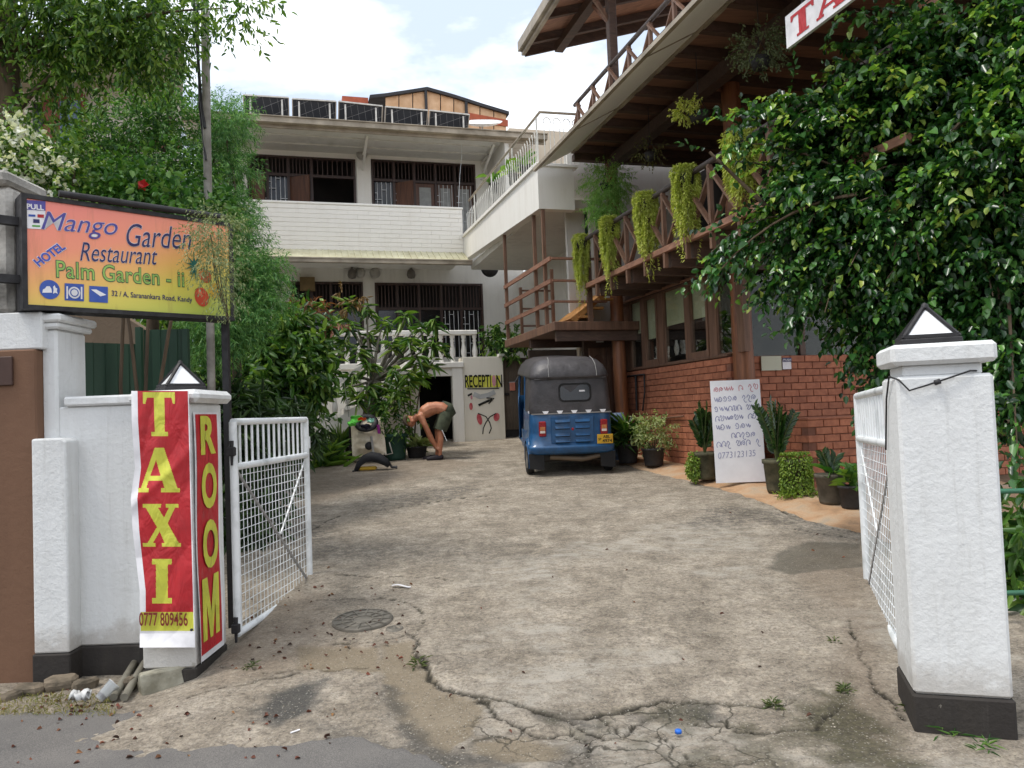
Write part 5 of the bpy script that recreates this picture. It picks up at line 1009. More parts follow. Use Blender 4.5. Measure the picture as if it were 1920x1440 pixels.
def dress(T, Tw, tip, per, tl, ll, lw):
    k = len(T); a = (np.arange(per)+RNG.random((k, per))*.6)/per; L_ = tl*RNG.uniform(.6, 1.3, k); base = T[:, None]+Tw[:, None]*(a*L_[:, None])[..., None]-Z*((a*L_[:, None])**2*1.2)[..., None]
    side = unit(np.cross(Tw, Z+RNG.normal(size=(k, 3))*.2)); sg = np.where(np.arange(per) % 2, 1, -1)[None, :, None]; ld = unit(Tw[:, None]*.65+side[:, None]*sg*.8+np.array([0, 0, -.42])+RNG.normal(size=(k, per, 3))*.28); nn = unit(np.array([0, 0, 1.])+side[:, None]*sg*.25+RNG.normal(size=(k, per, 3))*.38)
    s_ = RNG.uniform(.42, 1.4, (k, per))*(1.05-.35*a); B, D, N = base.reshape(-1, 3), ld.reshape(-1, 3), nn.reshape(-1, 3); s_ = s_.ravel(); y_ = ((tip[:, None] > .80) & (a > .55) & (RNG.random((k, per)) < .75) & (base[..., 2] > 2.1+RNG.random((k, per))*1.2)).ravel() | (RNG.random(k*per) < .035)  # bright young tips mostly kept high, painting light from above into the crown
    return leaf_arrays(B[~y_], D[~y_], N[~y_], ll*s_[~y_], lw*s_[~y_], curl=.2), leaf_arrays(B[y_], D[y_], N[y_], ll*s_[y_]*.95, lw*s_[y_]*.95, curl=.2)
a1, a2 = dress(*sprays(fcl, 950), 9, .25, .082, .050)
arr_obj('crown', *a1, FIC, ft, base=(4.3, 6.3, 2)); arr_obj('young_leaves', *a2, leafmat('young_lit_top_leaf', [L(70, 116, 42), L(112, 156, 62), L(150, 184, 88), L(178, 190, 96)], .30, .32, .6), ft, base=(4.3, 6.3, 2))
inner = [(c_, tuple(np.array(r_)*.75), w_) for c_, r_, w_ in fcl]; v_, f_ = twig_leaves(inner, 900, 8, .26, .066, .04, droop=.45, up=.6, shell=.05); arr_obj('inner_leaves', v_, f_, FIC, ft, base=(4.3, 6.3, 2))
mbt.build('branches', BARK, ft)
mb = MB(); limbs(mb, (4.45, 6.4, 1.3), [c_[0] for c_ in fcl[::2]], .05); mb.tube([(4.5, 6.5, .3), (4.42, 6.45, .9), (4.45, 6.4, 1.4)], [.16, .12, .09], 10); mb.build('trunk', BARK, ft)
# --- left trees
LG = leafmat('fresh_green_leaf', [L(46, 82, 34), L(76, 116, 46), L(112, 148, 62), L(142, 168, 82)], .45, .38)
MG = leafmat('mid_green_leaf', [L(38, 78, 34), L(62, 110, 46), L(92, 140, 62), L(124, 158, 82)], .5, .32)
FG = leafmat('feathery_leaf', [L(54, 104, 54), L(84, 138, 74), L(116, 164, 92), L(140, 178, 110)], .6, .3)
DG = leafmat('deep_green_leaf', [L(36, 70, 30), L(62, 102, 42), L(92, 132, 56), L(136, 164, 78)], .38, .3)
lt_ = plant('shade_tree', 'tall leafy tree with a grey brown trunk at the upper left corner', 'tree', (*dep(20, 700, 6.6)[:2], 0))
tc_ = [CL(60, 30, 6.6, 90, 70), CL(170, 20, 6.5, 90, 60), CL(270, 50, 6.6, 80, 70), CL(110, 130, 6.6, 45, 35, None, 1100), CL(230, 115, 6.7, 50, 30, None, 900), CL(340, 20, 6.5, 30, 30, None, 400), CL(425, 15, 6.4, 45, 25, None, 520), CL(480, 5, 6.4, 30, 18, None, 260), CL(95, 200, 6.7, 26, 30), CL(-90, 60, 6.4, 60, 100)]
v_, f_ = twig_leaves(tc_, 1350, 11, .34, .068, .024, droop=.55, up=.7, shell=.2); arr_obj('crown', v_, f_, LG, lt_)
mb = MB(); tb_ = [dep(30, 640, 6.6), dep(14, 420, 6.6), dep(8, 240, 6.6), dep(12, 100, 6.6), dep(0, -60, 6.6)]; tb_[0][2] = 0; mb.tube(tb_, [.15, .13, .115, .105, .09], 12); limbs(mb, tb_[3], [c_[0] for c_ in tc_[:7]], .022, r1=.006); limbs(mb, tb_[2], [tc_[9][0], tc_[3][0], dep(55, 60, 6.6)], .035); mb.build('trunk', BARK, lt_)
t2 = plant('garden_tree', 'dense mid green garden tree behind the hotel sign beside the grey pole', 'tree', (*dep(280, 700, 8.5)[:2], .3))
tc_ = [CL(235, 235, 8.5, 60, 45), CL(320, 220, 8.6, 45, 40), CL(170, 290, 8.4, 45, 45), CL(290, 310, 8.4, 65, 40), CL(220, 360, 8.2, 80, 40), CL(350, 350, 8.3, 40, 50), CL(130, 350, 8.2, 50, 35), CL(325, 165, 8.8, 22, 30)]
v_, f_ = twig_leaves(tc_, 1700, 12, .30, .052, .019, droop=.3, up=.6, shell=.25); arr_obj('crown', v_, f_, MG, t2)
mb = MB(); b_ = dep(290, 700, 8.5); b_[2] = .3; j_ = dep(285, 430, 8.5); mb.tube([b_, j_], [.08, .05], 8); limbs(mb, j_, [c_[0] for c_ in tc_], .035); mb.build('trunk', BARK, t2)
t3 = plant('feathery_tree', 'feathery pale green tree drooping right of the sign in front of the house', 'tree', (*dep(440, 700, 9)[:2], .4))
tc_ = [CL(425, 225, 9, 36, 34), CL(400, 290, 9, 34, 40), CL(435, 315, 9, 30, 25), CL(410, 380, 8.8, 36, 30), CL(440, 400, 8.8, 30, 24), CL(445, 450, 8.6, 36, 32), CL(485, 505, 8.5, 34, 28), CL(450, 530, 8.4, 36, 36), CL(505, 560, 8.5, 26, 26), CL(440, 600, 8.2, 44, 36), CL(400, 500, 8.2, 30, 40), CL(400, 620, 8, 35, 50)]
v_, f_ = twig_leaves(tc_, 2600, 24, .27, .06, .009, droop=.35, up=.4, shell=.15, narrow=True, curl=.2); arr_obj('crown', v_, f_, FG, t3)
mb = MB(); b_ = dep(445, 720, 8.6); b_[2] = .35; j_ = dep(440, 520, 8.7); mb.tube([b_, j_], [.07, .045], 8); limbs(mb, j_, [c_[0] for c_ in tc_[:7]], .03); mb.build('trunk', BARK, t3)
wb_ = plant('flowering_bush', 'bush with small white flowers above the sign at the left edge', 'bush', (*dep(60, 700, 6.2)[:2], 0))
tc_ = [CL(50, 310, 6.2, 60, 45), CL(110, 330, 6.2, 55, 40), CL(20, 260, 6.2, 45, 50), CL(140, 300, 6.3, 35, 35), CL(-30, 340, 6.2, 50, 60)]
v_, f_ = twig_leaves(tc_, 420, 8, .25, .055, .026, droop=.3, up=.6); arr_obj('foliage', v_, f_, LG, wb_)
v_, f_ = twig_leaves([CL(50, 300, 6.1, 60, 45), CL(100, 335, 6.1, 40, 35), CL(20, 265, 6.1, 40, 50)], 230, 4, .10, .045, .034, droop=.1, up=.5, shell=.6); arr_obj('blossoms', v_, f_, leafmat('white_petal', [L(228, 230, 222), L(240, 240, 236)], .6, .3), wb_)
mb = MB(); b_ = dep(60, 640, 6.3); b_[2] = 0; limbs(mb, b_, [c_[0] for c_ in tc_], .025); mb.build('stems', BARK, wb_)
hb_ = plant('hibiscus_bush', 'hibiscus bush with a single red bloom above the sign', 'bush', (*dep(250, 700, 6.8)[:2], .1))
tc_ = [CL(200, 370, 6.6, 70, 30), CL(290, 380, 6.6, 70, 35), CL(270, 340, 6.8, 40, 25), CL(370, 400, 6.4, 40, 30)]
v_, f_ = twig_leaves(tc_, 330, 8, .25, .07, .04, droop=.3, up=.6); arr_obj('foliage', v_, f_, MG, hb_); p = dep(270, 348, 6.35); ang_ = np.linspace(0, 2*math.pi, 6)[:-1]
D = np.stack([np.cos(ang_), -.5+0*ang_, np.sin(ang_)], 1); v_, f_ = leaf_arrays(np.repeat(p[None], 5, 0), D, np.repeat(np.array([[0, -1., .2]]), 5, 0), .055, .05); arr_obj('bloom', v_, f_, leafmat('red_petal', [L(190, 30, 34), L(214, 44, 44)], .5, .2), hb_)
mb = MB(); b_ = dep(260, 640, 6.8); b_[2] = .1; limbs(mb, b_, [c_[0] for c_ in tc_], .02); mb.build('stems', BARK, hb_)
cr_ = plant('creeper', 'thin grey green creeper hanging over the right end of the hotel sign', 'creeper', dep(400, 600, 5.35)-Z*.0)
tc_ = [CL(395, 440, 5.05, 30, 30), CL(400, 490, 5.05, 22, 40), CL(410, 420, 5.2, 35, 20), CL(425, 520, 5.2, 18, 60)]
v_, f_ = twig_leaves(tc_, 480, 9, .16, .024, .007, droop=.6, up=.4, shell=.2, narrow=True); arr_obj('foliage', v_, f_, leafmat('creeper_leaf', [L(96, 112, 74), L(130, 144, 98), L(158, 168, 124)], .6, .2), cr_)
mb = MB(); limbs(mb, dep(428, 600, 5.35), [c_[0] for c_ in tc_], .006, r1=.003); mb.build('stems', BARK, cr_)
hd = plant('broadleaf_shrub', 'broad leaved green shrub with reddish shoots behind the left gate', 'shrub', (*dep(570, 820, 11)[:2], .55))
tc_ = [CL(560, 640, 10.8, 60, 50), CL(600, 620, 11.2, 40, 40), CL(590, 690, 10.8, 55, 50), CL(530, 700, 10.4, 60, 60), CL(600, 690, 11, 26, 50), CL(500, 650, 10.4, 45, 50), CL(545, 750, 10.6, 50, 40), CL(480, 740, 9.8, 50, 50), CL(620, 640, 11.2, 15, 25)]
tc_ = [(c_-np.array([.22, 0, 0]), r_, w_) for c_, r_, w_ in tc_]; v_, f_ = twig_leaves(tc_, 620, 9, .28, .16, .06, droop=.45, up=.7, shell=.3, curl=.2); arr_obj('foliage', v_, f_, DG, hd)
v_, f_ = twig_leaves([CL(570, 580, 11, 15, 14), CL(592, 568, 11, 8, 14), CL(625, 600, 11, 12, 10)], 22, 7, .2, .12, .03, droop=.2, up=.5); arr_obj('shoots', v_, f_, leafmat('red_shoot', [L(112, 70, 50), L(138, 88, 62)], .5, .3), hd)['kind'] = 'stuff'
mb = MB(); b_ = dep(570, 820, 11); b_[2] = float(gz(*b_[:2])); limbs(mb, b_, [c_[0] for c_ in tc_], .03); mb.build('stems', BARK, hd)
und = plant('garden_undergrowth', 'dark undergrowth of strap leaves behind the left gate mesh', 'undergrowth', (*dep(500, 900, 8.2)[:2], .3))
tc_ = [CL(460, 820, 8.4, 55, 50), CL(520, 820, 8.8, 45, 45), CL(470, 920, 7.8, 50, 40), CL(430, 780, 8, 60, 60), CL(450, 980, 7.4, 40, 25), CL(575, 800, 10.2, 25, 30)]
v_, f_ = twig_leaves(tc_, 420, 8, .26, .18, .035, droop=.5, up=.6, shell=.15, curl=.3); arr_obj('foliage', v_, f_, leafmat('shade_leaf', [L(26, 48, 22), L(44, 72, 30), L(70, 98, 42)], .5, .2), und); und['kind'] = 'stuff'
del und['category']
# back hedge that closes the view between the trees
hg = plant('garden_hedge', 'tall hedge of mixed green foliage between sign and house', 'hedge', (*dep(420, 700, 11.5)[:2], .5))
tc_ = [CL(330, 470, 11.5, 80, 100), CL(420, 560, 11.5, 80, 90), CL(360, 620, 11, 100, 80), CL(470, 680, 11.5, 80, 70), CL(250, 420, 11.5, 90, 80), CL(130, 400, 11.5, 90, 70), CL(540, 760, 12.2, 60, 40), CL(430, 760, 10.5, 80, 60)]
v_, f_ = twig_leaves(tc_, 1500, 9, .45, .12, .05, droop=.4, up=.6, shell=.2); arr_obj('foliage', v_, f_, DG, hg)
mb = MB(); b_ = dep(420, 780, 11.5); b_[2] = .5; limbs(mb, b_, [c_[0] for c_ in tc_], .05); mb.build('stems', BARK, hg)
# --- mango tree in front of the stairs
mt = plant('mango_tree', 'small mango tree with long drooping leaves in front of the white stairs', 'tree', (*dep(700, 850, 13.9)[:2], float(gz(*dep(700, 850, 13.9)[:2]))))
tips = [(655, 560, 13.8), (640, 590, 14), (690, 575, 13.8), (720, 600, 13.9), (760, 590, 14), (790, 605, 13.9), (815, 600, 14), (805, 640, 13.7), (770, 635, 13.6), (735, 640, 13.6), (690, 625, 13.9), (650, 640, 14.1), (780, 670, 13.5), (810, 680, 13.8), (740, 690, 13.4), (690, 680, 13.5), (660, 700, 13.8), (720, 720, 13.5), (765, 700, 13.4), (825, 645, 14), (655, 605, 13.6), (675, 655, 13.6), (690, 725, 13.4), (668, 745, 13.5), (712, 755, 13.4), (742, 735, 13.3), (655, 725, 13.6)]
Pt = np.array([dep(*a) for a in tips]); bs, ds = [], []
for q in Pt:
    for k in range(26):
        a = random.uniform(0, 2*math.pi); e_ = random.uniform(-.9, .5); bs.append(q+np.array([random.uniform(-.05, .05), random.uniform(-.05, .05), random.uniform(-.16, .04)])); ds.append((math.cos(a), math.sin(a), e_))
bs, ds = np.array(bs), np.array(ds); nn = unit(np.tile([0, 0, 1.], (len(bs), 1))+RNG.normal(size=bs.shape)*.35); v_, f_ = leaf_arrays(bs, ds, nn, RNG.uniform(.18, .34, len(bs)), RNG.uniform(.035, .055, len(bs)), curl=.3)
arr_obj('crown', v_, f_, leafmat('mango_leaf', [L(40, 74, 32), L(70, 110, 46), L(112, 148, 66), L(146, 170, 88)], .35, .3), mt)
v_, f_ = twig_leaves([CL(655, 572, 13.7, 12, 12), CL(668, 560, 13.7, 10, 12), CL(640, 545, 14, 6, 10)], 14, 8, .12, .13, .03, droop=.6, up=.4); arr_obj('young_leaves', v_, f_, leafmat('young_mango_leaf', [L(124, 96, 62), L(146, 116, 76)], .5, .3), mt)
mb = MB(); b_ = dep(697, 850, 13.9); b_[2] = float(gz(*b_[:2])); j_ = dep(700, 715, 13.8); mb.tube([b_, dep(696, 780, 13.85), j_], [.2, .16, .12], 12); limbs(mb, j_, Pt, .035, r1=.01, sag=.12); mb.build('trunk', GBARK, mt)
dc = plant('dracaena', 'bright green rosette plant hanging above the bending person', 'plant', (*dep(775, 830, 14.2)[:2], .8)); bs, ds = [], []
for (x, y) in ((768, 722), (790, 712), (752, 735), (748, 715), (778, 700)):
    q = dep(x, y, 14.1)
    for k in range(16): a = random.uniform(0, 2*math.pi); bs.append(q); ds.append((math.cos(a), math.sin(a)*.8, random.uniform(-.6, .7)))
bs, ds = np.array(bs), np.array(ds); v_, f_ = leaf_arrays(bs, ds, unit(np.tile([0, 0, 1.], (len(bs), 1))+RNG.normal(size=bs.shape)*.2), RNG.uniform(.2, .33, len(bs)), .04, curl=.35); arr_obj('foliage', v_, f_, leafmat('bright_strap_leaf', [L(90, 140, 50), L(134, 174, 72), L(164, 194, 96)], .4, .35), dc)
mb = MB(); b_ = dep(775, 830, 14.2); b_[2] = float(gz(*b_[:2])); limbs(mb, b_, [dep(768, 722, 14.1), dep(790, 712, 14.1), dep(750, 730, 14.1)], .018); mb.build('stems', BARK, dc)
# low border planting left of the drive
TERR = mat('terracotta_grey_pot', L(104, 98, 86), L(74, 70, 60), sc=9, rough=.85, bump=.4); BLKPOT = glossy('black_plastic_pot', L(44, 42, 42), .55); BRPOT = mat('mossy_pot', L(96, 92, 72), L(62, 62, 48), sc=11, rough=.9, bump=.5, bsc=30)
def pot(o, c_, r_, h_, m, n_=20):
    mb = MB(); mb.lathe([(0, .01), (r_*.74, 0), (r_*.8, h_*.1), (r_*.95, h_*.86), (r_*1.04, h_*.88), (r_*1.05, h_), (r_*.93, h_), (r_*.9, h_*.9), (0, h_*.88)], c_, n_); return mb.build('pot', m, o)
def rosette(c_, n_, ln, wd, e0, e1, m, o, curl=.3, name='foliage', spread=.03, rng_=RNG):
    a = rng_.uniform(0, 2*math.pi, n_); e_ = rng_.uniform(e0, e1, n_); D = np.stack([np.cos(a)*np.cos(e_), np.sin(a)*np.cos(e_), np.sin(e_)], 1); P = np.array(c_)+D*.02+rng_.normal(size=(n_, 3))*spread
    v_, f_ = leaf_arrays(P, D, unit(np.tile([0, 0, 1.], (n_, 1))+rng_.normal(size=(n_, 3))*.25), rng_.uniform(.7, 1.15, n_)*ln, wd, curl=curl); return arr_obj(name, v_, f_, m, o)
STRAP = leafmat('strap_leaf', [L(52, 84, 40), L(84, 118, 56), L(128, 150, 84)], .45, .25); VAR = leafmat('variegated_leaf', [L(150, 168, 110), L(196, 204, 150), L(104, 136, 70)], .5, .3)
def g3(x, y, dz=0): return pg(x, y, dz)
p = g3(782, 858); o = plant('potted_plant', 'pale leaved plant in a low black pot beside the bending person', 'potted plant', p, 'pot plants left of the drive'); pot(o, p, .19, .2, BLKPOT); rosette(p+Z*.2, 46, .24, .075, .1, 1.1, VAR, o)
p = g3(640, 862); o = plant('potted_plant', 'spiky leaved plant in a dark pot left of the beige luggage trailer', 'potted plant', p, 'pot plants left of the drive'); pot(o, p, .17, .22, BLKPOT); rosette(p+Z*.24, 60, .45, .035, .1, 1.4, STRAP, o)
p = g3(742, 862); o = plant('potted_plant', 'dark bushy plant in a green tub behind the beige luggage trailer', 'potted plant', p, 'pot plants left of the drive'); pot(o, p, .22, .45, glossy('green_tub', L(30, 66, 54), .5)); v_, f_ = twig_leaves([(p+Z*.7, (.35, .25, .35), 1)], 90, 9, .25, .1, .035, .4, .6); arr_obj('foliage', v_, f_, DG, o)
p = g3(605, 875); o = plant('border_plant', 'low bright green border plant right of the open left gate', 'plant', p, 'pot plants left of the drive'); rosette(p+Z*.02, 70, .5, .05, .2, 1.4, LG, o, spread=.1)
p = g3(618, 850); o = plant('border_plant', 'broad pale green leaf clump at the left edge of the drive', 'plant', p, 'pot plants left of the drive'); rosette(p, 22, .6, .11, .5, 1.4, LG, o, spread=.05)
p = hw(4.62, 16.2, 2.8); o = plant('planter_shrub', 'dark leafy plants on top of the wall right of the reception panel', 'plant', p); v_, f_ = twig_leaves([(hw(4.6, 16.1, 3.0), (.35, .2, .25), 2), (hw(4.3, 16.2, 3.1), (.2, .15, .3), 1)], 110, 8, .25, .13, .05, .4, .6); arr_obj('foliage', v_, f_, DG, o); mb = MB(True); mb.bbox((4.3, 16.02, 2.80), (4.74, 16.4, 2.95), .01); mb.build('trough', BLKPOT, o)
# ---- pots along the brick wall
ZZ = leafmat('zz_leaf', [L(30, 56, 26), L(48, 80, 36), L(78, 108, 52)], .28, .15, .6); FIG = leafmat('creeping_fig', [L(90, 120, 44), L(130, 158, 62), L(160, 180, 84)], .5, .3)
def zz(c_, n_, h_, o):
    out = []; mb = MB()
    for k in range(n_):
        a = 2*math.pi*k/n_+random.uniform(-.3, .3); lean = random.uniform(.08, .42); hh_ = h_*random.uniform(.65, 1.0); q = [np.array(c_)+np.array([math.cos(a)*lean*hh_*t_**1.5, math.sin(a)*lean*hh_*t_**1.5, hh_*t_]) for t_ in np.linspace(0, 1, 9)]
        mb.tube(q, [.014*(1-.6*t_) for t_ in np.linspace(0, 1, 9)], 5, False); tg = unit(q[-1]-q[0]); sd_ = unit(np.cross(tg, (math.cos(a+1.2), math.sin(a+1.2), .2)))
        B, D = [], []
        for j in range(2, 34):
            t_ = .18+.82*j/34; i0 = min(7, int(t_*8)); b_ = q[i0]+(q[i0+1]-q[i0])*(t_*8-i0); B.append(b_); D.append(sd_*(1 if j % 2 else -1)*.8+tg*.75)
        B, D = np.array(B), np.array(D); out.append(leaf_arrays(B, D, np.tile(np.cross(sd_, tg), (len(B), 1))+RNG.normal(size=B.shape)*.15, RNG.uniform(.07, .11, len(B)), .035, curl=.1))
    v_, f_ = merge(out); arr_obj('foliage', v_, f_, ZZ, o); mb.build('stems', STEM, o)
def drape(c_, r_, h_, o, n_=2200, ll=.035, m=None, top=True, taper=.0, wob=.25):
    a = RNG.uniform(0, 2*math.pi, n_); t_ = RNG.random(n_)**.9; lim = 1-.25*np.abs(np.sin(a*2.5))*wob*4*.4; t_ = t_*lim; rr = r_*(1-taper*t_)*(1+RNG.normal(size=n_)*.07)
    P = np.array(c_)+np.stack([np.cos(a)*rr, np.sin(a)*rr, -t_*h_], 1); D = np.stack([np.cos(a), np.sin(a), -.9+0*a], 1)+RNG.normal(size=(n_, 3))*.5
    if top: k = n_//6; aa = RNG.uniform(0, 2*math.pi, k); q = np.sqrt(RNG.random(k))*r_; P = np.vstack([P, np.array(c_)+np.stack([np.cos(aa)*q, np.sin(aa)*q, .02+0*aa], 1)]); D = np.vstack([D, RNG.normal(size=(k, 3))+np.array([0, 0, .6])])
    v_, f_ = leaf_arrays(P, D, RNG.normal(size=P.shape)*.5+np.array([0, 0, .6]), RNG.uniform(.7, 1.3, len(P))*ll, ll*.6); return arr_obj('foliage', v_, f_, m or FIG, o)
G_ = 'pot plants along the brick wall'
p = g3(1324, 898, .06); o = plant('potted_plant', 'glossy zz plant in a creeper covered pot left of the whiteboard', 'potted plant', p, G_); pot(o, p, .17, .34, BRPOT); zz(p+Z*.3, 9, .66, o); v_, f_ = twig_leaves([(p+np.array([-.17, -.06, .16]), (.05, .1, .17), 1)], 170, 6, .06, .03, .02, .6, .3); arr_obj('creeper', v_, f_, FIG, o)
p = g3(1460, 922, .06); o = plant('potted_plant', 'glossy zz plant in a mossy pot right of the whiteboard', 'potted plant', p, G_); pot(o, p, .16, .37, BRPOT); zz(p+Z*.32, 11, .72, o)
p = g3(1494, 926, .06); o = plant('potted_plant', 'pot hidden under a curtain of small trailing leaves beside the zz plant', 'potted plant', p, G_); pot(o, p, .13, .38, BRPOT); drape(p+Z*.42, .155, .42, o, 2600, .03)
v_, f_ = twig_leaves([(p+np.array([.0, -.12, .02]), (.3, .15, .015), 1)], 90, 6, .05, .03, .02, .2, .6); arr_obj('runners', v_, f_, FIG, o)
p = g3(1560, 944, .06); o = plant('potted_plant', 'large grey pot with a small upright plant in front of the planter wall', 'potted plant', p, G_); pot(o, p, .155, .31, TERR); zz(p+Z*.26, 2, .34, o); rosette(p+Z*.3, 9, .2, .09, .1, .9, MG, o, name='broad_leaves')
p = g3(1597, 953, .06); o = plant('potted_plant', 'small dark pot with a leafy plant next to the right gate', 'potted plant', p, G_); pot(o, p, .12, .23, BLKPOT); rosette(p+Z*.26, 16, .2, .085, .2, 1.3, DG, o); rosette(p+Z*.36, 8, .12, .06, .0, 1.0, MG, o, name='upper_leaves')
p = g3(1226, 873, .05); o = plant('potted_plant', 'small variegated shrub in a black pot right of the three wheeler', 'potted plant', p, G_); pot(o, p, .165, .25, BLKPOT); v_, f_ = twig_leaves([(p+Z*.5+U*.02, (.27, .22, .26), 1)], 130, 9, .16, .06, .02, .4, .6, .2); arr_obj('foliage', v_, f_, VAR, o); mb = MB(); limbs(mb, p+Z*.2, [p+np.array([random.uniform(-.2, .2), random.uniform(-.2, .2), random.uniform(.35, .65)]) for k in range(10)], .008, r1=.003); mb.build('stems', BARK, o)
p = g3(1178, 868, .04); o = plant('potted_plant', 'bushy strap leaved plant in a dark pot tucked beside the three wheeler', 'potted plant', p, G_); pot(o, p, .17, .28, BLKPOT); rosette(p+Z*.42, 90, .36, .045, -.3, 1.3, DG, o, spread=.07); rosette(p+Z*.36-U*.1, 40, .3, .04, -.3, 1.0, STRAP, o, spread=.08, name='outer_leaves')
# ---- trailing planters on the balcony rail
TRA = leafmat('trailing_leaf', [L(164, 180, 80), L(198, 208, 104), L(222, 224, 134), L(178, 194, 90)], .5, .35)
for k, (x, y, len_, w_) in enumerate(((1089, 452, .98, .115), (1141, 420, .95, .125), (1210, 376, .94, .145), (1284, 328, .94, .155), (1388, 266, .80, .18))):
    nm = ('leftmost', 'second', 'third', 'fourth', 'rightmost')[k]; q = hw(*pu(x, y, 4.42)); o = plant('trailing_planter', 'yellow green trailing plant hung on the balcony rail, %s of the five' % nm, 'hanging plant', q-Z*len_, 'trailing plants on the balcony rail')
    MB().lathe([(0, -.12), (.09, -.12), (.11, 0), (.1, 0), (.08, -.1)], q, 12).build('pot', BLKPOT, o)
    ns_ = 130; sa_ = RNG.uniform(0, 2*math.pi, ns_); sr_ = w_*(.35+.65*np.sqrt(RNG.random(ns_))); sl_n = len_*(.45+.55*RNG.random(ns_))*(1.12-.35*sr_/w_); sl_n[:4] = len_*RNG.uniform(1.0, 1.18, 4); per_ = 62
    t_ = (np.arange(per_)[None]+RNG.random((ns_, per_)))/per_; wob_ = .018*np.sin(t_*9+sa_[:, None]*3); rr = sr_[:, None]*(1-.35*t_**2)+wob_; a = (sa_[:, None]+.25*np.sin(t_*5+sa_[:, None]*7)).ravel(); rr = rr.ravel()
    P = q+np.stack([np.cos(a)*rr, np.sin(a)*rr*.85, (.05-t_*sl_n[:, None]).ravel()], 1); D = np.stack([np.cos(a), np.sin(a), -.5+0*a], 1)+RNG.normal(size=(len(a), 3))*.6
    k2 = 700; aa = RNG.uniform(0, 2*math.pi, k2); qq = np.sqrt(RNG.random(k2))*w_*.95; P = np.vstack([P, q+np.stack([np.cos(aa)*qq, np.sin(aa)*qq, .06+RNG.random(k2)*.03], 1)]); D = np.vstack([D, RNG.normal(size=(k2, 3))+np.array([0, 0, .8])])
    v_, f_ = strip_arrays(P, D, RNG.normal(size=P.shape)*.5+Z*.7, RNG.uniform(.03, .06, len(P)), .012, .3); arr_obj('foliage', v_, f_, TRA, o)
    HB2 = MB(); HB2.tube([q+Z*0, q+Z*.12+U*.05], .006, 5); HB2.build('hook', BLACKM, o)
# ---- hanging baskets under the deck
def basket(x, y, u_, label, r_=.13, kind='fern'):
    q = hw(*pu(x, y, u_)); o = plant('hanging_basket', label, 'hanging plant', q-Z*.1, 'baskets hanging under the deck'); MB().lathe([(0, -.10), (r_*.6, -.10), (r_*.9, 0), (r_*.85, 0), (r_*.55, -.08)], q, 14).build('pot', BLKPOT, o)
    mb = MB(); mb.tube([q+Z*.2, np.array([q[0], q[1], 5.6])], .005, 5)
    for k in range(3): a = 2.1*k; mb.tube([q+np.array([math.cos(a)*r_*.85, math.sin(a)*r_*.85, 0]), q+Z*.2], .004, 4)
    mb.build('wires', BLACKM, o); return o, q
o, q = basket(1137, 345, 4.75, 'feathery bright green fern in a basket hanging before the white beam', .12)
v_, f_ = twig_leaves([(q+Z*.05, (.3, .3, .24), 2), (q-Z*.25, (.24, .24, .22), 1.4), (q+np.array([-.1, 0, -.4]), (.16, .16, .15), .6)], 420, 22, .24, .05, .010, .9, .4, .2, narrow=True); arr_obj('foliage', v_, f_, leafmat('fern_leaf', [L(112, 168, 88), L(150, 198, 110), L(184, 216, 138)], .55, .4), o)
o, q = basket(1219, 287, 4.75, 'small sparse dry plant in a basket hanging in the middle below the deck', .10); v_, f_ = twig_leaves([(q+Z*.02, (.2, .2, .1), 1)], 40, 8, .16, .035, .014, .9, .4); arr_obj('foliage', v_, f_, leafmat('dry_leaf', [L(120, 116, 70), L(90, 96, 54)], .6, .25), o)
o, q = basket(1310, 212, 4.6, 'basket with yellow green plants hanging left of the big tree', .14); v_, f_ = twig_leaves([(q+np.array([-.14, 0, .04]), (.13, .13, .09), 1)], 90, 8, .1, .035, .018, .7, .5); arr_obj('foliage', v_, f_, TRA, o)
o, q = basket(1425, 110, 4.5, 'grey green bushy plant in a basket hanging near the top right sign', .12); v_, f_ = twig_leaves([(q+Z*.1, (.22, .22, .18), 1)], 150, 9, .14, .035, .016, .3, .5); arr_obj('foliage', v_, f_, leafmat('grey_green_leaf', [L(84, 96, 64), L(110, 120, 84)], .6, .25), o)
# potted greenery behind the metal railing
for k, (x, y) in enumerate(((925, 335), (962, 318), (985, 300))):
    q = hw(*pu(x, y, 4.15)); o = plant('balcony_plant', 'yellow green leaves showing through the white balcony railing, %s from the house' % ('nearest', 'second', 'third')[k], 'plant', q-Z*.25, 'plants behind the balcony railing'); rosette(q-Z*.1, 14, .26, .13, .2, 1.4, LG, o, spread=.06); pot(o, q-Z*.3, .1, .2, BLKPOT)
# ------------------------------------------------------------------ three wheeler
TBLUE = glossy('blue_car_paint', L(24, 82, 130), .35, 0, .3, var=.18); TCAN = mat('grey_canvas_hood', L(78, 75, 77), L(62, 60, 62), sc=5, rough=.45, bump=.55, bsc=6, bd=.03); RUB = mat('tyre_rubber', L(34, 33, 33), rough=.8); SEAM = mat('pale_seam', L(150, 148, 146), rough=.6)
TLR, TLA, TLW = glossy('red_lens', L(150, 26, 34), .2), glossy('amber_lens', L(190, 120, 70), .25), glossy('clear_lens', L(226, 214, 206), .2)
tk = thing('three_wheeler', 'blue three wheeled taxi with a dark grey hood parked on the drive, seen from behind', 'three-wheeler', (0, 0, 0))
def ring(w_, yr, z_, yf, cr=.10):
    return [(-w_, yf, z_), (-w_, yr+cr*2, z_), (-w_, yr+cr, z_), (-w_+cr*.3, yr+cr*.3, z_), (-w_+cr, yr, z_), (-w_*.5, yr-.012, z_), (0, yr-.016, z_), (w_*.5, yr-.012, z_), (w_-cr, yr, z_), (w_-cr*.3, yr+cr*.3, z_), (w_, yr+cr, z_), (w_, yr+cr*2, z_), (w_, yf, z_)]
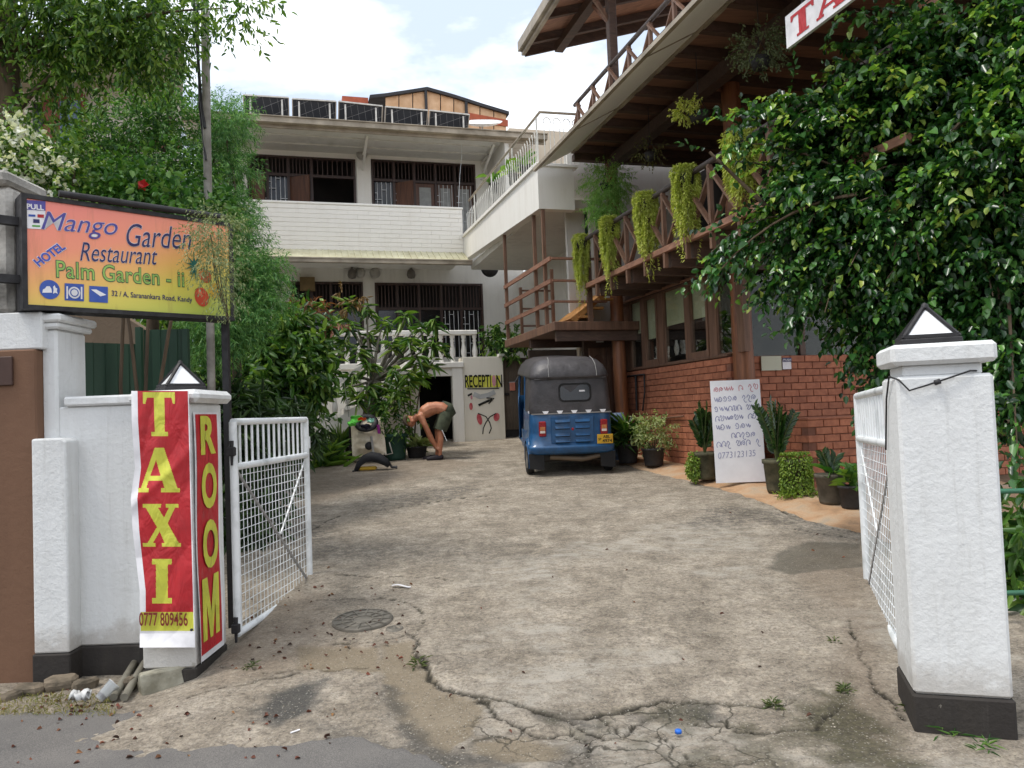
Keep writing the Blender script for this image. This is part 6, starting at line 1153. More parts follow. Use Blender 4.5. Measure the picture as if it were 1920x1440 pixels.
def loft(rows, mb=None, smooth=True):
    mb = mb or MB(); n_ = len(rows[0]); o_ = mb.s; mb.s = smooth; mb.add([p for r_ in rows for p in r_], [(i*n_+j, i*n_+j+1, (i+1)*n_+j+1, (i+1)*n_+j) for i in range(len(rows)-1) for j in range(n_-1)]); mb.s = o_; return mb
bd = loft([ring(.585, .03, .30, 1.0), ring(.60, -.01, .33, 1.0), ring(.61, -.035, .40, 1.0), ring(.60, -.03, .425, 1.0), ring(.585, .01, .44, 1.0), ring(.575, .015, .62, 1.0), ring(.57, .02, .86, 1.0), ring(.565, .03, .885, 1.0)]).build('body', TBLUE, tk)
md = bd.modifiers.new('s', 'SOLIDIFY'); md.thickness = .015
hd_ = loft([ring(.57, .012, .875, .8), ring(.572, .01, .90, .8), ring(.56, .03, 1.12, .8), ring(.545, .05, 1.34, .8), ring(.54, .055, 1.375, .8)]).build('hood_skirt', TCAN, tk); md = hd_.modifiers.new('s', 'SOLIDIFY'); md.thickness = .008
rr = [ring(.555, .02, 1.36, 1.95, .14), ring(.56, .012, 1.385, 1.95, .14), ring(.545, .03, 1.44, 1.95, .14), ring(.50, .07, 1.53, 1.93, .14), ring(.42, .16, 1.605, 1.9, .12), ring(.30, .30, 1.645, 1.86, .1), ring(.02, .55, 1.66, 1.8, .01)]
hr = loft(rr).build('hood_roof', TCAN, tk); md = hr.modifiers.new('s', 'SOLIDIFY'); md.thickness = .01
for sx_ in (-.30, .37): MB().tube([(sx_, .005, 1.385), (sx_, .025, 1.45), (sx_*.98, .07, 1.545), (sx_*.93, .16, 1.615), (sx_*.9, .32, 1.652)], .006, 5).build('seam', SEAM, hr)
MB().tube([(-.5, .03, 1.355), (0, .012, 1.358), (.5, .03, 1.355)], .008, 6).build('hood_lip', TCAN, hr)
# rear window
def rrect(cx, cz, w_, h_, r_, n_=5): return [(cx+sx_*(w_/2-r_)+r_*math.cos(a), cz+sz_*(h_/2-r_)+r_*math.sin(a)) for sx_, sz_, a0 in ((1, 1, 0), (-1, 1, 90), (-1, -1, 180), (1, -1, 270)) for a in [R(a0+90*k/n_) for k in range(n_+1)]]
o_, i_ = rrect(.06, 1.16, .46, .26, .07), rrect(.06, 1.16, .41, .21, .055); n_ = len(o_); mb = MB(); yw = lambda z_: .0+(z_-.9)*.11-.005
mb.add([(x, yw(z_)-.008, z_) for x, z_ in o_]+[(x, yw(z_)-.012, z_) for x, z_ in i_], [(k, (k+1) % n_, n_+(k+1) % n_, n_+k) for k in range(n_)]); mb.build('window_trim', RUB, hd_)
mb = MB(); mb.add([(x, yw(z_)-.006, z_) for x, z_ in i_], [range(n_)]); rwn = mb.build('rear_window', DARKGL, hd_); mb = MB(); mb.add([(.12, yw(1.15)-.008, 1.11), (.2, yw(1.15)-.008, 1.11), (.2, yw(1.2)-.008, 1.19), (.12, yw(1.2)-.008, 1.19)], [(0, 1, 2, 3)]); mb.build('window_sticker', PWHITE, rwn)
MB().box((-.56, -.012, .868), (.56, -.004, .886)).build('trim_strip', SEAM, bd)
for k in range(5):
    x = -.36+k*.2; mb = MB(); mb.prism([(x-.045, -.006, .915), (x+.045, -.006, .915), (x+.02, -.012, .875), (x-.02, -.012, .875)], (0, -.006, 0)); mb.build('hood_clip', PWHITE, hd_)
for k in range(3): MB().box((-.582, .1+k*.05, .878), (-.574, .125+k*.05, .905)).build('hood_clip', PWHITE, hd_)
# engine lid with louvres
lid = MB().bbox((-.29, -.012, .465), (.31, .004, .835), .008).build('engine_lid', TBLUE, bd)
for cx in (-.13, .15):
    for k in range(4): mb = MB(); z_ = .79-k*.085-(.02 if k > 1 else 0); mb.prism([(cx-.105, -.012, z_), (cx+.105, -.012, z_), (cx+.095, -.034, z_-.035), (cx-.095, -.034, z_-.035)], (0, .012, -.008)); mb.build('louvre', TBLUE, lid); MB().box((cx-.1, -.016, z_-.052), (cx+.1, -.0125, z_-.04)).build('vent_slot', RUB, lid)
MB().lathe([(0, .012), (.018, .01), (.02, 0)], (.01, -.013, .655), 12, (0, -1, 0)).build('lock', TLR, lid)
for x in (-.41, .45):
    tl_ = MB().bbox((x-.05, -.028, .565), (x+.05, .006, .775), .012).build('tail_light', TLR, bd); MB().bbox((x-.036, -.034, .65), (x+.036, -.029, .70), .002).build('amber_lens', TLA, tl_); MB().bbox((x-.036, -.034, .612), (x+.036, -.029, .645), .002).build('clear_lens', TLW, tl_)
np_ = MB().bbox((.345, -.05, .44), (.565, -.041, .57), .003).build('number_plate', glossy('plate_yellow', L(214, 166, 40), .45), bd)
PB = mat('plate_black', L(40, 30, 20)); put_text('SP', (.36, -.051, .485), (.40, -.051, .485), Z, .035, PB, np_, .02); put_text('ABL', (.425, -.051, .515), (.525, -.051, .515), Z, .042, PB, np_, .02); put_text('4974', (.415, -.051, .456), (.55, -.051, .456), Z, .045, PB, np_, .02)
# fenders, wheels, flaps, underside
def wheel(x, y, r_=.205, w_=.1):
    wh = MB().lathe([(r_*.6, -w_*.45), (r_*.92, -w_*.5), (r_, -w_*.3), (r_, w_*.3), (r_*.92, w_*.5), (r_*.6, w_*.45)], (x, y, r_), 24, (1, 0, 0)).build('wheel', RUB, tk)
    MB().lathe([(0, -w_*.2), (r_*.25, -w_*.35), (r_*.3, -w_*.15), (r_*.55, -w_*.2), (r_*.62, -w_*.46), (r_*.62, w_*.46), (r_*.55, w_*.2), (r_*.3, w_*.15), (r_*.25, w_*.35), (0, w_*.2)], (x, y, r_), 20, (1, 0, 0)).build('rim', ALU, wh); return wh
wheel(-.565, .34); wheel(.565, .34); wheel(0, 2.2)
for s_ in (-1, 1):
    mb = MB(); arc = [(.34+.29*math.cos(a), .225+.29*math.sin(a)) for a in np.linspace(-.1, math.pi+.25, 12)]; mb.grid(lambda a, b: (s_*(.545+.085*b-.02*(b > .5)*b), arc[int(round(a*11))][0], arc[int(round(a*11))][1]-.04*b*b), 11, 4); o = mb.build('fender', TBLUE, bd); md = o.modifiers.new('s', 'SOLIDIFY'); md.thickness = .01
    mb = MB(); xc = s_*.50; mb.prism([(xc-.11, .02, .325), (xc+.11, .02, .325), (xc+.10, -.01, .10), (xc-.10, -.01, .12)], (0, .008, 0)); mb.build('mud_flap', RUB, tk)
mb = MB(); mb.bbox((-.4, .15, .18), (.35, 1.0, .36), .03); mb.build('engine', mat('oily_metal', L(52, 48, 44), rough=.6), tk); MB().tube([(-.3, .1, .26), (.15, .06, .22), (.4, .08, .26)], .035, 8).build('exhaust', mat('rusty_steel', L(112, 96, 78), rough=.6), tk); MB().tube([(-.5, .34, .2), (.5, .34, .2)], .03, 8).build('axle', RUB, tk)
MB().bbox((-.56, .3, .30), (.56, 2.1, .36), .01).build('floor', TBLUE, tk)
MB().bbox((-.5, .5, .45), (.5, .95, .62), .03).build('passenger_seat', RUB, tk); MB().bbox((-.5, .4, .6), (.5, .5, 1.1), .03).build('seat_back', RUB, tk); MB().bbox((-.25, 1.35, .45), (.25, 1.65, .68), .03).build('driver_seat', RUB, tk)
fc = loft([[(-.57, 1.75, z_), (-.50, 2.05, z_), (-.36, 2.30-.1*(z_ > .8), z_), (-.15, 2.44-.16*(z_ > .8), z_), (.15, 2.44-.16*(z_ > .8), z_), (.36, 2.30-.1*(z_ > .8), z_), (.5, 2.05, z_), (.57, 1.75, z_)] for z_ in (.34, .6, .85, 1.02)]).build('front_cowl', TBLUE, tk); md = fc.modifiers.new('s', 'SOLIDIFY'); md.thickness = .012
for s_ in (-1, 1):
    MB().tube([(s_*.56, 1.80, 1.0), (s_*.545, 1.88, 1.2), (s_*.52, 1.93, 1.44)], .018, 8).build('windscreen_pillar', TBLUE, tk); MB().tube([(s_*.565, .8, .88), (s_*.55, .82, 1.38)], .016, 8).build('hood_post', TBLUE, tk)
    MB().bbox((s_*.575-.01, 1.0, .30), (s_*.575+.01, 1.25, .55), .004).build('side_sill', TBLUE, tk); mr = MB().bbox((s_*.66-.06, 1.83, 1.10), (s_*.66+.06, 1.87, 1.26), .015).build('mirror', BLACKM, tk); MB().bbox((s_*.66-.045, 1.825, 1.115), (s_*.66+.045, 1.8295, 1.245), .002).build('mirror_glass', glossy('mirror_amber', L(170, 104, 84), .15), mr); MB().tube([(s_*.62, 1.86, 1.24), (s_*.55, 1.88, 1.34)], .012, 6).build('mirror_arm', BLACKM, mr)
MB().box((-.5, 1.92, 1.03), (.5, 1.925, 1.42)).build('windscreen', WGL.m, tk)
tg = pg(1066, 890); TK = np.array([tg[0], tg[1], 0]); slope = math.atan(.085); TK[:2] = (.80, 10.72); TK[2] = float(gz(TK[0], TK[1]+.34))-.35*.085; place(tk, TK, R(4.5), (slope, 0))
# ------------------------------------------------------------------ bending person
SKIN = NT('skin'); t = SKIN; t.col(t.ramp(t.noise(t.pos(), 9, 4), [(.35, L(170, 108, 80)), (.65, L(198, 136, 104))])); t.set(Roughness=.5, Subsurface_Weight=.08)
HAIR = mat('grey_short_hair', L(112, 98, 84), L(84, 72, 62), sc=60, rough=.9, bump=.5, bsc=200); SHORTS = mat('olive_shorts_cloth', L(86, 92, 74), L(60, 66, 52), sc=10, rough=.9, bump=.4, bsc=30, bd=.01); SHOE = mat('dark_trainers', L(46, 38, 46), L(30, 28, 32), sc=20, rough=.7)
PD = 13.3
pe0 = pg(812, 862); per = thing('person', 'shirtless person in olive shorts bending down to touch the ankles beside the doorway', 'person', pe0)
def P3(x, y, off=0.): return dep(x, y, pe0[1]-.0+off)
def skin_obj(name, verts, edges, radii, m, parent, sub=2, root=0):
    vs = np.array(verts); org = vs.mean(0); me = bpy.data.meshes.new(name); me.from_pydata((vs-org).tolist(), edges, []); o = bpy.data.objects.new(name, me); COL.objects.link(o)
    WO[o] = org; o.parent = parent; o.location = (org-WO[parent]).tolist(); sm = o.modifiers.new('skin', 'SKIN'); sm.use_smooth_shade = True
    for i, r_ in enumerate(radii): me.skin_vertices[0].data[i].radius = (r_, r_) if not hasattr(r_, '__len__') else r_; me.skin_vertices[0].data[i].use_root = i == root
    ss_ = o.modifiers.new('sub', 'SUBSURF'); ss_.levels = sub; ss_.render_levels = sub; me.materials.append(m); return o
mb = MB(); Tb = lambda pts, rs: mb.tube([P3(*q) for q in pts], rs, 12)
for w_ in (-.075, 0, .075): Tb([(836, 770, w_), (828, 766, w_), (818, 764.5, w_), (806, 767, w_*1.2), (796, 773, w_*1.3), (789, 778, w_*1.2)], [.105, .112, .105, .122, .115, .075])
Tb([(794, 776, 0), (784, 781, 0), (775, 786, 0)], [.075, .062, .06])
mb.lathe([(0, -.105), (.04, -.098), (.072, -.06), (.082, 0), (.078, .05), (.055, .09), (0, .108)], P3(768.5, 789.5), 18, P3(764, 788)-P3(770.5, 795.5)+np.array([-.03, 0, .02]))
Tb([(774, 793, 0), (770.5, 799, 0)], [.05, .035])
for off, k in ((-.2, 0), (.2, 1)):
    Tb([(791, 776, off*.6), (788, 780, off*.9), (796, 795, off), (804-k*2, 811, off), (809-k*2, 822, off*.85), (816-k*2, 834, off*.65), (819-k*2, 840, off*.58)], [.07, .068, .05, .042, .044, .028, .032])
    Tb([(836, 774, off*.45), (832-k*2, 788, off*.52), (825-k*4, 807, off*.52), (826-k*4, 824, off*.52), (825-k*5, 848, off*.52), (825-k*5, 857, off*.53)], [.10, .09, .058, .056, .036, .036])
    for j in range(4): Tb([(817-k*2+j*.7, 839+j*.9, off*.58-.02), (821-k*2+j*.6, 841+j*1.3, off*.56-.035), (825-k*2, 844+j*1.6, off*.55-.02)], [.013, .012, .010])
    Tb([(817-k*2, 838, off*.55+.02), (819-k*2, 843, off*.54+.045), (822-k*2, 847, off*.53+.04)], [.014, .013, .010])
body = mb.build('body', SKIN.m, per); md = body.modifiers.new('r', 'REMESH'); md.mode = 'VOXEL'; md.voxel_size = .0095; md.use_smooth_shade = True; md = body.modifiers.new('s', 'SMOOTH'); md.factor = .5; md.iterations = 6
for off, k in ((-.19, 0), (.19, 1)):
    sh_ = skin_obj('shoe', [P3(829-k*7, 857, off*.55), P3(820-k*7, 858, off*.55), P3(809-k*7, 859.5, off*.55), P3(799-k*7, 860.5, off*.55), P3(825-k*6, 852, off*.55)], [(0, 1), (1, 2), (2, 3), (0, 4)], [.05, (.052, .052), (.054, .046), (.046, .032), .05], SHOE, per, 2, 1)
# face and hair
hc = P3(766, 790); MB().lathe([(0, -.02), (.014, -.012), (.012, .01), (0, .02)], P3(771, 799.5), 8, (1, 0, -1.2)).build('nose', SKIN.m, body)
for off in (-.078, .078): MB().lathe([(0, -.015), (.02, -.01), (.03, 0), (.02, .012), (0, .012)], P3(773.5, 789.5, off), 10, (.1, -1 if off < 0 else 1, 0)).build('ear', SKIN.m, body)
for off in (-.03, .03): MB().lathe([(0, .006), (.009, .003), (.009, -.003)], P3(767, 799, off-.01), 8, (-.3, 0, -1)).build('eye', BLACKM, body)
MB().tube([P3(775, 799, -.025), P3(775.5, 799.3, 0), P3(775, 799, .025)], .005, 5).build('mouth', mat('lips', L(140, 70, 62)), body)
mb = MB(); cc_ = P3(765.5, 788.5); mb.s = True
mb.grid(lambda a, b: cc_+np.array([-.105*math.cos((a-.5)*2.5)*math.cos((b-.5)*2.9)+.01, .098*math.sin((a-.5)*2.5)*1.02, .097*math.sin((b-.42)*2.9)*math.cos((a-.5)*1.6)]), 12, 12); hr_ = mb.build('hair', HAIR, per); md = hr_.modifiers.new('s', 'SOLIDIFY'); md.thickness = .015
# shorts
mb = MB(); mb.tube([P3(826.5, 766.5), P3(830, 768), P3(836, 771), P3(839, 776), P3(837, 783)], [.145, .155, .165, .15, .08], 16)
for off, k in ((-.095, 0), (.095, 1)): mb.tube([P3(836, 775, off*.7), P3(834-k*2, 784, off), P3(830-k*3, 795, off*1.1), P3(826-k*3.5, 806, off*1.1)], [.125, .122, .115, .108], 16)
mb.build('shorts', SHORTS, per, bevel=0)
mb = MB(); w0 = P3(826.5, 766.5); ax_ = unit(P3(822, 766)-P3(834, 770)); mb.lathe([(.140, -.012), (.148, 0), (.140, .016), (.12, .016), (.12, -.012)], w0, 20, ax_); mb.build('waist_belt', BLACKM, per)
mb = MB(); mb.bar(P3(829, 806, -.2), P3(838, 827, -.22), .025, .008); mb.build('dangling_strap', GATEW, per)
# ------------------------------------------------------------------ luggage trailer
BEIGE = mat('beige_pack_cloth', L(234, 224, 204), L(204, 190, 166), sc=7, rough=.85, bump=.6, bsc=12, bd=.02); STEEL = glossy('bare_steel', L(190, 188, 184), .35, .7)
tr0 = pg(690, 868); TD = tr0[1]
def T3(x, y, off=0.): return dep(x, y, TD+off)
tr_ = thing('luggage_trailer', 'beige luggage trailer with metal tubes and bright clothes strapped on top, standing on the drive', 'trailer', tr0)
mb = MB(); c4 = [(657, 784), (717, 782), (725, 852), (661, 858)]
def bag(a, b, f_):
    x = (c4[0][0]*(1-a)+c4[1][0]*a)*(1-b)+(c4[3][0]*(1-a)+c4[2][0]*a)*b; y = (c4[0][1]*(1-a)+c4[1][1]*a)*(1-b)+(c4[3][1]*(1-a)+c4[2][1]*a)*b
    e_ = min(a, 1-a, b*1.2, (1-b)*1.2); bul = .10*sstep(0, .28, e_)+.012*math.sin(b*34)*float(sstep(.05, .3, e_))*(a < .75); return T3(x, y, .08*(1-b)-bul if f_ else .30+bul*.6)
mb.s = True; mb.grid(lambda a, b: bag(a, b, True), 22, 30); mb.grid(lambda a, b: bag(1-a, b, False), 12, 12)
for e0, e1 in (((0, 0), (1, 0)), ((1, 0), (1, 1)), ((1, 1), (0, 1)), ((0, 1), (0, 0))): mb.grid(lambda a, b: bag(e0[0]+(e1[0]-e0[0])*a, e0[1]+(e1[1]-e0[1])*a, True)*(1-b)+bag(e0[0]+(e1[0]-e0[0])*a, e0[1]+(e1[1]-e0[1])*a, False)*b, 10, 2)
mb.build('pack', BEIGE, tr_)
MB().tube([T3(646, 838, -.05), T3(646.5, 859, -.08), T3(661, 858.5, -.05), T3(664, 850, .05)], .011, 7).build('frame_tube', STEEL, tr_); MB().tube([T3(730, 829, -.05), T3(736, 850, -.08), T3(723, 853, -.05), T3(719, 846, .05)], .011, 7).build('frame_tube', STEEL, tr_); MB().tube([T3(656, 790, .2), T3(657, 864, .25)], .02, 7).build('frame_tube', BLACKM, tr_)
MB().bar(T3(696, 818, -.12), T3(700, 849, -.18), .035, .02).build('centre_post', STEEL, tr_); MB().lathe([(0, .02), (.06, .02), (.07, 0), (.06, -.02), (0, -.02)], T3(692, 836, -.10), 14, (.2, -1, .1)).build('hub', BLACKM, tr_)
for x, off in ((657, .25), (722, .3)): c_ = T3(x, 853, off); c_[2] = float(gz(c_[0], c_[1]))+.10; MB().lathe([(.05, -.02), (.09, -.025), (.1, 0), (.09, .025), (.05, .02), (0, .02)], c_, 18, (1, 0, 0)).build('wheel', RUB, tr_)
MB().tube([T3(645, 716, .2), T3(650, 750, .2), T3(654, 782, .2)], .006, 5).build('flag_rod', STEEL, tr_)
# clothes on top
mb = MB(); cl_ = T3(687, 793, -.03); mb.lathe([(.13, -.03), (.18, -.03), (.205, 0), (.18, .035), (.13, .03), (.10, .01), (.10, -.01), (.13, -.03)], cl_, 26, (.1, -1, .9)); mb.build('black_ring', BLACKM, tr_)
def rag(x, y, w_, h_, m, nm, off=-.12, seed=1):
    r3 = random.Random(seed); mb = MB(); mb.s = True; ph = [r3.uniform(0, 6) for _ in range(4)]; q = T3(x, y, off)
    mb.grid(lambda a, b: q+np.array([(a-.5)*w_, -.02*math.sin(a*7+ph[0])-.02*math.cos(b*6+ph[1])-.06*math.cos((a-.5)*3), (b-.5)*h_*(.55+.45*math.sin(a*math.pi))+.008*math.sin(a*9+ph[2])]), 14, 10); o = mb.build(nm, m, tr_); md = o.modifiers.new('s', 'SOLIDIFY'); md.thickness = .01
rag(668, 786, .2, .12, glossy('lime_cloth', L(110, 220, 84), .7), 'lime_cloth', -.10, 2); rag(660, 794, .14, .1, glossy('lime_cloth', L(110, 220, 84), .7), 'lime_cloth', -.13, 3); rag(695, 789, .12, .08, glossy('mint_cloth', L(150, 214, 190), .7), 'mint_cloth', -.14, 5)
rag(679, 785, .14, .04, glossy('orange_cloth', L(222, 92, 34), .7), 'orange_cloth', -.17, 7); MB().bar(T3(709, 796, -.1), T3(711, 813, -.12), .05, .015).build('purple_strap', glossy('purple_cloth', L(142, 40, 130), .6), tr_); rag(686, 800, .16, .1, mat('navy_cloth', L(36, 36, 54), rough=.9), 'navy_cloth', -.13, 9)
# hip belt lying in front
hb0 = pg(705, 882); hbt = thing('hip_belt', 'black padded hip belt harness arched on the drive before the luggage trailer', 'harness', hb0)
mb = MB(); HD = hb0[1]; pts = [(667, 882), (672, 868), (683, 856), (697, 850), (712, 853), (724, 862), (731, 872)]; bot = [(671, 884), (677, 874), (686, 867), (697, 866), (708, 868), (718, 872), (727, 877)]
mb.s = True; mb.add([dep(*a, HD-.05) for a in pts]+[dep(*a, HD-.07) for a in bot]+[dep(*a, HD+.1) for a in pts], [(i, i+1, i+8, i+7) for i in range(6)]+[(i, i+14, i+15, i+1) for i in range(6)]); o = mb.build('pad', mat('black_nylon', L(32, 32, 36), rough=.7), hbt); md = o.modifiers.new('s', 'SOLIDIFY'); md.thickness = .03
MB().tube([dep(729, 868, HD-.05), dep(735, 876, HD-.06), dep(745, 877, HD-.06)], .02, 7).build('strap', BLACKM, hbt); MB().tube([dep(668, 882, HD-.05), dep(661, 884, HD-.08)], .015, 6).build('strap', BLACKM, hbt); q = pg(739, 878); MB().bbox(q-np.array([.03, .03, 0]), q+np.array([.05, .03, .04]), .008).build('buckle', BLACKM, hbt)
q = pg(690, 882); MB().bbox(q+np.array([-.15, -.02, .002]), q+np.array([.13, .1, .06]), .02).build('yellow_mat', mat('yellow_foam', L(232, 190, 76), L(206, 164, 60), rough=.9), label='yellow foam pad lying on the drive under the black hip belt', cat='pad')
# gas cylinder behind the three wheeler
q = pg(1160, 862, .05); gc = thing('gas_cylinder', 'pale blue gas cylinder by the log column behind the three wheeler', 'gas cylinder', q); BLG = glossy('cylinder_blue', L(116, 138, 172), .45)
MB().lathe([(0, .02), (.13, .02), (.15, .08), (.15, .50), (.12, .58), (.05, .62), (.03, .62)], q, 20).build('tank', BLG, gc); MB().lathe([(.11, .60), (.11, .72), (.1, .72), (.1, .60)], q, 20).build('collar', BLG, gc); MB().lathe([(.03, .62), (.03, .68), (.015, .70), (0, .70)], q, 10).build('valve', STEEL, gc); MB().lathe([(.12, 0), (.13, .03), (.12, .03)], q, 20).build('foot_ring', BLG, gc)
# ------------------------------------------------------------------ whiteboard with handwriting
A_, B_ = pg(1343, 906, .075), pg(1437, 903, .075); top = pln(1336, 714, np.array([0, 1., 0]), A_[1]+.06); bw = B_-A_; bw[2] = 0; BWd = np.linalg.norm(bw); ex = bw/BWd; hgt = top[2]-A_[2]
tilt_ = unit(np.array([-ex[1], ex[0], 0])*.06+Z); nb_ = np.cross(ex, tilt_)
wbd = thing('whiteboard', 'white board with handwritten lines and a phone number leaning by the log column', 'board', A_+bw/2)
def WB(a, b, l_=0.): return A_+ex*(a*BWd)+tilt_*(b*hgt)+nb_*l_
mb = MB(); mb.add([WB(a, b, l_) for l_ in (-.012, 0) for a, b in ((0, 0), (1, 0), (1, 1), (0, 1))], [(3, 2, 1, 0), (4, 5, 6, 7), (0, 1, 5, 4), (1, 2, 6, 5), (2, 3, 7, 6), (3, 0, 4, 7)]); mb.build('panel', glossy('melamine_white', L(236, 236, 240), .3, var=.03), wbd)
RINK, BINK = mat('faded_red_ink', L(212, 138, 148), rough=.7), mat('faded_blue_ink', L(146, 148, 184), rough=.7)
def scrawl(a, b, s_, m, seed):
    """one round looping hand-written letter"""
    r3 = random.Random(seed); k = r3.randint(0, 5); pts = []
    loops = [[(0, .1), (.1, .6), (.5, .8), (.8, .5), (.5, .2), (.3, .4), (.6, .6)], [(0, .5), (.2, .9), (.5, .6), (.2, .2), (.6, .1), (.9, .5), (.7, .9)], [(.1, 0), (0, .5), (.4, .9), (.8, .6), (.9, .1), (.6, .4)], [(0, .2), (.4, .1), (.7, .5), (.3, .9), (0, .6), (.3, .4)], [(.1, .8), (.4, .2), (.6, .8), (.8, .1), (1, .5)], [(0, .4), (.3, .9), (.6, .5), (.3, .1), (.6, -.3), (.9, -.2)]][k]
    Q = [np.array(q)+np.array([r3.uniform(-.06, .06), r3.uniform(-.06, .06)]) for q in loops]; fine = []
    for i in range(len(Q)-1):
        p0_, p1_, p2_, p3_ = Q[max(i-1, 0)], Q[i], Q[i+1], Q[min(i+2, len(Q)-1)]
        for t_ in (0, .33, .66): fine.append(.5*(2*p1_+(p2_-p0_)*t_+(2*p0_-5*p1_+4*p2_-p3_)*t_*t_+(3*p1_-p0_-3*p2_+p3_)*t_**3))
    fine.append(Q[-1]); return [WB(a+q[0]*s_*.95, b+q[1]*s_*.62, .002) for q in fine]
def ink_line(a0, a1, b, s_, m, seed, gaps=()):
    mb = MB(); a = a0; k = 0
    while a < a1-s_*.5:
        if k not in gaps:
            P = scrawl(a, b+(a-a0)*.02, s_, m, seed*31+k); vs = []
            for i, q in enumerate(P): d = unit(P[min(i+1, len(P)-1)]-P[max(i-1, 0)]); n__ = np.cross(nb_, d); vs += [q+n__*.0042, q-n__*.0042]
            mb.add(vs, [(2*i, 2*i+1, 2*i+3, 2*i+2) for i in range(len(P)-1)])
        a += s_*1.0; k += 1
    o = mb.build('handwriting', m, wbd); o['kind'] = 'stuff'; return o
ink_line(.07, .92, .885, .10, RINK, 1, (4, 6)); ink_line(.06, .96, .785, .095, BINK, 2, (5,)); ink_line(.06, .96, .692, .092, BINK, 3, (6,)); ink_line(.06, .92, .60, .095, BINK, 4, (6,)); ink_line(.06, .72, .51, .10, BINK, 5, (3,)); ink_line(.36, .84, .428, .10, BINK, 6); ink_line(.06, .95, .345, .098, BINK, 7, (3, 7))
put_text('0773123135', WB(.07, .235), WB(.82, .25), tilt_, .075, BINK, wbd, -.01, .1, .003)
# ------------------------------------------------------------------ things on the ground
IRON = mat('cast_iron', L(124, 118, 108), L(92, 88, 80), sc=16, rough=.6, bump=.6, bsc=50, metal=.3); p = pg(680, 1165); mh = thing('manhole_cover', 'round cast iron manhole cover with ribbed pattern on the drive', 'manhole cover', p); sl = .085
def gl(x, y, h_=0.): return np.array([p[0]+x, p[1]+y, float(gz(p[0]+x, p[1]+y))+h_])
mb = MB(); n_ = 40; mb.add([gl(.205*math.cos(a), .205*math.sin(a), .012) for a in np.linspace(0, 2*math.pi, n_, endpoint=False)]+[gl(.205*math.cos(a), .205*math.sin(a), -.03) for a in np.linspace(0, 2*math.pi, n_, endpoint=False)], [range(n_)]+[(k, n_+k, n_+(k+1) % n_, (k+1) % n_) for k in range(n_)]); mb.build('lid', IRON, mh)
for r_ in (.195, .135, .07): MB().tube([gl(r_*math.cos(a), r_*math.sin(a), .014) for a in np.linspace(0, 2*math.pi, 33)], .006, 5, False).build('ring_rib', IRON, mh)
for k in range(12): a = R(30*k); MB().bar(gl(.07*math.cos(a), .07*math.sin(a), .014), gl(.195*math.cos(a), .195*math.sin(a), .014), .010, .010).build('rib', IRON, mh)
p = pg(740, 1180); MB().lathe([(.06, 0), (.055, .014), (.04, .016), (.038, .008), (.015, .008), (.012, .018), (0, .018)], p-Z*.002, 20).build('valve_cover', IRON, label='small round iron valve cover beside the manhole', cat='valve cover')
p = pg(1272, 1377); MB().lathe([(.0, .016), (.013, .016), (.0155, .012), (.016, 0), (.014, 0)], p+Z*.006, 18).build('bottle_cap', glossy('cap_blue', L(30, 104, 206), .35), label='bright blue plastic bottle cap on the concrete', cat='bottle cap')
a, b = pg(735, 1101), pg(770, 1102); mb = MB(); mb.grid(lambda s_, t_: a*(1-s_)+b*s_+np.array([0, (t_-.5)*.035, .014+.008*math.sin(s_*5)]), 6, 2); o = mb.build('paper_strip', PWHITE, label='folded strip of white paper lying on the drive', cat='paper'); o.modifiers.new('s', 'SOLIDIFY').thickness = .002
p = pg(470, 1380); mb = MB(); mb.tube([pg(545, 1378)+Z*.01, pg(562, 1372)+Z*.01], .004, 8); mb.build('cigarette_end', PWHITE, label='white cigarette end on the dark asphalt', cat='cigarette end')
def rock(name, label, cat, c_, size, seed, m, rz=0, group=None, e_=5.):
    r3 = np.random.default_rng(seed); n1, n2 = 14, 9; mb = MB(); ph = r3.uniform(0, 6, 6); ca, sa = math.cos(rz), math.sin(rz)
    def fn(a, b):
        th, phi = a*2*math.pi, (b-.5)*math.pi; d = np.array([math.cos(phi)*math.cos(th), math.cos(phi)*math.sin(th), math.sin(phi)]); k = (np.abs(d)**e_).sum()**(-1/e_)
        k *= 1+.07*math.sin(3*th+ph[0])*math.cos(phi)+.06*math.sin(4*phi+ph[1]+th); q = d*k*np.array(size)/2; return np.array(c_)+np.array([q[0]*ca-q[1]*sa, q[0]*sa+q[1]*ca, q[2]+size[2]*.42])
    mb.grid(fn, n1, n2); return mb.build(name, m, label=label, cat=cat, group=group)
CONC = mat('broken_concrete', L(168, 164, 148), L(124, 120, 104), sc=9, rough=.9, bump=.9, bsc=25, bd=.01); STONE = mat('dirty_stone', L(118, 106, 90), L(66, 60, 50), sc=8, rough=.95, bump=.9, bsc=18, bd=.015)
q = pg(310, 1288); mb = MB(); cr_, sr_ = math.cos(R(38)), math.sin(R(38)); rj = random.Random(5); co = [(a, b, c_) for c_ in (0, 1) for b in (-1, 1) for a in (-1, 1)]
mb.add([q+np.array([(a*.135*j1)*cr_-(b*.06*j2)*sr_, (a*.135*j1)*sr_+(b*.06*j2)*cr_, -.02+c_*.125*j1]) for (a, b, c_) in co for j1, j2 in [(rj.uniform(.82, 1.1), rj.uniform(.8, 1.15))]], [(0, 2, 3, 1), (4, 5, 7, 6), (0, 1, 5, 4), (2, 6, 7, 3), (0, 4, 6, 2), (1, 3, 7, 5)])
mb.build('concrete_block', CONC, label='broken pale concrete block lying in front of the left pier', cat='concrete block', bevel=.012, seg=2)
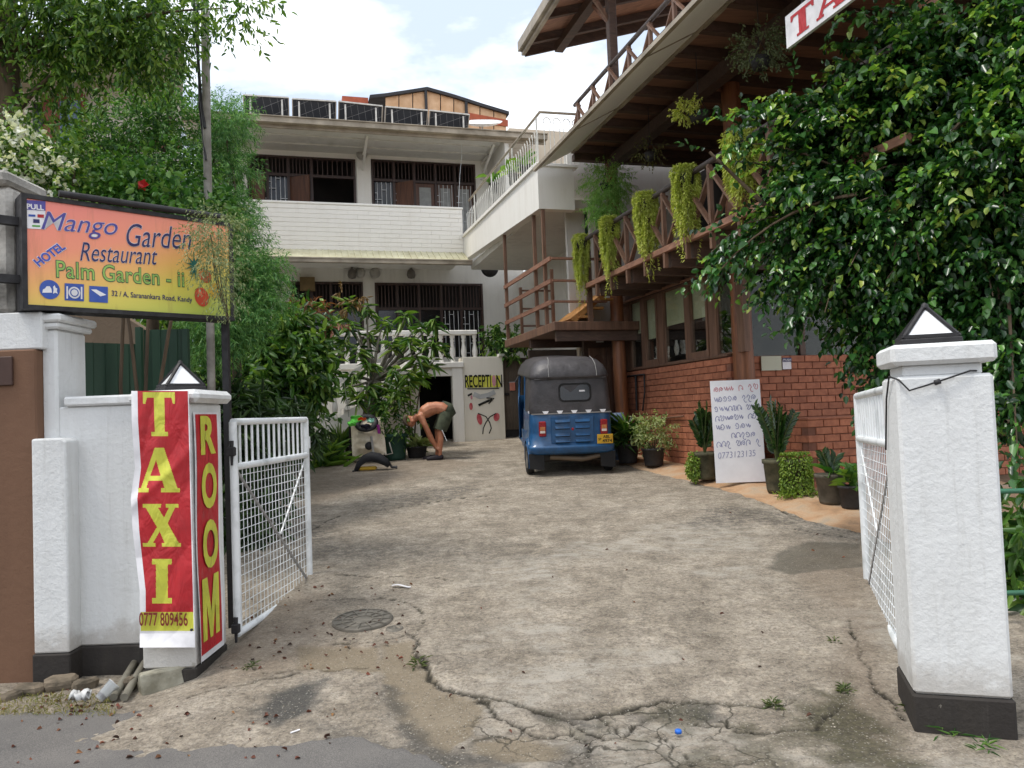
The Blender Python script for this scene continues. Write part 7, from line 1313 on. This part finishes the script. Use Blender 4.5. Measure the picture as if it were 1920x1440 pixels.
for k, (x, y, w_, h_, lb) in enumerate(((55, 1300, .2, .1, 'large brown stone at the foot of the brown wall'), (115, 1290, .22, .12, 'brown stone below the black plinth with a weed above'), (160, 1290, .17, .1, 'rounded stone beside the plastic cup'), (20, 1310, .16, .08, 'flat stone at the left edge'), (243, 1295, .1, .13, 'tall stone between drain pipes and the concrete block'))):
    rock('rubble_stone', lb, 'stone', pg(x, y)-Z*.02, (w_*.8, w_*.5, h_*.8), 10+k, STONE, R(20*k), 'stones along the foot of the wall')
for k, x in enumerate((213, 233)): MB().tube([pg(x, 1318)+Z*.03, pg(x+12, 1275)+np.array([0, .25, .08])], .022, 9).build('drain_pipe', mat('grey_pipe', L(120, 116, 104), L(84, 80, 70), rough=.7), label=('left' if k == 0 else 'right')+' grey drain pipe sticking out under the left wall', cat='pipe', group='drain pipes under the wall')
p = pg(185, 1318); t = NT('clear_plastic'); t.col(L(214, 218, 220)); t.set(Roughness=.15, Alpha=.42); cup = thing('plastic_cup', 'clear crushed plastic cup lying among dry leaves by the wall', 'cup', p); ax_ = unit(np.array([.5, .5, .55])); MB().lathe([(0, 0), (.026, 0), (.036, .10), (.038, .10), (.038, .105), (.035, .105), (.025, .003)], p+Z*.02, 16, ax_).build('cup_wall', t.m, cup); MB().lathe([(0, .012), (.026, .012), (.028, .03), (0, .03)], p+Z*.02, 14, ax_).build('dregs', mat('dregs', L(74, 50, 58)), cup)
rag_ = lambda: None
mb = MB(); q = pg(150, 1325)+Z*.02; mb.s = True; mb.grid(lambda a, b: q+np.array([(a-.5)*.09, .03*math.sin(b*7)+.02*math.sin(a*9), .05*abs(math.sin(a*4+b*5))+.02*b]), 9, 9); o = mb.build('plastic_bag', glossy('bag_white', L(206, 206, 204), .4), label='crumpled white plastic scrap beside the cup', cat='litter'); o.modifiers.new('s', 'SOLIDIFY').thickness = .002
WEED = leafmat('dull_weed', [L(58, 76, 36), L(84, 98, 50), L(104, 112, 64)], .7, .2)
def tuft(x, y, n_, ln, label, m=LG, wd=.009, name='weed', e=(.05, .9)):
    m = m if ln > .055 else WEED
    q = pg(x, y); o = plant(name, label, 'weed', q, 'weeds in the cracks'); rosette(q, n_, ln, wd, e[0], e[1], m, o, spread=ln*.25, name='leaves')
tuft(105, 1250, 7, .075, 'small weed with broad leaves on the black plinth', LG, .035); tuft(470, 1252, 40, .03, 'flat green weed on the dirt in front of the left gate'); tuft(783, 1248, 26, .05, 'weed growing in the crack below the manhole', MG); tuft(1450, 1325, 60, .03, 'weed along the broken slab edge at the right'); tuft(1565, 1205, 24, .025, 'small weed patch near the right gate', MG); tuft(1585, 1297, 50, .03, 'dark weed patch left of the right pillar', DG); tuft(1850, 1405, 26, .06, 'tall grass tuft at the foot of the right pillar', MG, .005); tuft(1780, 1385, 14, .07, 'thin grass blades at the pillar corner', MG, .004); tuft(1700, 1330, 14, .04, 'tiny weed beside the pillar plinth', MG)
# grass and litter
P = []; 
for k in range(900):
    x, y = random.uniform(-20, 215), random.uniform(1302, 1345); P.append(pg(x, y))
P = np.array(P); D = RNG.normal(size=P.shape)*.6+Z*.9; v_, f_ = strip_arrays(P, D, RNG.normal(size=P.shape), RNG.uniform(.02, .055, len(P)), .005, .2); arr_obj('verge_grass', v_, f_, leafmat('dry_grass', [L(110, 112, 54), L(140, 130, 76), L(90, 104, 44)], .7, .2), label='short dry grass along the road edge by the wall', kind='stuff')
P, S_ = [], []
for k in range(230):
    r_ = random.random()
    if r_ < .35: x, y = random.uniform(430, 780), random.uniform(1090, 1260)
    elif r_ < .6: x, y = random.uniform(0, 620), random.uniform(1325, 1435)
    elif r_ < .8: x, y = random.uniform(60, 260), random.uniform(1290, 1340)
    else: x, y = random.uniform(600, 1650), random.uniform(900, 1420)
    P.append(pg(x, y)+Z*.010); S_.append(random.uniform(.016, .035) if y > 1080 else .03)
P = np.array(P); D = RNG.normal(size=P.shape)*np.array([1, 1, .25]); v_, f_ = leaf_arrays(P, D, RNG.normal(size=P.shape)*.5+Z, np.array(S_), np.array(S_)*.55, .5, .3); arr_obj('leaf_litter', v_, f_, leafmat('dry_litter', [L(58, 40, 32), L(86, 54, 40), L(112, 60, 46), L(140, 104, 66)], .8, .05), label='scattered dry brown leaves and fallen flowers on drive and road', kind='stuff')
P = []
for k in range(800):
    r_ = random.random(); x, y = (random.uniform(560, 1150), random.uniform(1290, 1438)) if r_ < .5 else (random.uniform(1350, 1720), random.uniform(1200, 1436)) if r_ < .8 else (random.uniform(250, 700), random.uniform(1250, 1340)); P.append(pg(x, y))
P = np.array(P); s_ = RNG.uniform(.002, .006, len(P)); oct_ = np.array([[1, 0, 0], [-1, 0, 0], [0, 1, 0], [0, -1, 0], [0, 0, .7], [0, 0, -.7]]); v_ = (P[:, None]+oct_[None]*s_[:, None, None]*RNG.uniform(.7, 1.3, (len(P), 6, 1))).reshape(-1, 3); i = np.arange(len(P))[:, None]*6
f_ = np.vstack([i+np.array([q]) for q in ([0, 2, 4], [2, 1, 4], [1, 3, 4], [3, 0, 4])]); arr_obj('gravel', v_, f_, leafmat('gravel_grit', [L(96, 90, 82), L(140, 132, 120), L(168, 160, 146)], .9, 0), label='loose grit and small stones on the broken apron', kind='stuff')
# ------------------------------------------------------------------ pole, wires, green fence, neighbour building
GPOLE = mat('grey_pole', L(150, 146, 138), L(116, 112, 104), sc=8, rough=.6); a, b = dep(383, -40, 7), dep(391, 420, 7); d = (b-a)/(b[2]-a[2]); foot = b+d*(float(gz(b[0], b[1]))-b[2]); po = thing('utility_pole', 'slim grey steel pole rising behind the hotel sign', 'pole', foot); MB().tube([foot, a], .036, 12).build('shaft', GPOLE, po)
mb = MB(); mb.tube([dep(362, -20, 7), dep(368, 60, 7), dep(372, 120, 7), dep(376, 180, 7), dep(384, 240, 6.95)], .014, 6); mb.build('wire', BLACKM, po); mb = MB(); mb.tube([dep(369, -20, 7.1), dep(372, 90, 7.1), dep(374, 200, 7.05), dep(386, 300, 6.95)], .01, 6); mb.build('wire', BLACKM, po)
GSH = mat('green_sheet', L(52, 82, 62), L(36, 60, 46), sc=2, rough=.55, stretch=(1, 1, .3)); gf = thing('green_fence', 'dark green corrugated sheet fence behind the white boundary wall', 'fence', (*pY(250, 740, 6.9)[:2], .2))
xa, xb, xc = (float(pY(x, 680, 6.9)[0]) for x in (120, 266, 345))
for x0_, x1_, y0_, y1_, zt_ in ((xa, xb, 6.2, 6.9, 2.25), (xb+.02, xc, 6.9, 6.95, 2.38)):
    mb = MB(); k = int((x1_-x0_)/.07); 
    for j in range(k):
        a0, a1 = j/k, (j+1)/k; pa, pb = (x0_+(x1_-x0_)*a0, y0_+(y1_-y0_)*a0), (x0_+(x1_-x0_)*a1, y0_+(y1_-y0_)*a1); off = .012*(j % 2); mb.add([(pa[0], pa[1]-off, .1), (pb[0], pb[1]-off, .1), (pb[0], pb[1]-off, zt_), (pa[0], pa[1]-off, zt_)], [(0, 1, 2, 3)]); q2 = .012*((j+1) % 2); mb.add([(pb[0], pb[1]-off, .1), (pb[0], pb[1]-q2, .1), (pb[0], pb[1]-q2, zt_), (pb[0], pb[1]-off, zt_)], [(0, 1, 2, 3)])
    o = mb.build('sheet', GSH, gf); o.modifiers.new('s', 'SOLIDIFY').thickness = .004
MB().bar((xb, 6.86, .1), (xb, 6.86, 2.4), .05).build('fence_post', GSH, gf); MB().bar((xc, 6.95, .1), (xc, 6.95, 2.38), .05).build('fence_post', GSH, gf)
MB().prism([(xa-.6, 7.2, .1), (xb-.05, 7.4, .1), (xb-.05, 7.4, 2.35), (xa-.6, 7.2, 3.2)], (0, .15, 0)).build('retaining_wall', plaster('brown_concrete', L(140, 122, 104), L(86, 74, 62), amount=.7), label='stained brown concrete retaining wall behind the green fence', cat='wall')
NY = 12.; nx = lambda x, y=200: float(pY(x, y, NY)[0]); nz = lambda y, x=200: float(pY(x, y, NY)[2])
k_ = 1.5; NBx0, NBx1 = nx(-150), nx(338)
nbld = thing('neighbour_building', 'pale neighbour building with projecting slab behind the upper left trees', 'building', (nx(180), NY, .3)); NB = plaster('neighbour_paint', L(206, 198, 186), L(140, 128, 112), amount=.5)
MB().prism([(NBx0, NY, 0), (NBx1, NY, 0), (NBx1*k_-.2, NY*k_, 0), (NBx0*k_, NY*k_, 0)], (0, 0, nz(92))).build('wall', NB, nbld); x0_, x1_ = float(pY(-160, 75, NY-1.1)[0]), float(pY(346, 75, NY-1.1)[0]); za_, zb_ = float(pY(200, 95, NY-1.1)[2]), float(pY(200, 66, NY-1.1)[2]); MB().prism([(x0_, NY-1.1, za_), (x1_, NY-1.1, za_), (x1_*1.6-.2, (NY-1.1)*1.6, za_), (x0_*1.6, (NY-1.1)*1.6, za_)], (0, 0, zb_-za_)).build('roof_slab', W_SHADE, nbld); MB().box((nx(-150), NY-.05, nz(285)), (nx(340), NY-.002, nz(270))).build('band', mat('brown_band', L(134, 92, 74), rough=.8), nbld)
wnw = MB().box((nx(82), NY-.06, nz(270)), (nx(160), NY-.003, nz(175))).build('window', mat('window_redwood', L(140, 82, 62), rough=.6), nbld); MB().box((nx(117), NY-.075, nz(266)), (nx(155), NY-.062, nz(190))).build('curtain', mat('blue_curtain', L(120, 140, 168), L(70, 84, 110), sc=3, stretch=(9, 9, .4)), wnw); MB().box((nx(66), NY-.07, nz(266)), (nx(84), NY-.0615, nz(190))).build('pane', DARKGL, wnw)
MB().prism([(nx(300), NY-.4, nz(62)), (nx(333), NY-.4, nz(62)), (nx(333)*1.2, (NY-.4)*1.2, nz(62)), (nx(300)*1.2, (NY-.4)*1.2, nz(62))], (0, 0, nz(-80)-nz(62))).build('roof_tank_wall', mat('dark_weathered', L(70, 74, 62), rough=.9), nbld)
# green pipes at the far right behind the pillar
for y, nm in ((921, 'upper'), (1112, 'lower')):
    a, b = dep(1845, y+1, 4.7), dep(2000, y-3, 4.7); MB().tube([a, b], .016, 8).build('rail_pipe', mat('green_pipe_paint', L(58, 110, 84), rough=.5), label='%s green pipe rail running behind the right pillar' % nm, cat='pipe', group='green pipe rails')
p = dep(1930, 1250, 5.0); p[2] = float(gz(p[0], p[1])); o = plant('shade_plant', 'dark leafy plants behind the right pillar', 'plant', p); v_, f_ = twig_leaves([CL(1930, 1010, 5.3, 60, 60), CL(1930, 1150, 5.1, 60, 60), CL(1960, 1080, 5.4, 60, 90)], 170, 8, .3, .16, .05, .5, .6); arr_obj('foliage', v_, f_, DG, o)
